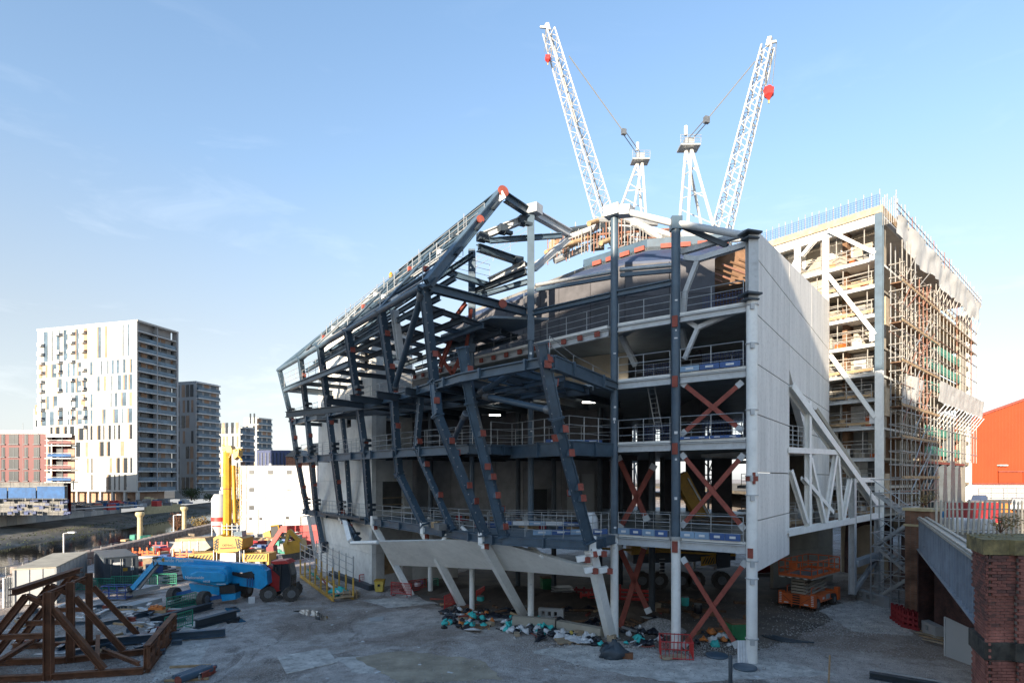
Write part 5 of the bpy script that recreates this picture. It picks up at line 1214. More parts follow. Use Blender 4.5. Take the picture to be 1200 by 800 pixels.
# the two source bricks carry the parent offset inside their mesh
for i in (0, 1):
    me = first[i].data; me.transform(Matrix.Translation(OFF[Np])); z, p, ang = vis[i]; first[i].location = V((p.x, p.y, z))-OFF[Np]; first[i].rotation_euler = (0, 0, ang)
mb = MB()
rest = vis[298:]+[b for b in allb if b[0] <= 4.6]
for z, p, ang in rest: mb.box((p.x, p.y, z), .215, .05, .065, ang)
stuff(mb.build('brickwork', 'brick', Np))
ex = shrink(c0, -.17)
mb = MB(); mb.prism([(p.x, p.y) for p in ex], 7.66, 8.02); mb.build('cap', 'stone_moss', Np)
ex = shrink(c0, -.13); mb = MB(); mb.prism([(p.x, p.y) for p in ex], 5.12, 5.55); mb.build('string_course', 'stone_dark', Np)
mb = MB(); mb.tube((12.22, 13.62, 0), (12.22, 13.62, 5.1), .05, 8); mb.build('drainpipe', 'black', Np)
mb = MB()
for i in range(260): p = V((rnd.uniform(11.6, 15), rnd.uniform(13.9, 15.3), 8.02)); leaf_clump(mb, p, .06, 1, .07)
stuff(mb.build('moss', 'leaf_dry', Np))

# ---- palisade fence and street beyond
Pf = thing('palisade_fence', 'pale metal palisade fence with slightly leaning pales above the girder', 'fence', (28, 33.5, 6.0))
for i in range(34):
    x = 24.5+i*.27; lean = .05*math.sin(i*.9)+(.12 if 6 < i < 14 else 0); y = 33.5+.15*math.sin(i*.3)
    mb = MB(); h_ = 2.05+.06*math.sin(i*2.1); a, b = V((x, y, 6.05)), V((x+lean, y, 6.05+h_)); mb.beam(a, b, .05, .11, (1, 0, 0)); mb.hexa([b+V((-.055, -.025, 0)), b+V((.055, -.025, 0)), b+V((.055, .025, 0)), b+V((-.055, .025, 0))], [b+V((-.01, -.01, .12)), b+V((.01, -.01, .12)), b+V((.01, .01, .12)), b+V((-.01, .01, .12))]); mb.build('pale', 'pale_metal', Pf)
for z in (6.5, 7.7): mb = MB(); mb.beam((24.4, 33.62, z), (33.8, 33.62, z), .06, .06); mb.build('rail', 'pale_metal', Pf)
for px, py, d, r_, l in ((1084, 592, 37.6, .75, 'dry straw coloured weed tuft growing on top of the far pier'), (1172, 624, 30.5, .8, 'low scrubby weeds in front of the palisade fence')):
    p = P(px, py, d); bush('weed', l, p, r_, 260, .14, 'leaf_dry', 'plant', h=.8, stems=14)
hr = [('hoarding_panel', 'red_deep', 1108, 24), ('hoarding_panel', 'red_deep', 1130, 24), ('hoarding_panel', 'red_deep', 1152, 22)]
for i, (n_, m_, px, wpx) in enumerate(hr):
    a, b = P(px, 612, 44), P(px+wpx, 612, 44); t = thing('hoarding_panel', ['red hoarding panel nearest the scaffolded tower seen through the fence', 'red hoarding panel midway along the fence', 'red hoarding panel nearest the right edge seen through the fence'][i], 'hoarding', (a.x, a.y, 6))
    mb = MB(); mb.beam(V((a.x, a.y, 6.9)), V((b.x-.1, b.y, 6.9)), .08, 1.5); mb.build('board', m_, t); mb = MB(); mb.beam(V((a.x+.1, a.y+.2, 6.02)), V((a.x+.1, a.y+.2, 7.7)), .08, .08); mb.beam(V((b.x-.2, b.y+.2, 6.02)), V((b.x-.2, b.y+.2, 7.7)), .08, .08); mb.build('post', 'timber', t)
for i, (px, py, d, w_, m_, l) in enumerate(((1120, 618, 38, 1.6, 'bag_white', 'white wrapped pallet low behind the fence'), (1150, 622, 37, 1.1, 'bag_white', 'second white wrapped pallet behind the fence'), (1098, 604, 46, .9, 'lift_blue', 'blue bin behind the left end of the fence'), (1175, 590, 60, 2.2, 'bag_orange', 'orange skip in the street before the shed'), (1148, 583, 66, 3.0, 'galv_dark', 'dark grey heap of steel by the shed'))):
    p = P(px, py, d); p.z = 6.0; mb = MB(); mb.box(p, w_, .9, .8, .2); mb.box(p+V((0, 0, .802)), w_*.86, .75, .1, .2); tag(mb.build('site_bin' if 'bin' in l or 'skip' in l else 'pallet_load', m_), l, 'site load')
def car(name, label, x, y, m, rz):
    t = thing(name, label, 'car', (0, 0, 0), 'cars parked before the orange shed')
    mb = MB(); mb.prism([(-2.1, -.85), (2.1, -.85), (2.1, .85), (-2.1, .85)], .3, .8); mb.hexa([V((-1.5, -.8, .8)), V((1.2, -.8, .8)), V((1.2, .8, .8)), V((-1.5, .8, .8))], [V((-1.0, -.65, 1.4)), V((.5, -.65, 1.4)), V((.5, .65, 1.4)), V((-1.0, .65, 1.4))]); mb.build('body', m, t)
    mb = MB(); mb.beam((-.9, -.76, 1.08), (.6, -.76, 1.08), .06, .36); mb.build('window', 'glass', t)
    for wx in (-1.3, 1.3):
        for wy in (-.8, .8): mb = MB(); mb.tube((wx, wy-.1, .32), (wx, wy+.1, .32), .32, 10); mb.build('wheel', 'tyre', t)
    place(t, (x, y, 6.0), rz)
car('car', 'dark parked car before the orange shed, nearest the tower', 58, 72, 'navy', .9); car('car', 'silver parked car before the orange shed near the right edge', 53, 60.5, 'galv', .9)
# ---- orange shed
Sh = thing('orange_shed', 'large bright orange ribbed shed with a white base wall', 'building', (95, 96, 6))
x0 = 75.3; zs = lambda x: 19.4+(x-75.7)*.36 if x < 105 else 29.95-(x-105)*.36
mb = MB(); mb.sheet([(x0, 95, 8.7), (x0, 95, zs(x0)), (105, 95, 29.9), (134, 95, zs(134)), (134, 95, 8.7)], (0, .7, 0)); mb.build('cladding', 'orange_shed', Sh)
mb = MB(); mb.prism([(x0+.2, 95.71), (133.8, 95.71), (133.8, 135), (x0+.2, 135)], 8.7, 19.0); mb.build('shed_wall', 'orange_shed', Sh)
for i in range(106):
    x = x0+.05+i*.55; mb = MB(); mb.hexa([V((x, 94.9, 8.72)), V((x+.16, 94.9, 8.72)), V((x+.24, 94.997, 8.72)), V((x-.06, 94.997, 8.72))], [V((x, 94.9, zs(x)-.1)), V((x+.16, 94.9, zs(x)-.1)), V((x+.24, 94.997, zs(x)-.1)), V((x-.06, 94.997, zs(x)-.1))]); mb.build('cladding_rib', 'orange_shed', Sh)
mb = MB(); mb.beam((x0-.1, 94.95, zs(x0)+.05), (105, 94.95, 29.95), .5, .3); mb.build('verge_trim', 'primer', Sh)
mb = MB(); mb.beam((x0, 94.85, 8.6), (134, 94.85, 8.6), .2, .2); mb.build('sill_flashing', 'primer', Sh)
for k in range(10): mb = MB(); mb.prism([(x0+k*5.85, 95.1), (x0+k*5.85+5.8, 95.1), (x0+k*5.85+5.8, 134), (x0+k*5.85, 134)], 6.0, 8.48); mb.build('base_wall', 'cabin_white', Sh)
for a_, b_ in ((79.5, 83.4), (83.5, 92)): mb = MB(); mb.beam((a_, 94.8, 9.6), (b_, 94.8, 9.6), .1, 1.7); mb.build('door', 'orange_shed', Sh)
mb = MB(); mb.beam((79.4, 94.7, 10.6), (95, 94.7, 10.6), .25, .2); mb.build('door_hood', 'primer', Sh)
mb = MB(); mb.beam((79.2, 94.5, 11.6), (80.6, 94.5, 11.6), .5, .18); mb.build('wall_lamp', 'bag_white', Sh)
railing(Sh, [V((x0, 93, 6)), V((100, 93, 6))], 2.4, 'galv', 2.0, .04)

# ================================================================ TOWER CRANES
def lattice(parent, a, b, w0, w1, n, r, m='crane_white', up=(0, 0, 1), name='jib', sub=True):
    a, b = V(a), V(b); d = (b-a).normalized(); s_ = d.cross(V(up)).normalized(); t_ = s_.cross(d).normalized()
    def cor(k, i):
        w_ = w0+(w1-w0)*k; x, y = ((-1, -1), (1, -1), (1, 1), (-1, 1))[i]; return a.lerp(b, k)+s_*x*w_/2+t_*y*w_/2
    mb = MB(); mb.tube(cor(0, 0), cor(1, 0), r, 6); j = mb.build(name, m, parent)
    for i in range(1, 4): mb = MB(); mb.tube(cor(0, i), cor(1, i), r, 6); mb.build('chord', m, j)
    for k in range(n):
        for i in range(4):
            p, q = cor(k/n, i), cor((k+1)/n, (i+1) % 4)
            if k % 2: p, q = cor(k/n, (i+1) % 4), cor((k+1)/n, i)
            mb = MB(); mb.tube(p, q, r*.5, 4)
            if i % 2 == 0: mb.tube(cor(k/n, i), cor(k/n, (i+1) % 4), r*.45, 4)
            mb.build('lattice_bar', m, j)
    return j
def crane(label, jb, jt, apex, legs, d, hook, mast, wj, pend):
    t = thing('tower_crane', label, 'crane', (P(*mast, d).x, d, 0), 'white luffing tower cranes over the roof')
    a, b = P(*jb, d), P(*jt, d-3); lattice(t, a, b, wj, wj*.62, 22, .095)
    ap = P(*apex, d+2)
    for k, (lx, ly, dd) in enumerate(legs):
        mb = MB(); mb.tube(ap+V((.3*(k % 2*2-1), 0, -.8)), P(lx, ly, d+dd), .16, 8); mb.build('a_frame_leg', 'crane_white', t)
    for k in range(5):
        f_ = .25+.14*k; p, q = ap.lerp(P(*legs[0][:2], d+legs[0][2]), f_), ap.lerp(P(*legs[-1][:2], d+legs[-1][2]), f_+.1*(-1)**k)
        mb = MB(); mb.tube(p, q, .06, 5); mb.build('a_frame_bar', 'crane_white', t)
    mb = MB(); mb.box(ap-V((0, 0, .9)), 2.2, 1.6, .18); mb.box(ap-V((0, 0, .7)), 1.0, .9, .8); mb.build('a_frame_head', 'galv', t)
    railing(t, [ap+V((-1.1, -.8, -.7)), ap+V((1.1, -.8, -.7))], .9, 'galv', .7, .03)
    mb = MB(); mb.tube(ap+V((-.3, 0, .6)), ap+V((-.3, 0, 1.6)), .2, 8); mb.build('sheave', 'crane_white', t)
    p = P(*pend[0], d-1); q = P(*pend[1], d-2)
    for s_ in (-.25, .25): mb = MB(); mb.tube(ap+V((s_, 0, 0)), p+V((s_, 0, 0)), .05, 5); mb.build('hoist_rope', 'rope', t)
    mb = MB(); mb.tube(p, q, .06, 5); mb.build('pendant_rope', 'rope', t); mb = MB(); mb.box(p-V((0, 0, .3)), .55, .4, .65, .3); mb.build('pulley_block', 'galv_dark', t)
    h0 = P(*hook[0], d-3); h1 = P(*hook[1], d-3)
    for s_ in (-.35, 0, .35): mb = MB(); mb.tube(h0+V((s_, 0, 0)), h1+V((s_, 0, .7)), .035, 4); mb.build('hoist_rope', 'rope', t)
    mb = MB(); mb.side([], d, .1) if False else None
    r_ = hook[2]; mb.lathe(h1-V((0, 0, r_*.9)), [(.12*r_, -.6*r_), (.35*r_, -.2*r_), (.8*r_, .2*r_), (.85*r_, 1.0*r_), (.4*r_, 1.7*r_)], 6); mb.tube(h1+V((-.7*r_, 0, .2)), h1+V((.7*r_, 0, .2)), .4*r_, 8); mb.build('hook_block', 'red', t)
    mb = MB(); mb.tube(h1-V((0, 0, r_*1.4)), h1-V((0, 0, r_*2.0)), .12*r_, 6); mb.build('hook', 'bag_yellow', t)
    m0 = P(*mast, d); lattice(t, V((m0.x, d, 0)), V((m0.x, d, m0.z)), 2.2, 2.2, 14, .13, 'crane_white', (0, 1, 0), 'mast')
    mb = MB(); mb.box((m0.x, d, m0.z), 4.5, 3, 1.2, .2); mb.build('slew_platform', 'crane_white', t)
    mb = MB(); dn = (b-a).normalized(); mb.beam(b, b+dn*.8, .4, .4); mb.beam(b+dn*.3, b+dn*.45+V((-.9 if jt[0] < 700 else .7, 0, -.05)), .18, .22); mb.build('jib_head', 'crane_white', t)
    return t, a, b
t, a, b = crane('left white luffing crane, jib leaning away to the upper left', (709, 258), (643, 36), (750, 182), [(727, 244, 4), (743, 244, 0), (752, 252, 4), (757, 252, 0)], 72, ((643, 34), (642, 68), .42), (735, 272), 1.75, ((731, 155), (667, 66)))
for k in (.5, .58, .66, .74, .82):
    p, q = a.lerp(b, k), a.lerp(b, k+.07); mb = MB(); mb.beam(p-V((.2, .7, 0)), q-V((.2, .7, 0)), .05, .9, (0, 1, 0)); mb.build('jib_panel', 'crane_white', t)
crane('right white luffing crane, jib leaning to the upper right with a red hook block', (845, 274), (900, 54), (807, 165), [(796, 264, 5), (806, 268, 0), (824, 275, 5), (838, 272, 0)], 62, ((906, 50), (901, 107), .62), (822, 286), 1.6, ((828, 141), (885, 72)))

# ---- roof works behind the top gallery
Rf = B
for i, (a, b) in enumerate((((655, 290), (712, 271)), ((704, 285), (742, 271)), ((736, 292), (780, 277)), ((772, 292), (792, 285)), ((640, 296), (668, 284)), ((690, 262), (720, 252)))):
    mb = MB(); mb.tube(P(*a, 45), P(*b, 48), .2, 10); mb.build('roof_tube', 'timber', B)
for i, (a, b, m_) in enumerate((((640, 304), (705, 262), 'steel_grey'), ((662, 280), (740, 250), 'steel_grey'), ((740, 262), (800, 280), 'steel_grey'), ((705, 262), (720, 290), 'steel_dark'), ((700, 275), (792, 268), 'scaf_red'), ((660, 284), (716, 256), 'scaf_red'), ((716, 286), (760, 262), 'scaf_warm'), ((745, 262), (790, 290), 'steel_grey'), ((628, 310), (690, 276), 'steel_grey'), ((650, 306), (688, 290), 'galv'), ((724, 252), (788, 280), 'steel_grey'), ((668, 270), (716, 262), 'steel_dark'), ((700, 258), (770, 262), 'galv'), ((800, 285), (870, 280), 'steel_grey'), ((800, 292), (876, 296), 'steel_grey'))):
    mb = MB(); mb.tube(P(*a, 46), P(*b, 47), .1 if 'scaf' in m_ else .24, 8); mb.build('roof_tube' if 'scaf' in m_ else 'roof_beam', m_, B)
for i in range(46):
    x = 642+i*3.6; y = 300-.00*x+tr.uniform(-10, 4)-18*math.exp(-((x-715)/40)**2); mb = MB(); p = P(x, y, 46); mb.tube(p-V((0, 0, .5)), p+V((0, 0, tr.uniform(.7, 1.9))), .04, 5); mb.build('scaffold_tube', tr.choice(['scaf_red', 'scaf_warm', 'galv']), B)
for i in range(16):
    mb = MB(); a = P(640+i*9, 300-i*.8+tr.uniform(-14, 0), 46); b = P(680+i*8.5, 286-i*.3+tr.uniform(-14, 4), 46.5); mb.tube(a, b, .045, 5); mb.build('scaffold_tube', tr.choice(['scaf_red', 'scaf_warm', 'galv']), B)
for i in range(26):
    p = P(tr.uniform(645, 790), tr.uniform(276, 296), 48); mb = MB(); mb.box(p, tr.uniform(.4, 1.4), .6, tr.uniform(.3, .9), tr.random()*3); mb.build('material_pack', tr.choice(['timber_dark', 'timber', 'galv', 'steel_dark', 'primer_dark', 'concrete_dark']), B)
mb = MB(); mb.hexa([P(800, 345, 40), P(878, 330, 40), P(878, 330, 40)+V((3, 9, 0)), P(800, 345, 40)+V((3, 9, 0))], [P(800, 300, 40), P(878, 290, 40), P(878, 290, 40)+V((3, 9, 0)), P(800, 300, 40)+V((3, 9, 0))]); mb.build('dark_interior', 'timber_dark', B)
for i in range(7):
    a = P(806+i*10, 322-i*3, 38); mb = MB(); mb.tube(a, a+V((1.8, .4, -.5)), .08, 6); mb.build('pipe', tr.choice(['scaf_red', 'galv', 'timber_dark']), B)
# ================================================================ THINGS IN THE YARD
yr = random.Random(23)
def wheel(parent, c, ax, r, w_, m='tyre', hub='galv_dark'):
    c = V(c); ax = V(ax).normalized(); mb = MB(); mb.tube(c-ax*w_/2, c+ax*w_/2, r, 18)
    a, b = mb.frame(c, c+ax, (0, 0, 1))
    for i in range(14):
        t_ = 2*math.pi*i/14; d_ = a*math.cos(t_)+b*math.sin(t_); mb.beam(c+d_*r*.98-ax*w_*.48, c+d_*r*.98+ax*w_*.48, r*.16, r*.12, d_)
    o = mb.build('wheel', m, parent); mb = MB(); mb.tube(c-ax*(w_/2+.02), c+ax*(w_/2+.02), r*.5, 14); mb.build('hub', hub, o)
def stripes(parent, pxl, d, n, slant=.5, m='black'):          # diagonal hazard bands 5 mm proud of a flat face
    (x0, y0), (x1, y1) = pxl
    for i in range(n):
        a = x0+(x1-x0)*i/n; w_ = (x1-x0)/n*.48; s_ = slant*(x1-x0)/n
        mb = MB(); mb.side([(a, y1), (a+w_, y1), (min(x1, a+w_+s_), y0), (min(x1, a+s_), y0)], d, .012); mb.build('hazard_stripe', m, parent)

# ---- rusty trestle frame in the left corner
t = thing('steel_trestle', 'large rusty brown steel trestle of posts and diagonal props in the near left corner', 'steel frame', (-22, 30, 0))
pp = [V((-21.8, 27.3, 0)), V((-22.75, 29.9, 0)), V((-23.9, 32.8, 0))]; rr = [V((-17.9, 28.2, 0)), V((-19.2, 31.6, 0)), V((-20.5, 35.0, 0))]
def rb(a, b, w_=.3, h=.3, name='prop', up=(0, 0, 1)): mb = MB(); mb.ib(a, b, w_, h, .04, up); return mb.build(name, 'rust', t)
for i in range(3):
    p, r_ = pp[i], rr[i]; d_ = (r_-p).normalized(); d_.z = 0; lft = p-V((3.9, .5, 0))
    rb(p, p+V((0, 0, 4.15)), .34, .34, 'post', d_)
    rb(p-d_*.02+V((0, 0, .17)), r_+V((0, 0, .17)), .28, .3, 'base_beam'); rb(lft+V((0, 0, .17)), p-d_*.2+V((0, 0, .17)), .28, .3, 'base_beam')
    rb(p+d_*.18+V((0, 0, 3.35)), p+d_*2.3+V((0, 0, .34)), .26, .28)
    rb(p+V((-.95, -.1, 4.0)), lft+V((.3, 0, .34)), .26, .28); rb(p+V((-.95, -.1, 4.0)), p+V((-.17, 0, 3.6)), .2, .24, 'tie')
    rb(p+V((-2.1, -.25, 2.1)), p+V((-.2, 0, 2.1)), .2, .24, 'tie')
rb(pp[0]+V((-1.2, -.6, 4.25)), pp[2]+V((-.9, .5, 4.25)), .34, .3, 'top_beam'); rb(pp[0]+V((-.3, -.2, 3.95)), pp[2]+V((-.2, .2, 3.95)), .14, .14, 'top_beam')
rb(pp[0]+(rr[0]-pp[0])*.5+V((0, 0, .5)), pp[2]+(rr[2]-pp[2])*.1+V((0, 0, .5)), .2, .22, 'base_beam'); rb(pp[0]+(rr[0]-pp[0])*.95+V((0, 0, .5)), pp[1]+(rr[1]-pp[1])*.35+V((0, 0, .5)), .16, .2, 'base_beam')
rb(pp[0]-V((2.8, .3, -.5)), pp[2]-V((2.8, .3, -.5)), .22, .24, 'base_beam')
for a, b in zip(rr, rr[1:]):
    n_ = V((.93, .36, 0))*.12
    for z in (.12, .65, 1.3): rb(a+V((0, 0, z))+n_, b+V((0, 0, z))+n_, .3 if z > 1 else .22, .16, 'rail')
    for k in (.02, .33, .66, .97): c = a.lerp(b, k)+n_; rb(c+V((0, 0, .22)), c+V((0, 0, 1.2)), .22, .2, 'stanchion', (1, 0, 0))
    rb(a+V((.25, 0, .2)), a.lerp(b, .5)+V((.25, 0, 1.2)), .12, .14)

# ---- cabins and containers
def container(label, c, e2, L_, m_, roof, ribs, name='site_container', hh=2.6, W_=2.4, flip=1, seed=1):
    e2 = V((*e2, 0)).normalized(); e1 = V((e2.y, -e2.x, 0))*flip; c = V((*c, 0)); t = thing(name, label, 'container', c)
    mb = MB(); q = [c, c+e1*W_, c+e1*W_+e2*L_, c+e2*L_]; mb.prism([(p.x, p.y) for p in q], .08, hh); mb.build('shell', m_, t)
    q2 = [c-e1*.04-e2*.04, c+e1*(W_+.04)-e2*.04, c+e1*(W_+.04)+e2*(L_+.04), c-e1*.04+e2*(L_+.04)]; mb = MB(); mb.prism([(p.x, p.y) for p in q2], hh+.003, hh+.09); mb.build('roof', roof, t)
    if ribs:
        n = int(L_/.32)
        for i in range(n):
            for s_ in (0, 1):
                p = c+e2*(.15+i*.32)+e1*(W_*s_); mb = MB(); o_ = e1*(-.045 if s_ == 0 else .045); mb.hexa([p+V((0, 0, .2)), p+e2*.2+V((0, 0, .2)), p+e2*.16+o_+V((0, 0, .2)), p+e2*.04+o_+V((0, 0, .2))], [p+V((0, 0, hh-.12)), p+e2*.2+V((0, 0, hh-.12)), p+e2*.16+o_+V((0, 0, hh-.12)), p+e2*.04+o_+V((0, 0, hh-.12))]); mb.build('rib', m_, t)
    else:
        for i in range(1, int(L_/1.25)): p = c+e2*(i*1.25); mb = MB(); mb.beam(p-e1*.012+V((0, 0, .1)), p-e1*.012+V((0, 0, hh-.02)), .05, .03, e2); mb.build('seam', 'galv', t)
        for i in (1, 2): p = c+e1*(i*.8); mb = MB(); mb.beam(p-e2*.012+V((0, 0, .1)), p-e2*.012+V((0, 0, hh-.02)), .05, .03, e1); mb.build('seam', 'galv', t)
    for p in (c, c+e1*W_): mb = MB(); mb.box(p, .14, .14, hh, math.atan2(e2.y, e2.x)); mb.build('corner_post', m_ if ribs else 'galv', t)
    return t, c, e1, e2
container('white site cabin with flat buff roof behind the rusty trestle', (-34.6, 44), (-.423, .906), 10, 'cabin_white', 'roof_buff', False, 'site_cabin', 2.7, 2.5, -1)
t, c, e1, e2 = container('dark slate corrugated container beside the white site cabin', (-34.9, 49.7), (-.666, .745), 6.5, 'container_dark', 'steel_dark', True)
for k, (u_, z_, w_, h_, m_) in enumerate(((.6, 2.1, .8, .22, 'bag_white'), (1.3, 1.55, .35, .28, 'yellow'), (1.9, 1.6, .22, .34, 'bag_white'))):
    mb = MB(); a = c+e1*u_-e2*.03+V((0, 0, z_)); mb.beam(a, a+e1*w_, .02, h_); mb.build('door_label', m_, t)
for u_ in (.45, 1.15, 1.3, 2.0): mb = MB(); mb.tube(c+e1*u_-e2*.05+V((0, 0, .2)), c+e1*u_-e2*.05+V((0, 0, 2.5)), .025, 6); mb.build('lock_bar', 'galv_dark', t)
# modular white cabins far side
t = thing('modular_cabins', 'three storey block of white modular site cabins behind the yellow crane', 'building', (-39, 97, 0))
fm = Face((P(281, 560, 95).x, 95), (1, 0), (0, -1)); sc = 95/F; xs = [0, 7.5*sc, 30.5*sc, 52.5*sc, 72*sc, 91*sc]; zsr = [0, 3.3, 5.95, 8.75, 11.6]
for i in range(5):
    for j in range(4):
        mb = MB(); fm.panel(mb, xs[i]+.06, xs[i+1]-.06, zsr[j]+.05, zsr[j+1]-.05, -7.9, -.0 if i else .06); mb.build('module', 'cabin_white', t)
mb = MB(); fm.panel(mb, .1, xs[5]-.1, .05, 11.5, -7.8, -.09); mb.build('core', 'galv', t)
for x, y in ((292, 550.6), (314, 550.6), (336, 550.6), (292, 571), (292, 592)):
    u_ = (x-281)*sc; z_ = 9.5+(560-y-5.3)*sc; mb = MB(); fm.panel(mb, u_, u_+.8, z_, z_+.72, .0, .05); o = mb.build('window', 'glass', t); mb = MB(); fm.panel(mb, u_-.07, u_+.87, z_-.09, z_-.003, 0, .1); mb.build('sill', 'galv', o)
for x, y, w_, h_ in ((336, 574, .8, .12), (292, 609, .45, .4), (304, 609, .45, .4), (335, 608, .5, .45)): mb = MB(); u_ = (x-281)*sc; z_ = 9.5+(560-y)*sc; fm.panel(mb, u_, u_+w_, z_, z_+h_, 0, .05); mb.build('vent', 'black', t)
for x in (283.5, 302): mb = MB(); mb.tube(fm.p((x-281)*sc, 0, .12), fm.p((x-281)*sc, 8.5 if x < 290 else 4.5, .12), .06, 6); mb.build('pipe', 'galv', t)
mb = MB(); mb.tube(fm.p(10, 3.2, .2), fm.p(12.6, 3.6, .2), .05, 5); mb.tube(fm.p(10, 0, .2), fm.p(10, 3.2, .2), .05, 5); mb.build('handrail', 'galv_dark', t)
mb = MB(); mb.lathe(fm.p(4.2, 11.6, -2), [(.25, 0), (.25, .3), (.1, .4)], 8); mb.build('roof_vent', 'cabin_white', t)

t = thing('silo', 'white cement silo with a red band behind the yellow crane boom', 'silo', (P(257.5, 560, 80).x, 80, 0))
x = P(257.5, 560, 80).x; mb = MB(); mb.lathe((x, 80, 1.4), [(.2, 0), (1.05, 1.6), (1.05, 5.3), (.7, 5.9)], 16); mb.build('tank', 'cabin_white', t); mb = MB(); mb.lathe((x, 80, 3.6), [(1.07, 0), (1.07, .55)], 16); mb.build('band', 'red', t)
mb = MB(); mb.lathe((x, 80, 2.9), [(1.065, 0), (1.065, .15)], 16); mb.build('band', 'red', t)
for a_ in range(4): mb = MB(); c = V((x, 80, 0))+V((math.cos(a_*1.57+.8), math.sin(a_*1.57+.8), 0))*1.0; mb.tube(c, c+V((0, 0, 3.2)), .08, 6); mb.build('leg', 'galv', t)

# ---- blue boom lift
t = thing('boom_lift', 'bright blue articulated boom lift parked across the yard', 'boom lift', (-24, 44.5, 0)); d = 44.3
mb = MB(); mb.side([(183, 655), (187, 652.6), (306, 662), (312, 668), (312, 676), (305, 672.5), (186, 661)], d, .62); o = mb.build('boom', 'lift_blue', t)
mb = MB(); mb.side([(303, 664.5), (312.4, 668.5), (313.5, 684), (306, 690), (299, 688), (298, 673)], d-.15, .95); mb.build('knuckle', 'lift_blue', t)
mb = MB(); mb.side([(262, 676), (299, 671), (305, 690), (296, 688), (262, 683.5)], d+.05, .55); mb.build('riser_arm', 'lift_blue', t)
mb = MB(); mb.beam(P(267, 670, d-.02), P(297, 677, d-.02), .2, .22); mb.build('ram', 'black', t); mb = MB(); mb.side([(284, 671), (294, 669), (301, 677), (296, 679), (285, 676)], d-.1, .2); mb.build('ram_bracket', 'black', t)
for i in range(3): mb = MB(); x = 289+i*3; mb.side([(x, 677), (x+1.2, 677), (x+1.2, 687), (x, 686.5)], d-.18, .06); mb.build('hose_clip', 'lift_blue_dark', t)
mb = MB(); mb.side([(210, 661), (262, 664), (267, 670), (267, 685), (255, 687), (232, 683), (214, 679)], 43.5, 2.1)
bm_o = mb.build('turret', 'lift_blue', t); bv = bm_o.modifiers.new('bevel', 'BEVEL'); bv.width = .16; bv.segments = 3
mb = MB(); mb.side([(222, 672), (232, 668), (258, 669.5), (264, 674), (264, 682), (240, 683), (224, 679)], 43.28, .3); h_o = mb.build('hood', 'lift_blue', t); bv = h_o.modifiers.new('bevel', 'BEVEL'); bv.width = .12; bv.segments = 3
for i in range(9): mb = MB(); x = 254+i*1.2; mb.side([(x, 683.4), (x+.6, 683.4), (x+.6, 684.6), (x, 684.6)], 43.26, .012); mb.build('warning_mark', 'bag_white', t)
mb = MB(); mb.side([(221, 683), (257, 687), (257, 697), (224, 692)], 43.9, 1.5); mb.build('chassis', 'lift_blue', t)
mb = MB(); mb.side([(257, 685.5), (275, 685), (276, 694), (258, 695.5)], 43.6, 1.3); mb.build('engine_tray', 'black', t)
mb = MB(); mb.side([(259, 696), (276, 694.5), (276, 702), (260, 704)], 43.7, .8); mb.build('axle_beam', 'lift_blue', t)
for a, b in ((P(204, 697, 44.5), P(230, 690, 44.6)), (P(239, 702, 43.2), P(262, 698, 44.0)), (P(289, 692, 46.5), P(262, 694, 45)), (P(262, 693, 47.6), P(250, 690, 45))):
    mb = MB(); mb.beam(a, b, .3, .26); mb.build('axle', 'lift_blue_dark', t)
for px, py, dd in ((204, 705, 44.5), (239, 711, 43.0), (289, 699, 46.5), (264, 696.5, 47.6)):
    p = P(px, py, dd); wheel(t, (p.x, p.y, .56), (1, -.15, 0), .56, .5)
mb = MB(); mb.beam(P(184, 657, d+.2), P(156, 689, d+.4), .32, .34); mb.build('jib', 'lift_blue', t); mb = MB(); mb.beam(P(186, 661, d+.2), P(163, 689, d+.4), .16, .18); mb.build('jib_link', 'galv_dark', t)
mb = MB(); mb.side([(178, 653), (187, 652), (188, 662), (180, 663)], d+.05, .5); mb.build('jib_pivot', 'black', t)
bk = P(137, 690, 45.5); 
for z in (.15, .62, 1.1):
    for a, b in (((-.95, -.4), (.95, -.4)), ((-.95, .4), (.95, .4)), ((-.95, -.4), (-.95, .4)), ((.95, -.4), (.95, .4))): mb = MB(); mb.tube(V((bk.x+a[0], bk.y+a[1], z)), V((bk.x+b[0], bk.y+b[1], z)), .035, 6); mb.build('basket_rail', 'cage_blue', t)
for a in (-.95, -.32, .32, .95):
    for b in (-.4, .4): mb = MB(); mb.tube(V((bk.x+a, bk.y+b, .1)), V((bk.x+a, bk.y+b, 1.12)), .03, 6); mb.build('basket_post', 'cage_blue', t)
mb = MB(); mb.box((bk.x, bk.y, .06), 1.95, .85, .06); mb.build('basket_floor', 'galv_dark', t)
mb = MB(); mb.beam(V((bk.x+.95, bk.y, .7)), P(157, 688, d+.4), .25, .3); mb.build('basket_mount', 'black', t)
label_text('Nationwide Platforms', P(202.5, 656.4, d-.012), .36, 'bag_white', t); mb = MB(); mb.tube(P(192, 655.4, d-.03), P(192, 655.4, d-.012), .16, 12); mb.build('logo', 'yellow', t)
label_text('Nationwide', P(228, 676.4, 43.26), .3, 'bag_white', t); label_text('HR28', P(242, 681, 43.26), .22, 'bag_white', t)

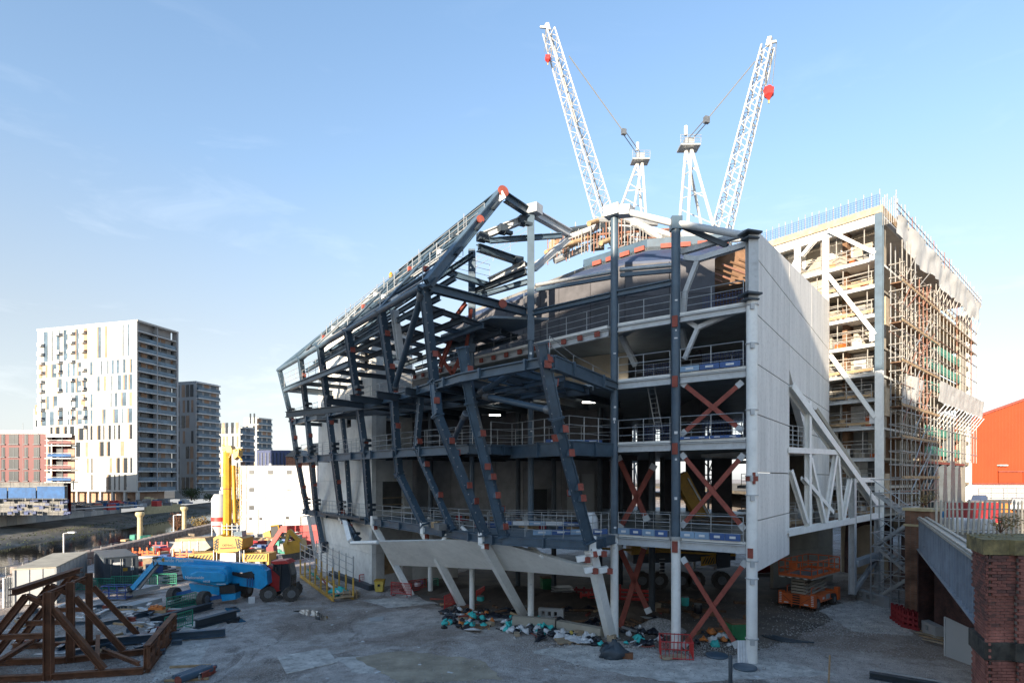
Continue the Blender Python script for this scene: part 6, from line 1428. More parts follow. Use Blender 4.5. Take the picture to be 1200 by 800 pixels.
# ---- big yellow mobile crane
t = thing('mobile_crane', 'tall yellow mobile crane with boom raised straight up', 'crane', (P(267, 560, 62).x, 62, 0)); d = 61
mb = MB(); mb.side([(222, 655), (315, 655), (315, 661), (222, 661)], d+.4, 2.4); mb.build('carrier', 'steel_dark', t)
for x in (228, 240, 290, 303):
    for dd in (.3, 2.7): p = P(x, 661, d+dd); wheel(t, (p.x, p.y, .55), (0, 1, 0), .55, .45)
mb = MB(); mb.side([(221, 649.5), (251, 647), (251, 657), (221, 657)], d, 2.6); mb.build('outrigger_box', 'yellow', t); stripes(t, ((222, 650), (250, 657)), d-.02, 7, 1.2)
mb = MB(); mb.side([(284, 648.5), (314, 648.5), (314, 657.5), (284, 657.5)], d-.1, 2.2); mb.build('outrigger_box', 'yellow', t); stripes(t, ((286, 649.5), (311, 655)), d-.12, 7, 1.0)
mb = MB(); mb.side([(284, 644), (306, 644), (306, 648), (284, 648)], d+1.2, 1.2); mb.build('outrigger_box', 'timber', t); stripes(t, ((285, 644.5), (305, 647.5)), d+1.18, 8, .9)
mb = MB(); mb.side([(313, 648), (315, 648), (315, 668), (313, 668)], d-.1, .5); mb.build('outrigger_leg', 'yellow', t)
mb = MB(); mb.side([(258, 648), (276, 648), (276, 659), (258, 659)], d-.6, 1.0); mb.build('winch_box', 'galv', t)
mb = MB(); mb.side([(250, 630), (256, 626.5), (262, 628.5), (274, 628.5), (280, 629), (284, 631), (283.5, 642), (278, 646), (256, 648), (250.5, 645)], d-.4, 2.6); mb.build('counterweight', 'yellow', t)
mb = MB(); mb.side([(258, 641.5), (276, 640.5), (276, 642), (258, 643)], d-.44, .03); mb.build('slot', 'primer_dark', t)
stripes(t, ((250.8, 631), (256.5, 645)), d-.42, 2, 1.0); stripes(t, ((278, 631), (283.4, 643)), d-.42, 2, -1.0)
for k in range(4):
    mb = MB(); mb.side([(250.8, 634+k*3), (256, 630.5+k*3), (256, 632+k*3), (250.8, 635.5+k*3)], d-.425, .02); mb.side([(278.5, 630.5+k*3), (283.4, 634+k*3), (283.4, 635.5+k*3), (278.5, 632+k*3)], d-.425, .02)
    mb.build('hazard_stripe', 'black', t)
label_text('DEMAG', P(267, 638.6, d-.415), .34, 'black', t)
mb = MB(); mb.lathe(P(266.5, 629, d+1.4), [(.47, 0), (.44, 4), (.43, 9.25)], 8); mb.build('boom', 'yellow', t); mb = MB(); mb.lathe(P(266.5, 573, d+1.4), [(.455, 0), (.455, .08)], 8); mb.build('boom_collar', 'primer_dark', t)
mb = MB(); mb.tube(P(275.5, 612, d+1.4), P(273.5, 545, d+1.4), .2, 10); mb.build('luffing_ram', 'yellow', t)
lattice(t, P(279.5, 614, d+1.6), P(279.5, 546, d+1.6), .5, .4, 11, .035, 'yellow', (0, 1, 0), 'fly_jib')
mb = MB(); mb.side([(260, 523), (264, 521), (270, 522), (272, 527), (280, 525), (279, 534), (274, 538), (272, 531), (261, 529)], d+1, 1.0); mb.build('boom_head', 'yellow', t)
for k in range(9): p = P(yr.uniform(260, 280), yr.uniform(520, 534), d+1.0); mb = MB(); mb.tube(p, p+V((yr.uniform(-.6, .6), 0, yr.uniform(-.6, .6))), .06, 5); mb.build('boom_head_bar', 'yellow_pole', t)
for py in (616, 620): mb = MB(); mb.tube(P(259, py, d+.6), P(280, py, d+.6), .06, 6); mb.build('handrail', 'galv', t)
for px in (260, 266, 272, 278): mb = MB(); mb.tube(P(px, 613, d+.6), P(px, 628, d+.6), .04, 6); mb.build('handrail', 'galv', t)
mb = MB(); mb.side([(274, 623), (283, 622), (284, 629), (274, 629)], d+.2, 1.0); mb.build('operator_cab', 'glass_sky', t)
for px in (250.5, 254, 281, 286): mb = MB(); mb.tube(P(px, 644, d-.3), P(px, 660, d-.3), .05, 6); mb.build('step_rail', 'galv', t)

# ---- red telehandler by the boom lift
t = thing('telehandler', 'red telehandler with dark glazed cab beside the blue boom lift', 'telehandler', (-18.5, 46, 0)); d = 45
mb = MB(); mb.side([(312, 668), (317, 664), (330, 673), (331, 690), (322, 694), (313, 686)], d, 1.6); mb.build('hood', 'red', t)
mb = MB(); mb.side([(321, 660), (338, 660), (341, 674), (340, 690), (329, 692), (328, 675), (320, 668)], d-.4, 1.2); mb.build('cab', 'glass', t)
for a, b in (((321, 660), (320, 668)), ((338, 660), (341, 674)), ((341, 674), (340, 690)), ((329, 661), (328, 691))): mb = MB(); mb.beam(P(*a, d-.43), P(*b, d-.43), .08, .08); mb.build('cab_frame', 'black', t)
mb = MB(); mb.side([(317, 657.5), (334, 656.5), (339, 660), (320, 661)], d-.45, 1.4); mb.build('cab_roof', 'red', t)
mb = MB(); mb.side([(314, 684), (343, 684), (343, 693), (316, 694)], d+.2, 1.5); mb.build('chassis', 'steel_dark', t)
mb = MB(); mb.beam(P(313, 664, d+1.2), P(345, 679, d+1.2), .36, .4); mb.build('boom', 'red_deep', t)
for px, py, dd in ((314, 701, d-.3), (341, 696, d-.2), (322, 691, d+2), (345, 692, d+1.8)): p = P(px, py, dd); wheel(t, (p.x, p.y, .6), (.55, -1, 0), .6, .45)
for px in (331, 338): a = G(px, 696, .06); mb = MB(); mb.beam(a, a+V((.75, -1.5, 0)), .14, .05); mb.build('fork', 'galv', t)
mb = MB(); mb.side([(322, 664), (324, 664), (324, 668), (322, 668)], d-.5, .05); mb.build('mirror', 'black', t)

# ---- machines further back
t = thing('telehandler', 'far red telehandler, its long boom reaching right behind the stillage', 'telehandler', (-30, 72, 0)); d = 70
mb = MB(); mb.beam(P(330, 619.5, d), P(374, 618, d), .6, .75); mb.build('boom', 'red', t); mb = MB(); mb.beam(P(331, 619, d), P(315, 644, d), .45, .5); mb.build('boom_nose', 'red', t)
mb = MB(); mb.side([(312, 641), (320, 639), (321, 650), (313, 651)], d-.3, 1.2); mb.build('carriage', 'red_deep', t)
mb = MB(); mb.side([(345, 624), (372, 622), (374, 636), (346, 640)], d-.3, 2.0); mb.build('body', 'red_deep', t)
for px in (349, 363): p = P(px, 644, d-.4); wheel(t, (p.x, p.y, .7), (.2, -1, 0), .7, .5)
t = thing('excavator', 'small yellow excavator with folded arm behind the stillage', 'excavator', (-26.5, 61, 0)); d = 60
mb = MB(); mb.side([(331, 636), (350, 632), (353, 646), (334, 650)], d, 2.0); mb.build('body', 'yellow', t); mb = MB(); mb.beam(P(339, 621, d-.1), P(352, 634, d-.1), .36, .42); mb.build('boom', 'yellow', t); mb = MB(); mb.beam(P(339, 621, d-.1), P(335, 637, d-.1), .26, .3); mb.build('arm', 'yellow_pole', t)
mb = MB(); mb.side([(330, 650), (354, 647), (356, 654), (333, 658)], d-.2, 2.2); mb.build('track', 'tyre', t); mb = MB(); mb.side([(342, 627), (350, 627), (351, 635), (343, 636)], d+.2, 1.0); mb.build('cab', 'glass', t)
t = thing('dumper', 'small yellow site dumper by the white modular cabins', 'dumper', (-37, 84, 0)); d = 83
mb = MB(); mb.side([(308, 624), (316, 621), (318, 630), (309, 631)], d, 1.6); mb.build('skip', 'yellow', t); mb = MB(); mb.side([(317, 616), (326, 615), (329, 629), (318, 630)], d, 1.5); mb.build('cab', 'black', t)
for a, b in (((317, 616), (326, 615)), ((326, 615), (329, 629))): mb = MB(); mb.tube(P(*a, d-.1), P(*b, d-.1), .09, 6); mb.build('roll_bar', 'yellow', t)
for px in (312, 325): p = P(px, 632, d-.2); wheel(t, (p.x, p.y, .55), (0, -1, 0), .55, .5, hub='yellow')

# ---- yellow stillage with upright poles
t = thing('pole_stillage', 'long yellow stillage with upright grey topped poles in front of the concrete core', 'stillage', (-18, 50, 0))
a0, a1 = G(391, 705, 0), G(352, 676, 0); sv = V((.85, .5, 0)).normalized()*1.5
for o_ in (0, 1): mb = MB(); mb.ib(a0+sv*o_+V((0, 0, .15)), a1+sv*o_+V((0, 0, .15)), .16, .24, .03); mb.build('side_beam', 'yellow_pole', t)
for i in range(9): p = a0.lerp(a1, i/8); mb = MB(); mb.beam(p+V((0, 0, .3)), p+sv+V((0, 0, .3)), .5, .05); mb.build('bed_board', 'timber_pale' if i % 2 else 'timber', t)
for i in range(7):
    for o_ in (0, 1):
        p = a0.lerp(a1, i/6)+sv*o_; h_ = 3.3 if o_ == 0 else 3.4
        mb = MB(); mb.tube(p+V((0, 0, .2)), p+V((0, 0, 1.7)), .075, 8); o = mb.build('pole', 'yellow_pole', t); mb = MB(); mb.tube(p+V((0, 0, 1.7)), p+V((0, 0, h_)), .045, 6); mb.build('pole_top', 'galv', o)
for o_ in (0, 1):
    for z in (2.1, 2.7, 3.2): mb = MB(); mb.tube(a0+sv*o_+V((0, 0, z)), a1+sv*o_+V((0, 0, z)), .03, 5); mb.build('rail', 'galv', t)
for i in range(8): p = a0.lerp(a1, .1+.1*i)+sv*.5; mb = MB(); mb.tube(p+V((0, 0, .42)), p+(a1-a0)*.3+V((.2, 0, .42+.1*(i % 2))), .07, 6); mb.build('stored_tube', yr.choice(['net_green', 'bag_white', 'red_deep', 'galv']), t)

# ---- barriers
def barrier(label, c, rz, m_, L_=2.2, h=1.05, group=None, tilt=0, name='mesh_barrier', n=15):
    t = thing(name, label, 'barrier', (0, 0, 0), group)
    mb = MB(); mb.tube((-L_/2, 0, h), (L_/2, 0, h), .035, 6); mb.tube((-L_/2, 0, .2), (L_/2, 0, .2), .035, 6); mb.tube((-L_/2, 0, 0), (-L_/2, 0, h), .04, 6); mb.tube((L_/2, 0, 0), (L_/2, 0, h), .04, 6); o = mb.build('frame', m_, t)
    mb = MB()
    for i in range(1, n): x = -L_/2+L_*i/n; mb.beam((x, 0, .2), (x, 0, h), .022, .022)
    for k in range(1, 4): mb.beam((-L_/2, 0, .2+k*.21), (L_/2, 0, .2+k*.21), .02, .02)
    stuff(mb.build('mesh', m_, t))
    for x in (-L_*.35, L_*.35): mb = MB(); mb.beam((x, -.25, .03), (x, .25, .03), .06, .05); mb.build('foot', m_, t)
    t.location = c; t.rotation_euler = (tilt, 0, rz); return t
for i, (px, py, rz, l) in enumerate(((98, 693, .05, 'green mesh barrier leaning against the front of the white cabin'), (120, 692, -.1, 'green mesh barrier before the dark container'), (146, 689, .08, 'green mesh barrier left of the white notice'), (170, 688, 0, 'green mesh barrier carrying a small white notice'), (191, 686, .15, 'green mesh barrier nearest the boom lift basket'), (213, 714, 1.1, 'green mesh barrier turned end on by the dark beams'), (210, 738, 1.35, 'green mesh barrier leaning at the corner of the concrete strip'))):
    t = barrier(l, G(px, py), rz, 'barrier_green', group='green mesh barriers round the steel store')
    if i == 3: mb = MB(); mb.box((0, -.06, .62), .75, .02, .3); o = mb.build('notice', 'bag_white', t)
for i, (px, py, rz, l) in enumerate(((434, 686, .5, 'red mesh barrier beside the concrete core'), (452, 682, .3, 'red mesh barrier left of the yellow bin'), (470, 698, -.4, 'red mesh barrier crossing the foot of a white strut'), (488, 694, .7, 'red mesh barrier behind the yellow bin'), (528, 712, 1.2, 'red mesh barrier standing by the left litter heap'), (563, 705, 1.3, 'red mesh barrier between white posts'))):
    barrier(l, G(px, py), rz, 'red', L_=1.9, group='red mesh barriers under the fascia')
barrier('green mesh barrier wrapped round a round white column', G(505, 692), .2, 'barrier_green', L_=1.2, group='green mesh barriers round the steel store')
def ring_cage(px, py, label, m_, s_):
    c = G(px, py); t = thing('mesh_cage', label, 'barrier', c)
    for k in range(4):
        a = V((math.cos(k*1.571+.6), math.sin(k*1.571+.6), 0))*s_; b = V((math.cos(k*1.571+2.171), math.sin(k*1.571+2.171), 0))*s_; mb = MB()
        for z in (.1, .95): mb.tube(c+a+V((0, 0, z)), c+b+V((0, 0, z)), .03, 5)
        for i in range(8): q = c+a.lerp(b, i/8); mb.tube(q+V((0, 0, .05)), q+V((0, 0, 1.0)), .016, 4)
        mb.build('mesh_side', m_, t)
    mb = MB(); mb.box(c+V((-.3, -.5, .05)), 1.3, .5, .12, .2); mb.build('board', 'timber_pale', t)
ring_cage(792, 768, 'red mesh cage round the foot of a front column', 'red', 1.15)

# ---- steel stores on the left
for i in range(6):
    a = G(140+i % 3*6.5, 712-i//3*11, .1+.0*i); a.z = .12+.42*(i//3); dv = V((.55, 2.6, 0)); t = MB()
    t.beam(a+V((0, 0, .16)), a+dv+V((0, 0, .16)), .34, .04); t.beam(a+V((-.16, 0, 0)), a+dv+V((-.16, 0, 0)), .03, .32); t.beam(a+V((.16, 0, 0)), a+dv+V((.16, 0, 0)), .03, .32)
    tag(t.build('channel_beam', 'cabin_white'), 'pale steel channel in the small stack of six by the green barriers', 'beam', 'pale channels stacked by the green barriers')
for i in range(5):
    a = G(157+i*5.2, 722-i*1.2, .16); dv = V((1.1, 4.2, 0)); t = MB(); t.ib(a, a+dv, .3, .32, .05); o = tag(t.build('steel_beam', 'steel_slate' if i < 3 else 'steel_blue'), 'long dark blue beam lying in the row beside the pale channels', 'beam', 'dark beams laid out by the pale channels')
t = MB(); a = G(176, 727, .22); t.ib(a, a+V((1.6, 4.6, 0)), .4, .44, .06); tag(t.build('steel_beam', 'steel_dark'), 'thickest dark beam, its red primed end towards the viewer', 'beam')
t = MB(); a = G(229, 731, .3); t.ib(a, a+V((1.2, 2.9, 0)), .5, .56, .06); tag(t.build('steel_beam', 'steel_dark'), 'short dark box beam by the leaning green barrier', 'beam')
t = MB(); a = G(112, 752, .3); t.ib(a, a+V((6.2, 2.2, 0)), .4, .44, .06); tag(t.build('steel_beam', 'steel_blue'), 'long dark blue beam lying across behind the rusty trestle', 'beam')
t = thing('brick_crate', 'open crate of orange bricks beside the dark beams', 'crate', G(186, 718)); c = G(186, 718); mb = MB(); mb.box(c, 1.2, .9, .3, .2); mb.build('tray', 'timber', t)
for i in range(12): mb = MB(); mb.box(c+V((-.42+.2*(i % 5), -.3+.22*(i//5), .302)), .18, .2, .16+.05*(i % 3), .2); mb.build('brick', 'bag_orange', t)
lab = [('offcut', 'steel_grey', 'pale grey steel offcut lying in the gravel behind the trestle'), ('offcut', 'steel_slate', 'dark blue steel offcut lying in the gravel behind the trestle'), ('timber_baulk', 'timber', 'loose timber baulk lying among the steel offcuts'), ('plate', 'galv', 'galvanised plate lying among the steel offcuts'), ('offcut', 'primer_dark', 'red primed steel offcut lying among the gravel')]
for i in range(80):
    k = yr.choice([0, 0, 1, 1, 2, 3, 3, 4]); n_, m_, l_ = lab[k]; p = G(yr.uniform(20, 205), yr.uniform(706, 768)); an = yr.random()*3.1; mb = MB()
    if n_ == 'plate': mb.box(p, yr.uniform(.6, 1.4), yr.uniform(.4, .9), .05, an)
    elif n_ == 'timber_baulk': mb.box(p, yr.uniform(1, 2.6), .15, .12, an)
    else: dv = V((math.cos(an), math.sin(an), 0))*yr.uniform(.5, 1.9); mb.ib(p+V((0, 0, .14)), p+dv+V((0, 0, .14)), .26, .26, .05)
    tag(mb.build(n_, m_), l_, 'offcut' if k != 2 else 'timber', l_+' group')
t = thing('pipe_bundle', 'bundle of dark blue tubes on timber bearers at the bottom left', 'pipes', G(215, 790)); 
for k in range(2): a = G(193+k*6, 797-k*16, .06); mb = MB(); mb.beam(a, a+V((1.9, .3, 0)), .12, .1); mb.build('bearer', 'timber', t)
for i in range(5): a = G(203+i*4.2, 793, .24); mb = MB(); mb.tube(a, a+V((.55, 1.5, .02)), .1, 12); mb.build('pipe', 'steel_slate', t)
a = G(209, 797, .3); mb = MB(); mb.tube(a, a+V((.6, 1.7, 0)), .17, 14); o = mb.build('pipe', 'steel_blue', t); mb = MB(); mb.tube(a-V((.01, .03, 0)), a, .2, 16); mb.build('end_plate', 'primer_dark', o)
for i in range(3): a = G(229+i*4, 792, .2); mb = MB(); mb.ib(a, a+V((.05, 1.1, 0)), .14, .3, .03); mb.build('short_beam', ['galv_dark', 'steel_grey', 'primer_dark'][i], t)
# ground plates
def plate(label, px, th_, m_, name='ground_plate'):
    mb = MB(); mb.sheet([G(*p, .012) for p in px], (0, 0, th_)); return tag(mb.build(name, m_), label, 'plate')
plate('big worn steel road plate lying in the middle foreground', [(325, 769.5), (383, 759.5), (396, 776), (336, 789.5)], .035, 'patch_pale')
plate('small pale board lying on the ground in the open yard', [(431, 724), (450, 722), (449, 727), (434, 728)], .03, 'cabin_white')
plate('pale sheet lying near the first white strut', [(458, 702), (490, 706), (482, 709), (462, 706)], .03, 'patch_pale')
t = thing('pallet_stack', 'low stack of timber pallets by the foot of the core', 'pallets', G(410, 700)); c = G(410, 700)
for k in range(4):
    for i in range(5): mb = MB(); mb.box(c+V((yr.uniform(-.08, .08), -.5+.25*i, k*.15)), 1.3, .16, .03, .3); mb.build('slat', 'timber_pale', t)
    for i in range(3): mb = MB(); mb.box(c+V((-.5+.5*i, 0, k*.15+.035)), .1, 1.1, .1, .3); mb.build('bearer', 'timber', t)
t = thing('sheet_roll', 'crumpled teal sheeting on the pallets beside the stillage', 'sheeting', G(398, 697)); 
def sack(m_, seed, s_=1.0, name='sack'):
    bm = bmesh.new(); bmesh.ops.create_icosphere(bm, subdivisions=3, radius=1)
    for v in bm.verts:
        n_ = noise.noise(v.co*1.6+V((seed*7, seed, 2)))*.35+noise.noise(v.co*4+V((seed, 3, 1)))*.3+noise.noise(v.co*9+V((seed, 1, 8)))*.12; v.co *= 1+n_
        if v.co.z < -.35: v.co.z = -.35
        if v.co.z > .55: v.co.x *= .45; v.co.y *= .45; v.co.z += .25
    bm.faces.ensure_lookup_table()
    me = bpy.data.meshes.new(name); bm.to_mesh(me); bm.free(); me.materials.append(M[m_]); me.polygons.foreach_set('use_smooth', [True]*len(me.polygons)); return me
mesh_ = sack('teal', 5); o = bpy.data.objects.new('sheet', mesh_); C.objects.link(o); o.parent = t; o.scale = (.9, .5, .45); o.location = (0, 0, .16); OFF[o] = V()
# ---- heaps of sacks
cols = {'teal': 'teal', 'bag_black': 'black', 'bag_white': 'white', 'bag_yellow': 'yellow', 'bag_orange': 'orange'}
smesh = {k: [sack(k, i*3+j) for i in range(4)] for j, k in enumerate(cols)}
heaps = [('left litter heap beneath the fascia', (520, 578), (716, 736), 64, ['teal', 'teal', 'bag_black', 'bag_black', 'bag_black', 'bag_white', 'bag_orange']),
         ('long middle litter heap before the concrete kerb blocks', (588, 690), (728, 755), 140, ['teal', 'teal', 'bag_black', 'bag_black', 'bag_white', 'bag_white', 'bag_yellow']),
         ('right litter heap at the foot of the prow strut', (690, 778), (735, 758), 50, ['teal', 'teal', 'bag_white', 'bag_black', 'bag_black']),
         ('small heap behind the X braced bay', (815, 865), (738, 758), 22, ['teal', 'bag_yellow', 'bag_white', 'bag_black', 'bag_orange', 'timber'])]
for hl, xr, yr_, n, cl in heaps:
    for i in range(n):
        px = yr.uniform(*xr); k = (px-xr[0])/(xr[1]-xr[0]); f_ = yr.random(); py = yr_[0]+(yr_[1]-yr_[0])*f_
        if 'middle' in hl: py = min(yr_[1], 722+22*k*.6+f_*18)
        c_ = yr.choice(cl); c_ = 'bag_white' if c_ == 'timber' else c_
        if c_ == 'teal' and f_ < .35: c_ = 'bag_black'
        if 'middle' in hl and c_ == 'bag_yellow' and px < 655: c_ = 'teal'
        if 'middle' in hl and c_ == 'teal' and px > 650: c_ = 'bag_white'
        s_ = yr.uniform(.12, .3); p = G(px, py, 0); o = bpy.data.objects.new('sack', yr.choice(smesh[c_])); C.objects.link(o); o.location = p+V((0, 0, s_*.3+.18*(1-abs(2*f_-1))*yr.random())); o.scale = (s_, s_*.9, s_*yr.uniform(.6, 1.0)); o.rotation_euler = (yr.uniform(-.5, .5), yr.uniform(-.5, .5), yr.random()*6)
        tag(o, f'small {cols[c_]} sack tipped in the {hl}', 'sack', f'{cols[c_]} sacks in the {hl}')
for i, (px, py, l) in enumerate(((562, 735, 'low pallet with rubbish at the front of the left litter heap'), (664, 752, 'pale pallet at the right end of the middle litter heap'))):
    t = thing('pallet', l, 'pallet', G(px, py)); c = G(px, py)
    for k in range(6): mb = MB(); mb.box(c+V((0, -.5+.2*k, .1)), 1.2, .12, .03, .25); mb.build('slat', 'timber_pale' if i else 'timber_dark', t)
    for k in range(3): mb = MB(); mb.box(c+V((-.5+.5*k, 0, 0)), .1, 1.1, .095, .25); mb.build('bearer', 'timber', t)
jk = [('timber_baulk', 'timber_dark', 'dark timber baulk dumped under the fascia'), ('timber_baulk', 'timber', 'tan timber baulk dumped under the fascia'), ('offcut', 'galv', 'grey metal offcut dumped under the fascia'), ('offcut', 'primer_dark', 'red metal offcut dumped under the fascia'), ('rubbish_sheet', 'bag_black', 'black plastic sheet crumpled under the fascia')]
for i in range(90):
    k = yr.choice([0, 0, 1, 2, 3, 4, 4]); n_, m_, l_ = jk[k]; px = yr.uniform(515, 770); p = G(px, yr.uniform(695, 722)+(px-515)*.09); an = yr.random()*3.1; mb = MB()
    if k == 4:
        o = bpy.data.objects.new(n_, yr.choice(smesh['bag_black'])); C.objects.link(o); o.location = p+V((0, 0, .1)); o.scale = (yr.uniform(.3, .8), .35, .22); o.rotation_euler = (0, 0, an); tag(o, l_, 'rubbish', l_+' group'); continue
    mb.box(p+V((0, 0, .02+yr.random()*.15)), yr.uniform(.6, 2.2), .14, .12, an); tag(mb.build(n_, m_), l_, 'rubbish', l_+' group')
for i in range(34):
    px = yr.uniform(750, 880); p = G(px, yr.uniform(700, 745)); mb = MB(); mb.box(p, yr.uniform(.3, 1.3), yr.uniform(.12, .5), yr.uniform(.08, .35), yr.random()*3); tag(mb.build('offcut', yr.choice(['timber_dark'])), 'dark timber scrap lying on the floor of the X braced bays', 'rubbish', 'timber scraps in the X braced bays')
for i in range(16):
    px = yr.uniform(520, 775); a = G(px, 716+(px-520)*.13+yr.uniform(-6, 14), .08); an = yr.random()*6; L_ = yr.uniform(.8, 2.4); mb = MB(); q = [a+V((math.cos(an)*L_*k/4+.12*math.sin(k*2+i), math.sin(an)*L_*k/4, .05*math.sin(k*1.7))) for k in range(5)]
    mb.poly(q, yr.uniform(.025, .055), 6); k = i % 3; tag(mb.build('waste_pipe', ['bag_white', 'black', 'primer_dark'][k]), ['bent white pipe offcut', 'bent black hose', 'bent rusty bar'][k]+' lying in the litter along the front columns', 'pipe', ['white pipe offcuts', 'black hoses', 'rusty bars'][k]+' in the litter')
for i in range(14):
    px = yr.uniform(520, 690); p = G(px, 728+(px-520)*.13+yr.uniform(-8, 6), .1); o = bpy.data.objects.new('torn_sheet', yr.choice(smesh['bag_white' if i % 2 else 'bag_black'])); C.objects.link(o); o.location = p; o.scale = (yr.uniform(.35, .7), yr.uniform(.2, .4), .1); o.rotation_euler = (yr.uniform(-.3, .3), yr.uniform(-.3, .3), yr.random()*6)
    tag(o, ('white' if i % 2 else 'black')+' torn plastic sheeting spread flat among the sacks', 'rubbish', ('white' if i % 2 else 'black')+' torn sheeting among the sacks')
for i in range(10):
    px = yr.uniform(530, 760); p = G(px, 726+(px-520)*.1+yr.uniform(-6, 10), .02); mb = MB(); mb.box(p, yr.uniform(.3, .6), yr.uniform(.25, .5), yr.uniform(.1, .35), yr.random()*3); tag(mb.build('carton', 'timber_pale'), 'squashed cardboard carton lying among the sacks', 'carton', 'cartons among the sacks')
# mounds of earth and rubble
def mound(px, py, r_, h_, m_, label):
    c = G(px, py); n = 22; vs = [c+V((0, 0, h_))]; fs = []
    for j in range(1, 7):
        for i in range(n):
            a_ = 2*math.pi*i/n; q = c+V((math.cos(a_)*r_*j/6, math.sin(a_)*r_*.7*j/6, 0)); q.z = max(-.05, h_*(1-(j/6)**1.5)+.22*h_*noise.noise(q*1.8)) if j < 6 else -.05; vs.append(q)
    for i in range(n): fs.append((0, 1+i, 1+(i+1) % n))
    for j in range(5):
        for i in range(n): fs.append((1+j*n+i, 1+(j+1)*n+i, 1+(j+1)*n+(i+1) % n, 1+j*n+(i+1) % n))
    mb = MB(); mb.add(vs, fs, True); return tag(mb.build('earth_mound', m_), label, 'mound')
mound(590, 700, 6, .9, 'soil_brown', 'brown earth mound under the fascia by the white columns'); mound(660, 706, 4.5, .8, 'soil_brown', 'brown earth mound behind the concrete kerb blocks'); mound(772, 738, 1.8, .7, 'stone_grit', 'grey gravel mound between two front columns'); mound(742, 722, 2.2, .8, 'soil_brown', 'brown earth mound beside the red barrier board'); mound(520, 690, 4, .5, 'soil_brown', 'low brown earth bank under the left end of the fascia')
# concrete kerb blocks
def kerb(label, a, b, w_, h_, m_='cream_wall', holes=0, name='concrete_block'):
    a, b = G(*a), G(*b); t = MB(); d_ = (b-a).normalized(); n_ = V((-d_.y, d_.x, 0)); n_ = n_ if n_.y > 0 else -n_
    if not holes: t.hexa([a, b, b+n_*w_, a+n_*w_], [a+n_*.06+V((0, 0, h_)), b+n_*.06+V((0, 0, h_)), b+n_*(w_-.06)+V((0, 0, h_)), a+n_*(w_-.06)+V((0, 0, h_))])
    else:
        L_ = (b-a).length; t.hexa([a, b, b+n_*w_, a+n_*w_], [x+V((0, 0, h_*.35)) for x in (a, b, b+n_*w_, a+n_*w_)]); q0, q1 = a+V((0, 0, h_*.75)), b+V((0, 0, h_*.75)); t.hexa([q0, q1, q1+n_*w_, q0+n_*w_], [x+V((0, 0, h_*.25)) for x in (q0, q1, q1+n_*w_, q0+n_*w_)])
        for i in range(holes+1):
            u0 = L_*(i/(holes+1)); u1 = u0+L_/(holes+1)*.5 if i < holes else L_; p0, p1 = a+d_*u0+V((0, 0, h_*.352)), a+d_*u1+V((0, 0, h_*.352)); t.hexa([p0, p1, p1+n_*w_, p0+n_*w_], [x+V((0, 0, h_*.396)) for x in (p0, p1, p1+n_*w_, p0+n_*w_)])
    return tag(t.build(name, m_), label, 'barrier' if holes else 'block')
kerb('pale concrete kerb block, left of the two behind the sacks', (600, 735), (650, 739), .6, .7); kerb('longer pale concrete kerb block, right of the two behind the sacks', (651.5, 739), (703, 749), .6, .62)
kerb('white slotted barrier behind the kerb blocks', (631, 725), (660, 727), .35, .75, 'cabin_white', 3, 'road_barrier'); kerb('white slotted barrier at the foot of the stair tower', (1003, 701), (1036, 712), .4, .8, 'cabin_white', 3, 'road_barrier')
kerb('pale perforated block lying by the white board', (1083, 736), (1107, 748), .5, .7, 'cabin_white', 2, 'road_barrier')
# chests, cages, skips
def chest(label, px, py, sx, sy, sz, m_, rz=.2, name='tool_chest', lid=True, z=0):
    c = G(px, py); c.z = z; t = thing(name, label, 'chest', c); mb = MB(); mb.box(c, sx, sy, sz, rz); mb.build('body', m_, t)
    if lid: mb = MB(); mb.box(c+V((0, 0, sz+.003)), sx*1.05, sy*1.06, .1, rz); mb.build('lid', m_ if m_ != 'green_box' else 'timber_dark', t)
    for s_ in (-.35, .35): mb = MB(); mb.box(c+V((math.cos(rz)*sx*s_+math.sin(rz)*sy*.51, math.sin(rz)*sx*s_-math.cos(rz)*sy*.51, .1)), .08, .06, sz*.75, rz); mb.build('rib', m_, t)
    return t
chest('tall green chest behind the fascia', 642, 694, 1.1, .9, 1.25, 'green_box'); chest('green skip with rusty lid behind the right front column', 864, 749, 1.15, .9, 1.0, 'green_box', .15, 'small_skip'); chest('small blue pale box by the yellow crane inside', 768, 716, .6, .5, .5, 'timber_pale', .3)
t = thing('mesh_stack', 'stack of galvanised mesh panels beside the tall green chest', 'stack', G(660, 704)); c = G(660, 704)
for k in range(9): mb = MB(); mb.box(c+V((yr.uniform(-.1, .1), yr.uniform(-.1, .1), .02+k*.13)), 1.5, 1.0, .06, .25+yr.uniform(-.05, .05)); mb.build('mesh_panel', 'galv' if k % 2 else 'galv_dark', t)
def plastic_barrier(label, px, py, rz, m_, L_=2.0, h=1.0, group=None, z=0):
    c = G(px, py, z); t = thing('plastic_barrier', label, 'barrier', c, group); d_ = V((math.cos(rz), math.sin(rz), 0))
    for k in range(3): z0 = c+V((0, 0, .12+k*.32)); mb = MB(); mb.beam(z0-d_*L_/2, z0+d_*L_/2, .08 if k else .3, .2); mb.build('board', m_, t)
    for s_ in (-1, -.33, .33, 1): p = c+d_*s_*(L_/2-.08); mb = MB(); mb.beam(p+V((0, 0, .02)), p+V((0, 0, h)), .1, .13, d_); mb.build('upright', m_, t)
plastic_barrier('red plastic barrier behind the prow strut', 694, 708, .3, 'red'); plastic_barrier('red plastic barrier left of the prow strut, half hidden', 680, 702, -.2, 'red_deep')
plastic_barrier('broad red barrier board between the first two front columns', 744, 703, -.25, 'red', 2.4, 1.2)
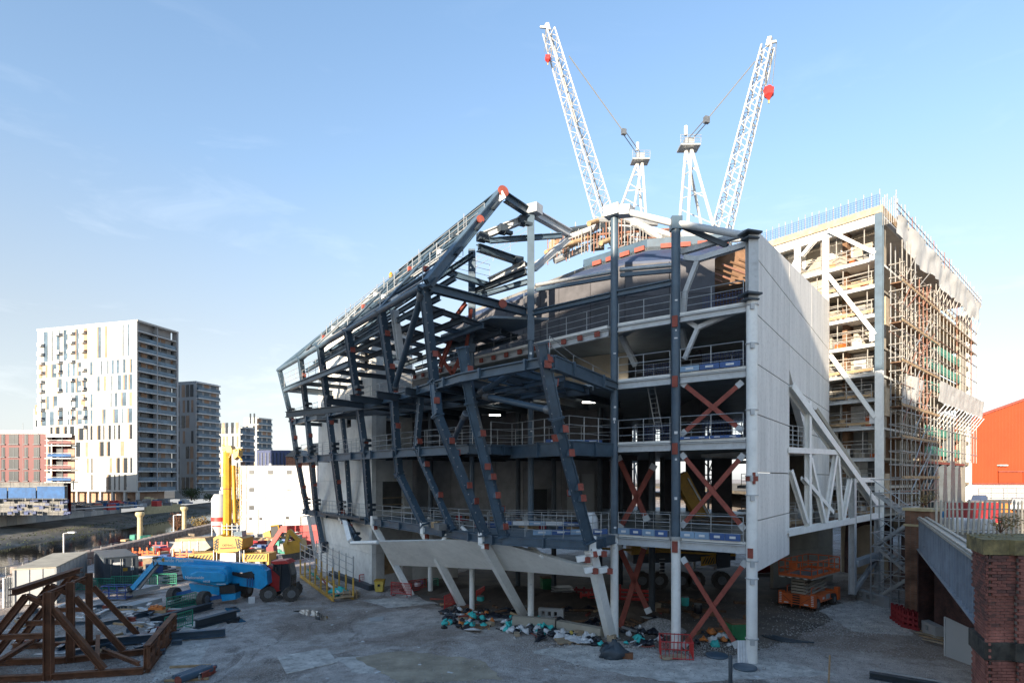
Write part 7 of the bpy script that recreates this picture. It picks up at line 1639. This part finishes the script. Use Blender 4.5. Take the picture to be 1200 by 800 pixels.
for k in range(5): plastic_barrier('red plastic barrier leaning in the stack by the viaduct wall', 1054+k*3.4, 727+k*2.4, -1.2, 'red_deep', 1.15, 1.1, 'red barriers stacked by the viaduct wall')
t = thing('wheelie_bin', 'yellow bin standing beside red mesh barriers', 'bin', G(445, 693)); c = G(445, 693)
mb = MB(); mb.hexa([c+V((x*.3, y*.3, .06)) for x, y in ((-1, -1), (1, -1), (1, 1), (-1, 1))], [c+V((x*.38, y*.38, .95)) for x, y in ((-1, -1), (1, -1), (1, 1), (-1, 1))]); mb.build('body', 'bag_yellow', t); mb = MB(); mb.box(c+V((0, 0, .953)), .82, .82, .08); mb.build('lid', 'yellow', t); mb = MB(); mb.box(c+V((0, -.36, .5)), .2, .06, .2); mb.build('label', 'black', t)
for px, py, m_, l in ((490, 690, 'bag_white', 'white bucket near the red mesh barriers'), (496, 688, 'blue_banner', 'blue bucket near the red mesh barriers'), (818, 718, 'bag_black', 'black drum under the X braced bay'), (803, 709, 'teal', 'teal drum under the X braced bay'), (563, 708, 'teal', 'teal drum by the white post')):
    c = G(px, py); t = thing('drum', l, 'drum', c); mb = MB(); mb.lathe(c, [(.26, 0), (.29, .2), (.29, .55), (.26, .62)], 12); mb.build('body', m_, t); mb = MB(); mb.lathe(c+V((0, 0, .622)), [(.27, 0), (.27, .05)], 12); mb.build('lid', 'galv_dark', t)
# blue discs, bollard, white tubes
for px, py, l in ((840, 769, 'flat dark blue disc lying left of the dark post'), (873, 783, 'flat dark blue disc lying right of the dark post')):
    mb = MB(); mb.lathe(G(px, py, .0), [(.55, .01), (.58, .06), (.56, .13), (.1, .16)], 20); tag(mb.build('disc', 'steel_slate'), l, 'disc', None)
mb = MB(); c = G(856, 803); mb.lathe(c, [(.09, 0), (.09, 1.35), (.05, 1.4)], 12); tag(mb.build('bollard', 'steel_dark'), 'slim dark post standing at the bottom edge before the right column', 'post')
for i in range(4): c = G(866+i*3, 776, 0); mb = MB(); mb.tube(c, c+V((.12, .35, 1.05)), .075, 10); tag(mb.build('pipe', 'bag_white'), 'white plastic pipe leaning against the right front column', 'pipe', 'white pipes leaning on the right front column')
for i in range(4):
    a = G(893+i*4, 744, .06); mb = MB(); mb.poly([a, a+V((.25+.1*i, -.7, 0)), a+V((.7+.15*i, -1.25, 0)), a+V((1.3+.15*i, -1.5, 0))], .05, 6); tag(mb.build('cable', 'steel_dark'), 'dark cable duct curling on the ground right of the column', 'cable', 'cable ducts right of the column')
t = thing('tarpaulin_bundle', 'dark blue tarpaulin bundle with a rusty steel end on the ground', 'bundle', G(724, 770))
o = bpy.data.objects.new('tarpaulin', sack('steel_dark', 9)); C.objects.link(o); o.parent = t; o.scale = (.75, .45, .55); o.location = (-.2, 0, .2); OFF[o] = V(); mb = MB(); c = G(735, 771); mb.box(c, .6, .35, .3, -.25); mb.build('steel_end', 'rust', t)

# ---- orange scissor lift
t = thing('scissor_lift', 'large orange rough terrain scissor lift with its caged platform slightly raised', 'scissor lift', (0, 0, 0))
Lx, Wy = 4.7, 2.25
def B_(c, sx, sy, sz, name, m_, parent=None): mb = MB(); mb.box(c, sx, sy, sz); return mb.build(name, m_, parent or t)
B_((0, 0, .42), 3.9, 1.55, .5, 'chassis', 'lift_orange'); B_((-2.15, 0, .35), .5, 2.25, .75, 'end_body', 'lift_orange'); B_((2.1, 0, .4), .5, 2.2, .62, 'end_body', 'lift_orange')
for s_ in (-1, 1): B_((0, s_*.9, .5), 2.9, .5, .5, 'side_box', 'lift_orange'); B_((-2.2, s_*1.12, .3), .42, .3, .95, 'outrigger', 'lift_orange'); B_((2.2, s_*1.12, .3), .42, .3, .95, 'outrigger', 'lift_orange')
for x in (-1.55, 1.55):
    for s_ in (-1, 1): wheel(t, (x, s_*1.02, .42), (0, 1, 0), .42, .34)
for i in range(5): B_((-2.42, 0, .3+i*.17), .03, .5, .09, 'step', 'black')
for s_ in (-.3, .3): mb = MB(); mb.tube((-2.46, s_, .2), (-2.46, s_, 1.1), .025, 5); mb.build('ladder_rail', 'lift_orange', t)
for s_ in (-1, 1):
    mb = MB(); mb.beam((-2.413, s_*.35, .5), (-2.413, s_*.95, .95), .02, .03); mb.build('panel_line', 'primer_dark', t)
    for k in range(6): B_((-2.42, s_*1.12-.0, .42+k*.13), .02, .16, .06, 'reflective_mark', 'bag_white')
    B_((-2.418, s_*.7, .42), .015, .3, .08, 'label', 'bag_white')
B_((.3, -1.16, .62), .7, .02, .34, 'control_panel', 'galv'); B_((-.5, -1.158, .68), .3, .015, .16, 'label', 'bag_white'); B_((1.1, -1.16, .6), .5, .02, .3, 'vent', 'black')
for k in range(4):
    for s_ in (-.5, .5):
        z0 = .98+k*.28; mb = MB(); mb.beam((-1.7, s_, z0), (1.7, s_, z0+.26), .1, .12); mb.beam((-1.7, s_*.8, z0+.26), (1.7, s_*.8, z0), .1, .12); mb.build('scissor_arm', 'cream_wall' if k < 4 else 'galv', t)
for k in range(5): B_((-1.85, .0, 1.12+k*.22), .4, 1.0, .15, 'arm_end', 'cream_wall')
for s_ in (-.85, .85): mb = MB(); mb.tube((-1.9, s_, 1.1), (-1.9, s_, 1.6), .03, 6); mb.tube((-1.9, s_, 1.6), (-1.4, s_, 1.6), .03, 6); mb.build('handrail', 'lift_orange', t)
B_((0, 0, 2.28), 5.2, 2.3, .1, 'platform', 'cream_wall'); B_((0, 0, 2.383), 5.0, 2.15, .02, 'platform_floor', 'galv')
for x0, y0, x1, y1 in ((-2.6, -1.15, 2.6, -1.15), (-2.6, 1.15, 2.6, 1.15), (-2.6, -1.15, -2.6, 1.15), (2.6, -1.15, 2.6, 1.15)):
    for z in (2.95, 3.5): mb = MB(); mb.tube((x0, y0, z), (x1, y1, z), .04, 6); mb.build('guard_rail', 'lift_orange', t)
    mb = MB(); mb.beam((x0, y0, 2.5), (x1, y1, 2.5), .03, .2); mb.build('kick_board', 'lift_orange', t)
    n = 5 if x0 != x1 else 3
    for i in range(n+1): k = i/n; mb = MB(); mb.tube((x0+(x1-x0)*k, y0+(y1-y0)*k, 2.4), (x0+(x1-x0)*k, y0+(y1-y0)*k, 3.52), .038, 6); mb.build('guard_post', 'lift_orange', t)
B_((-2.66, .1, 2.95), .08, .5, .5, 'control_box', 'lift_orange')
for k in range(8): B_((-2.62, -1.0+k*.27, 2.29), .02, .16, .07, 'decal', 'bag_white' if k % 2 else 'black')
ax_ = V((.75, .66, 0)); place(t, G(933, 714)+ax_*2.4, math.atan2(.66, .75))
mb = MB(); c = G(897, 672); mb.tube(c+V((-1.2, 0, .6)), c+V((1.8, .8, .6)), .55, 16); o = tag(mb.build('fuel_tank', 'red_deep'), 'dark red cylindrical tank lying behind the scissor lift', 'tank'); mb = MB(); mb.box(c+V((.6, -.45, .5)), .5, .05, .3, .25); mb.build('tank_label', 'bag_white', o)

# ---- yellow crane parked inside the frame
t = thing('mobile_crane', 'amber mobile crane parked in the dark under the steel frame, boom slanting up', 'crane', (13, 50, 0)); d = 49
mb = MB(); mb.side([(742, 640), (862, 636), (862, 656), (742, 660)], d+1, 2.5); mb.build('carrier', 'container_dark', t); mb = MB(); mb.side([(740, 637), (786, 634), (786, 646), (740, 650)], d+.9, 2.4); mb.build('cab_deck', 'yellow', t)
for px in (752, 772, 798, 815, 845): p = P(px, 668, d+.9); wheel(t, (p.x, p.y, .75), (0, 1, 0), .75, .6)
mb = MB(); mb.side([(822, 652), (839, 650), (839, 660), (822, 663)], d+.7, .2); mb.build('hazard_board', 'yellow', t); stripes(t, ((823, 652.5), (838, 660)), d+.68, 5, 1.2); mb = MB(); mb.side([(840, 640), (856, 638), (856, 664), (840, 666)], d+.6, 2.2); mb.build('engine_box', 'container_dark', t)
mb = MB(); mb.beam(P(796, 556, d+2), P(828, 616, d+2), 1.1, 1.2); mb.build('boom', 'yellow', t); mb = MB(); mb.beam(P(806, 560, d+1.4), P(832, 606, d+1.4), .12, .14); mb.build('boom_rope_rail', 'galv', t)
mb = MB(); mb.beam(P(700, 642, d+.8), P(862, 650, d+.8), .14, .18); mb.build('marker_rail', 'yellow', t)
for k in range(5): mb = MB(); p = P(776, 655+k*4, d+.6); mb.box(p, .5, .08, .06); mb.build('step', 'galv', t)

# ---- right edge bits
t = thing('site_board', 'white flat board propped against the near abutment', 'board', G(1120, 775)); mb = MB(); mb.sheet([P(1107, 768, 31), P(1140, 780, 29.3), P(1139, 737, 29.6), P(1107, 722, 31.4)], (.06, .05, 0)); mb.build('face', 'cabin_white', t); mb = MB(); mb.beam(P(1107, 768, 31)-V((.03, .03, 0)), P(1107, 722, 31.4)-V((.03, .03, 0)), .06, .06); mb.build('frame', 'galv', t)
for i in range(4): a = G(1070+i*4, 736+i*4, .05+.05*i); mb = MB(); mb.beam(a, a+V((1.1, -2.2, 0)), .25, .05); tag(mb.build('scaffold_board', 'timber_pale' if i % 2 else 'timber'), 'loose scaffold board lying by the white slotted block', 'board', 'scaffold boards by the abutment')
t = thing('steel_beam', 'dark beam with pale flange lying at the bottom right corner', 'beam', G(1060, 796)); a, b = G(1019, 790, .15), G(1112, 806, .15); mb = MB(); mb.ib(a, b, .34, .3, .05); mb.build('beam', 'steel_dark', t); mb = MB(); mb.beam(a+V((.1, .2, .19)), b+V((.1, .2, .19)), .07, .06); mb.build('edge_strip', 'cabin_white', t)
c = G(971, 800); mb = MB(); mb.tube(c, c+V((.06, 0, 1.3)), .045, 6); tag(mb.build('marker_post', 'timber'), 'thin wooden marker post at the bottom edge on the right', 'post')

# ---- clutter on the far left of the yard
t = thing('skip', 'open rust topped grey skip with sloping ends behind the boom lift', 'skip', G(222, 652)); d = 70
mb = MB(); mb.side([(200, 643), (206, 633), (240, 632), (247, 641), (240, 645), (203, 646)], d, 2.2); mb.build('body', 'roof_buff', t); mb = MB(); mb.side([(205, 631), (240, 630), (241, 633), (205, 634)], d-.1, 2.4); mb.build('rim', 'timber', t)
for x in (212, 221, 231): mb = MB(); mb.side([(x, 634), (x+1, 634), (x+1, 645), (x, 645)], d-.08, .1); mb.build('rib', 'galv', t)
for i, (px, py, m_, l) in enumerate(((168, 648, 'lift_orange', 'tall orange plastic barrier beside the river wall'), (186, 640, 'red', 'red plastic barrier left of the skip'), (215, 650, 'lift_orange', 'orange plastic barrier right in front of the skip'), (177, 652, 'lift_orange', 'low orange plastic barrier behind the boom lift jib'))):
    plastic_barrier(l, px, py+6, yr.uniform(-.4, .4), m_, 2.4, 1.3)
cl = [('galv', 'grey'), ('cabin_white', 'white'), ('timber', 'tan'), ('red_deep', 'red'), ('net_green', 'green'), ('container_dark', 'dark'), ('blue_banner', 'blue'), ('timber_pale', 'pale timber')]
for i in range(150):
    m_, w_ = yr.choice(cl); z_ = i % 2
    px, py = (yr.uniform(140, 250), yr.uniform(632, 672)) if z_ else (yr.uniform(285, 345), yr.uniform(624, 650))
    p = G(px, py); mb = MB(); s_ = yr.uniform(.5, 1.9); mb.box(p, s_, s_*yr.uniform(.3, .8), yr.uniform(.2, 1.1), yr.random()*3); l_ = f'{w_} pack of site material '+('between the river wall and the boom lift' if z_ else 'between the yellow crane and the far red telehandler')
    tag(mb.build('material_pack', m_), l_, 'material', l_+' group')
for i in range(10):
    a = G(yr.uniform(165, 205), yr.uniform(664, 684), .1); mb = MB(); mb.beam(a, a+V((1.2, 2.6, .1)), .3, .12); tag(mb.build('steel_beam', yr.choice(['steel_dark'])), 'dark steel length lying behind the boom lift jib', 'beam', 'dark steel lengths behind the boom lift jib')
t = thing('palisade_fence', 'grey palisade fence running off the left edge beside the white cabin', 'fence', (-36, 40, 0))
for i in range(13): p = G(4+i*2.6, 712-i*.5, 0); mb = MB(); mb.beam(p, p+V((0, 0, 2.2)), .05, .1, (1, 0, 0)); mb.build('pale', 'galv', t)
for z in (.4, 1.8): mb = MB(); mb.beam(G(0, 712.5, 0)+V((0, .1, z)), G(37, 705.5, 0)+V((0, .1, z)), .05, .05); mb.build('rail', 'galv', t)
t = thing('boundary_fence', 'rail and post fence along the top of the left river bank wall', 'fence', (-46, 55, 0))
for i in range(14): y0 = 40+i*2.2; p = V((bx(.4, y0), y0, 0)); mb = MB(); mb.tube(p, p+V((0, 0, 1.8)), .04, 6); mb.build('post', 'galv_dark', t)
for z in (1.0, 1.75): mb = MB(); mb.tube((bx(.4, 38), 38, z), (bx(.4, 70), 70, z), .03, 5); mb.build('rail', 'galv_dark', t)
for i in range(14):
    p = G(yr.uniform(215, 900), yr.uniform(705, 795), .005); mb = MB(); mb.box(p, yr.uniform(.1, .35), yr.uniform(.08, .2), .02, yr.random()*3); tag(mb.build('litter_scrap', 'bag_white'), 'white scrap of litter lying loose on the open yard', 'litter', 'white scraps on the open yard')
p = G(295, 706); mb = MB(); mb.box(p, .45, .35, .45, .4); tag(mb.build('carton', 'bag_white'), 'white carton standing right of the boom lift wheels', 'carton')
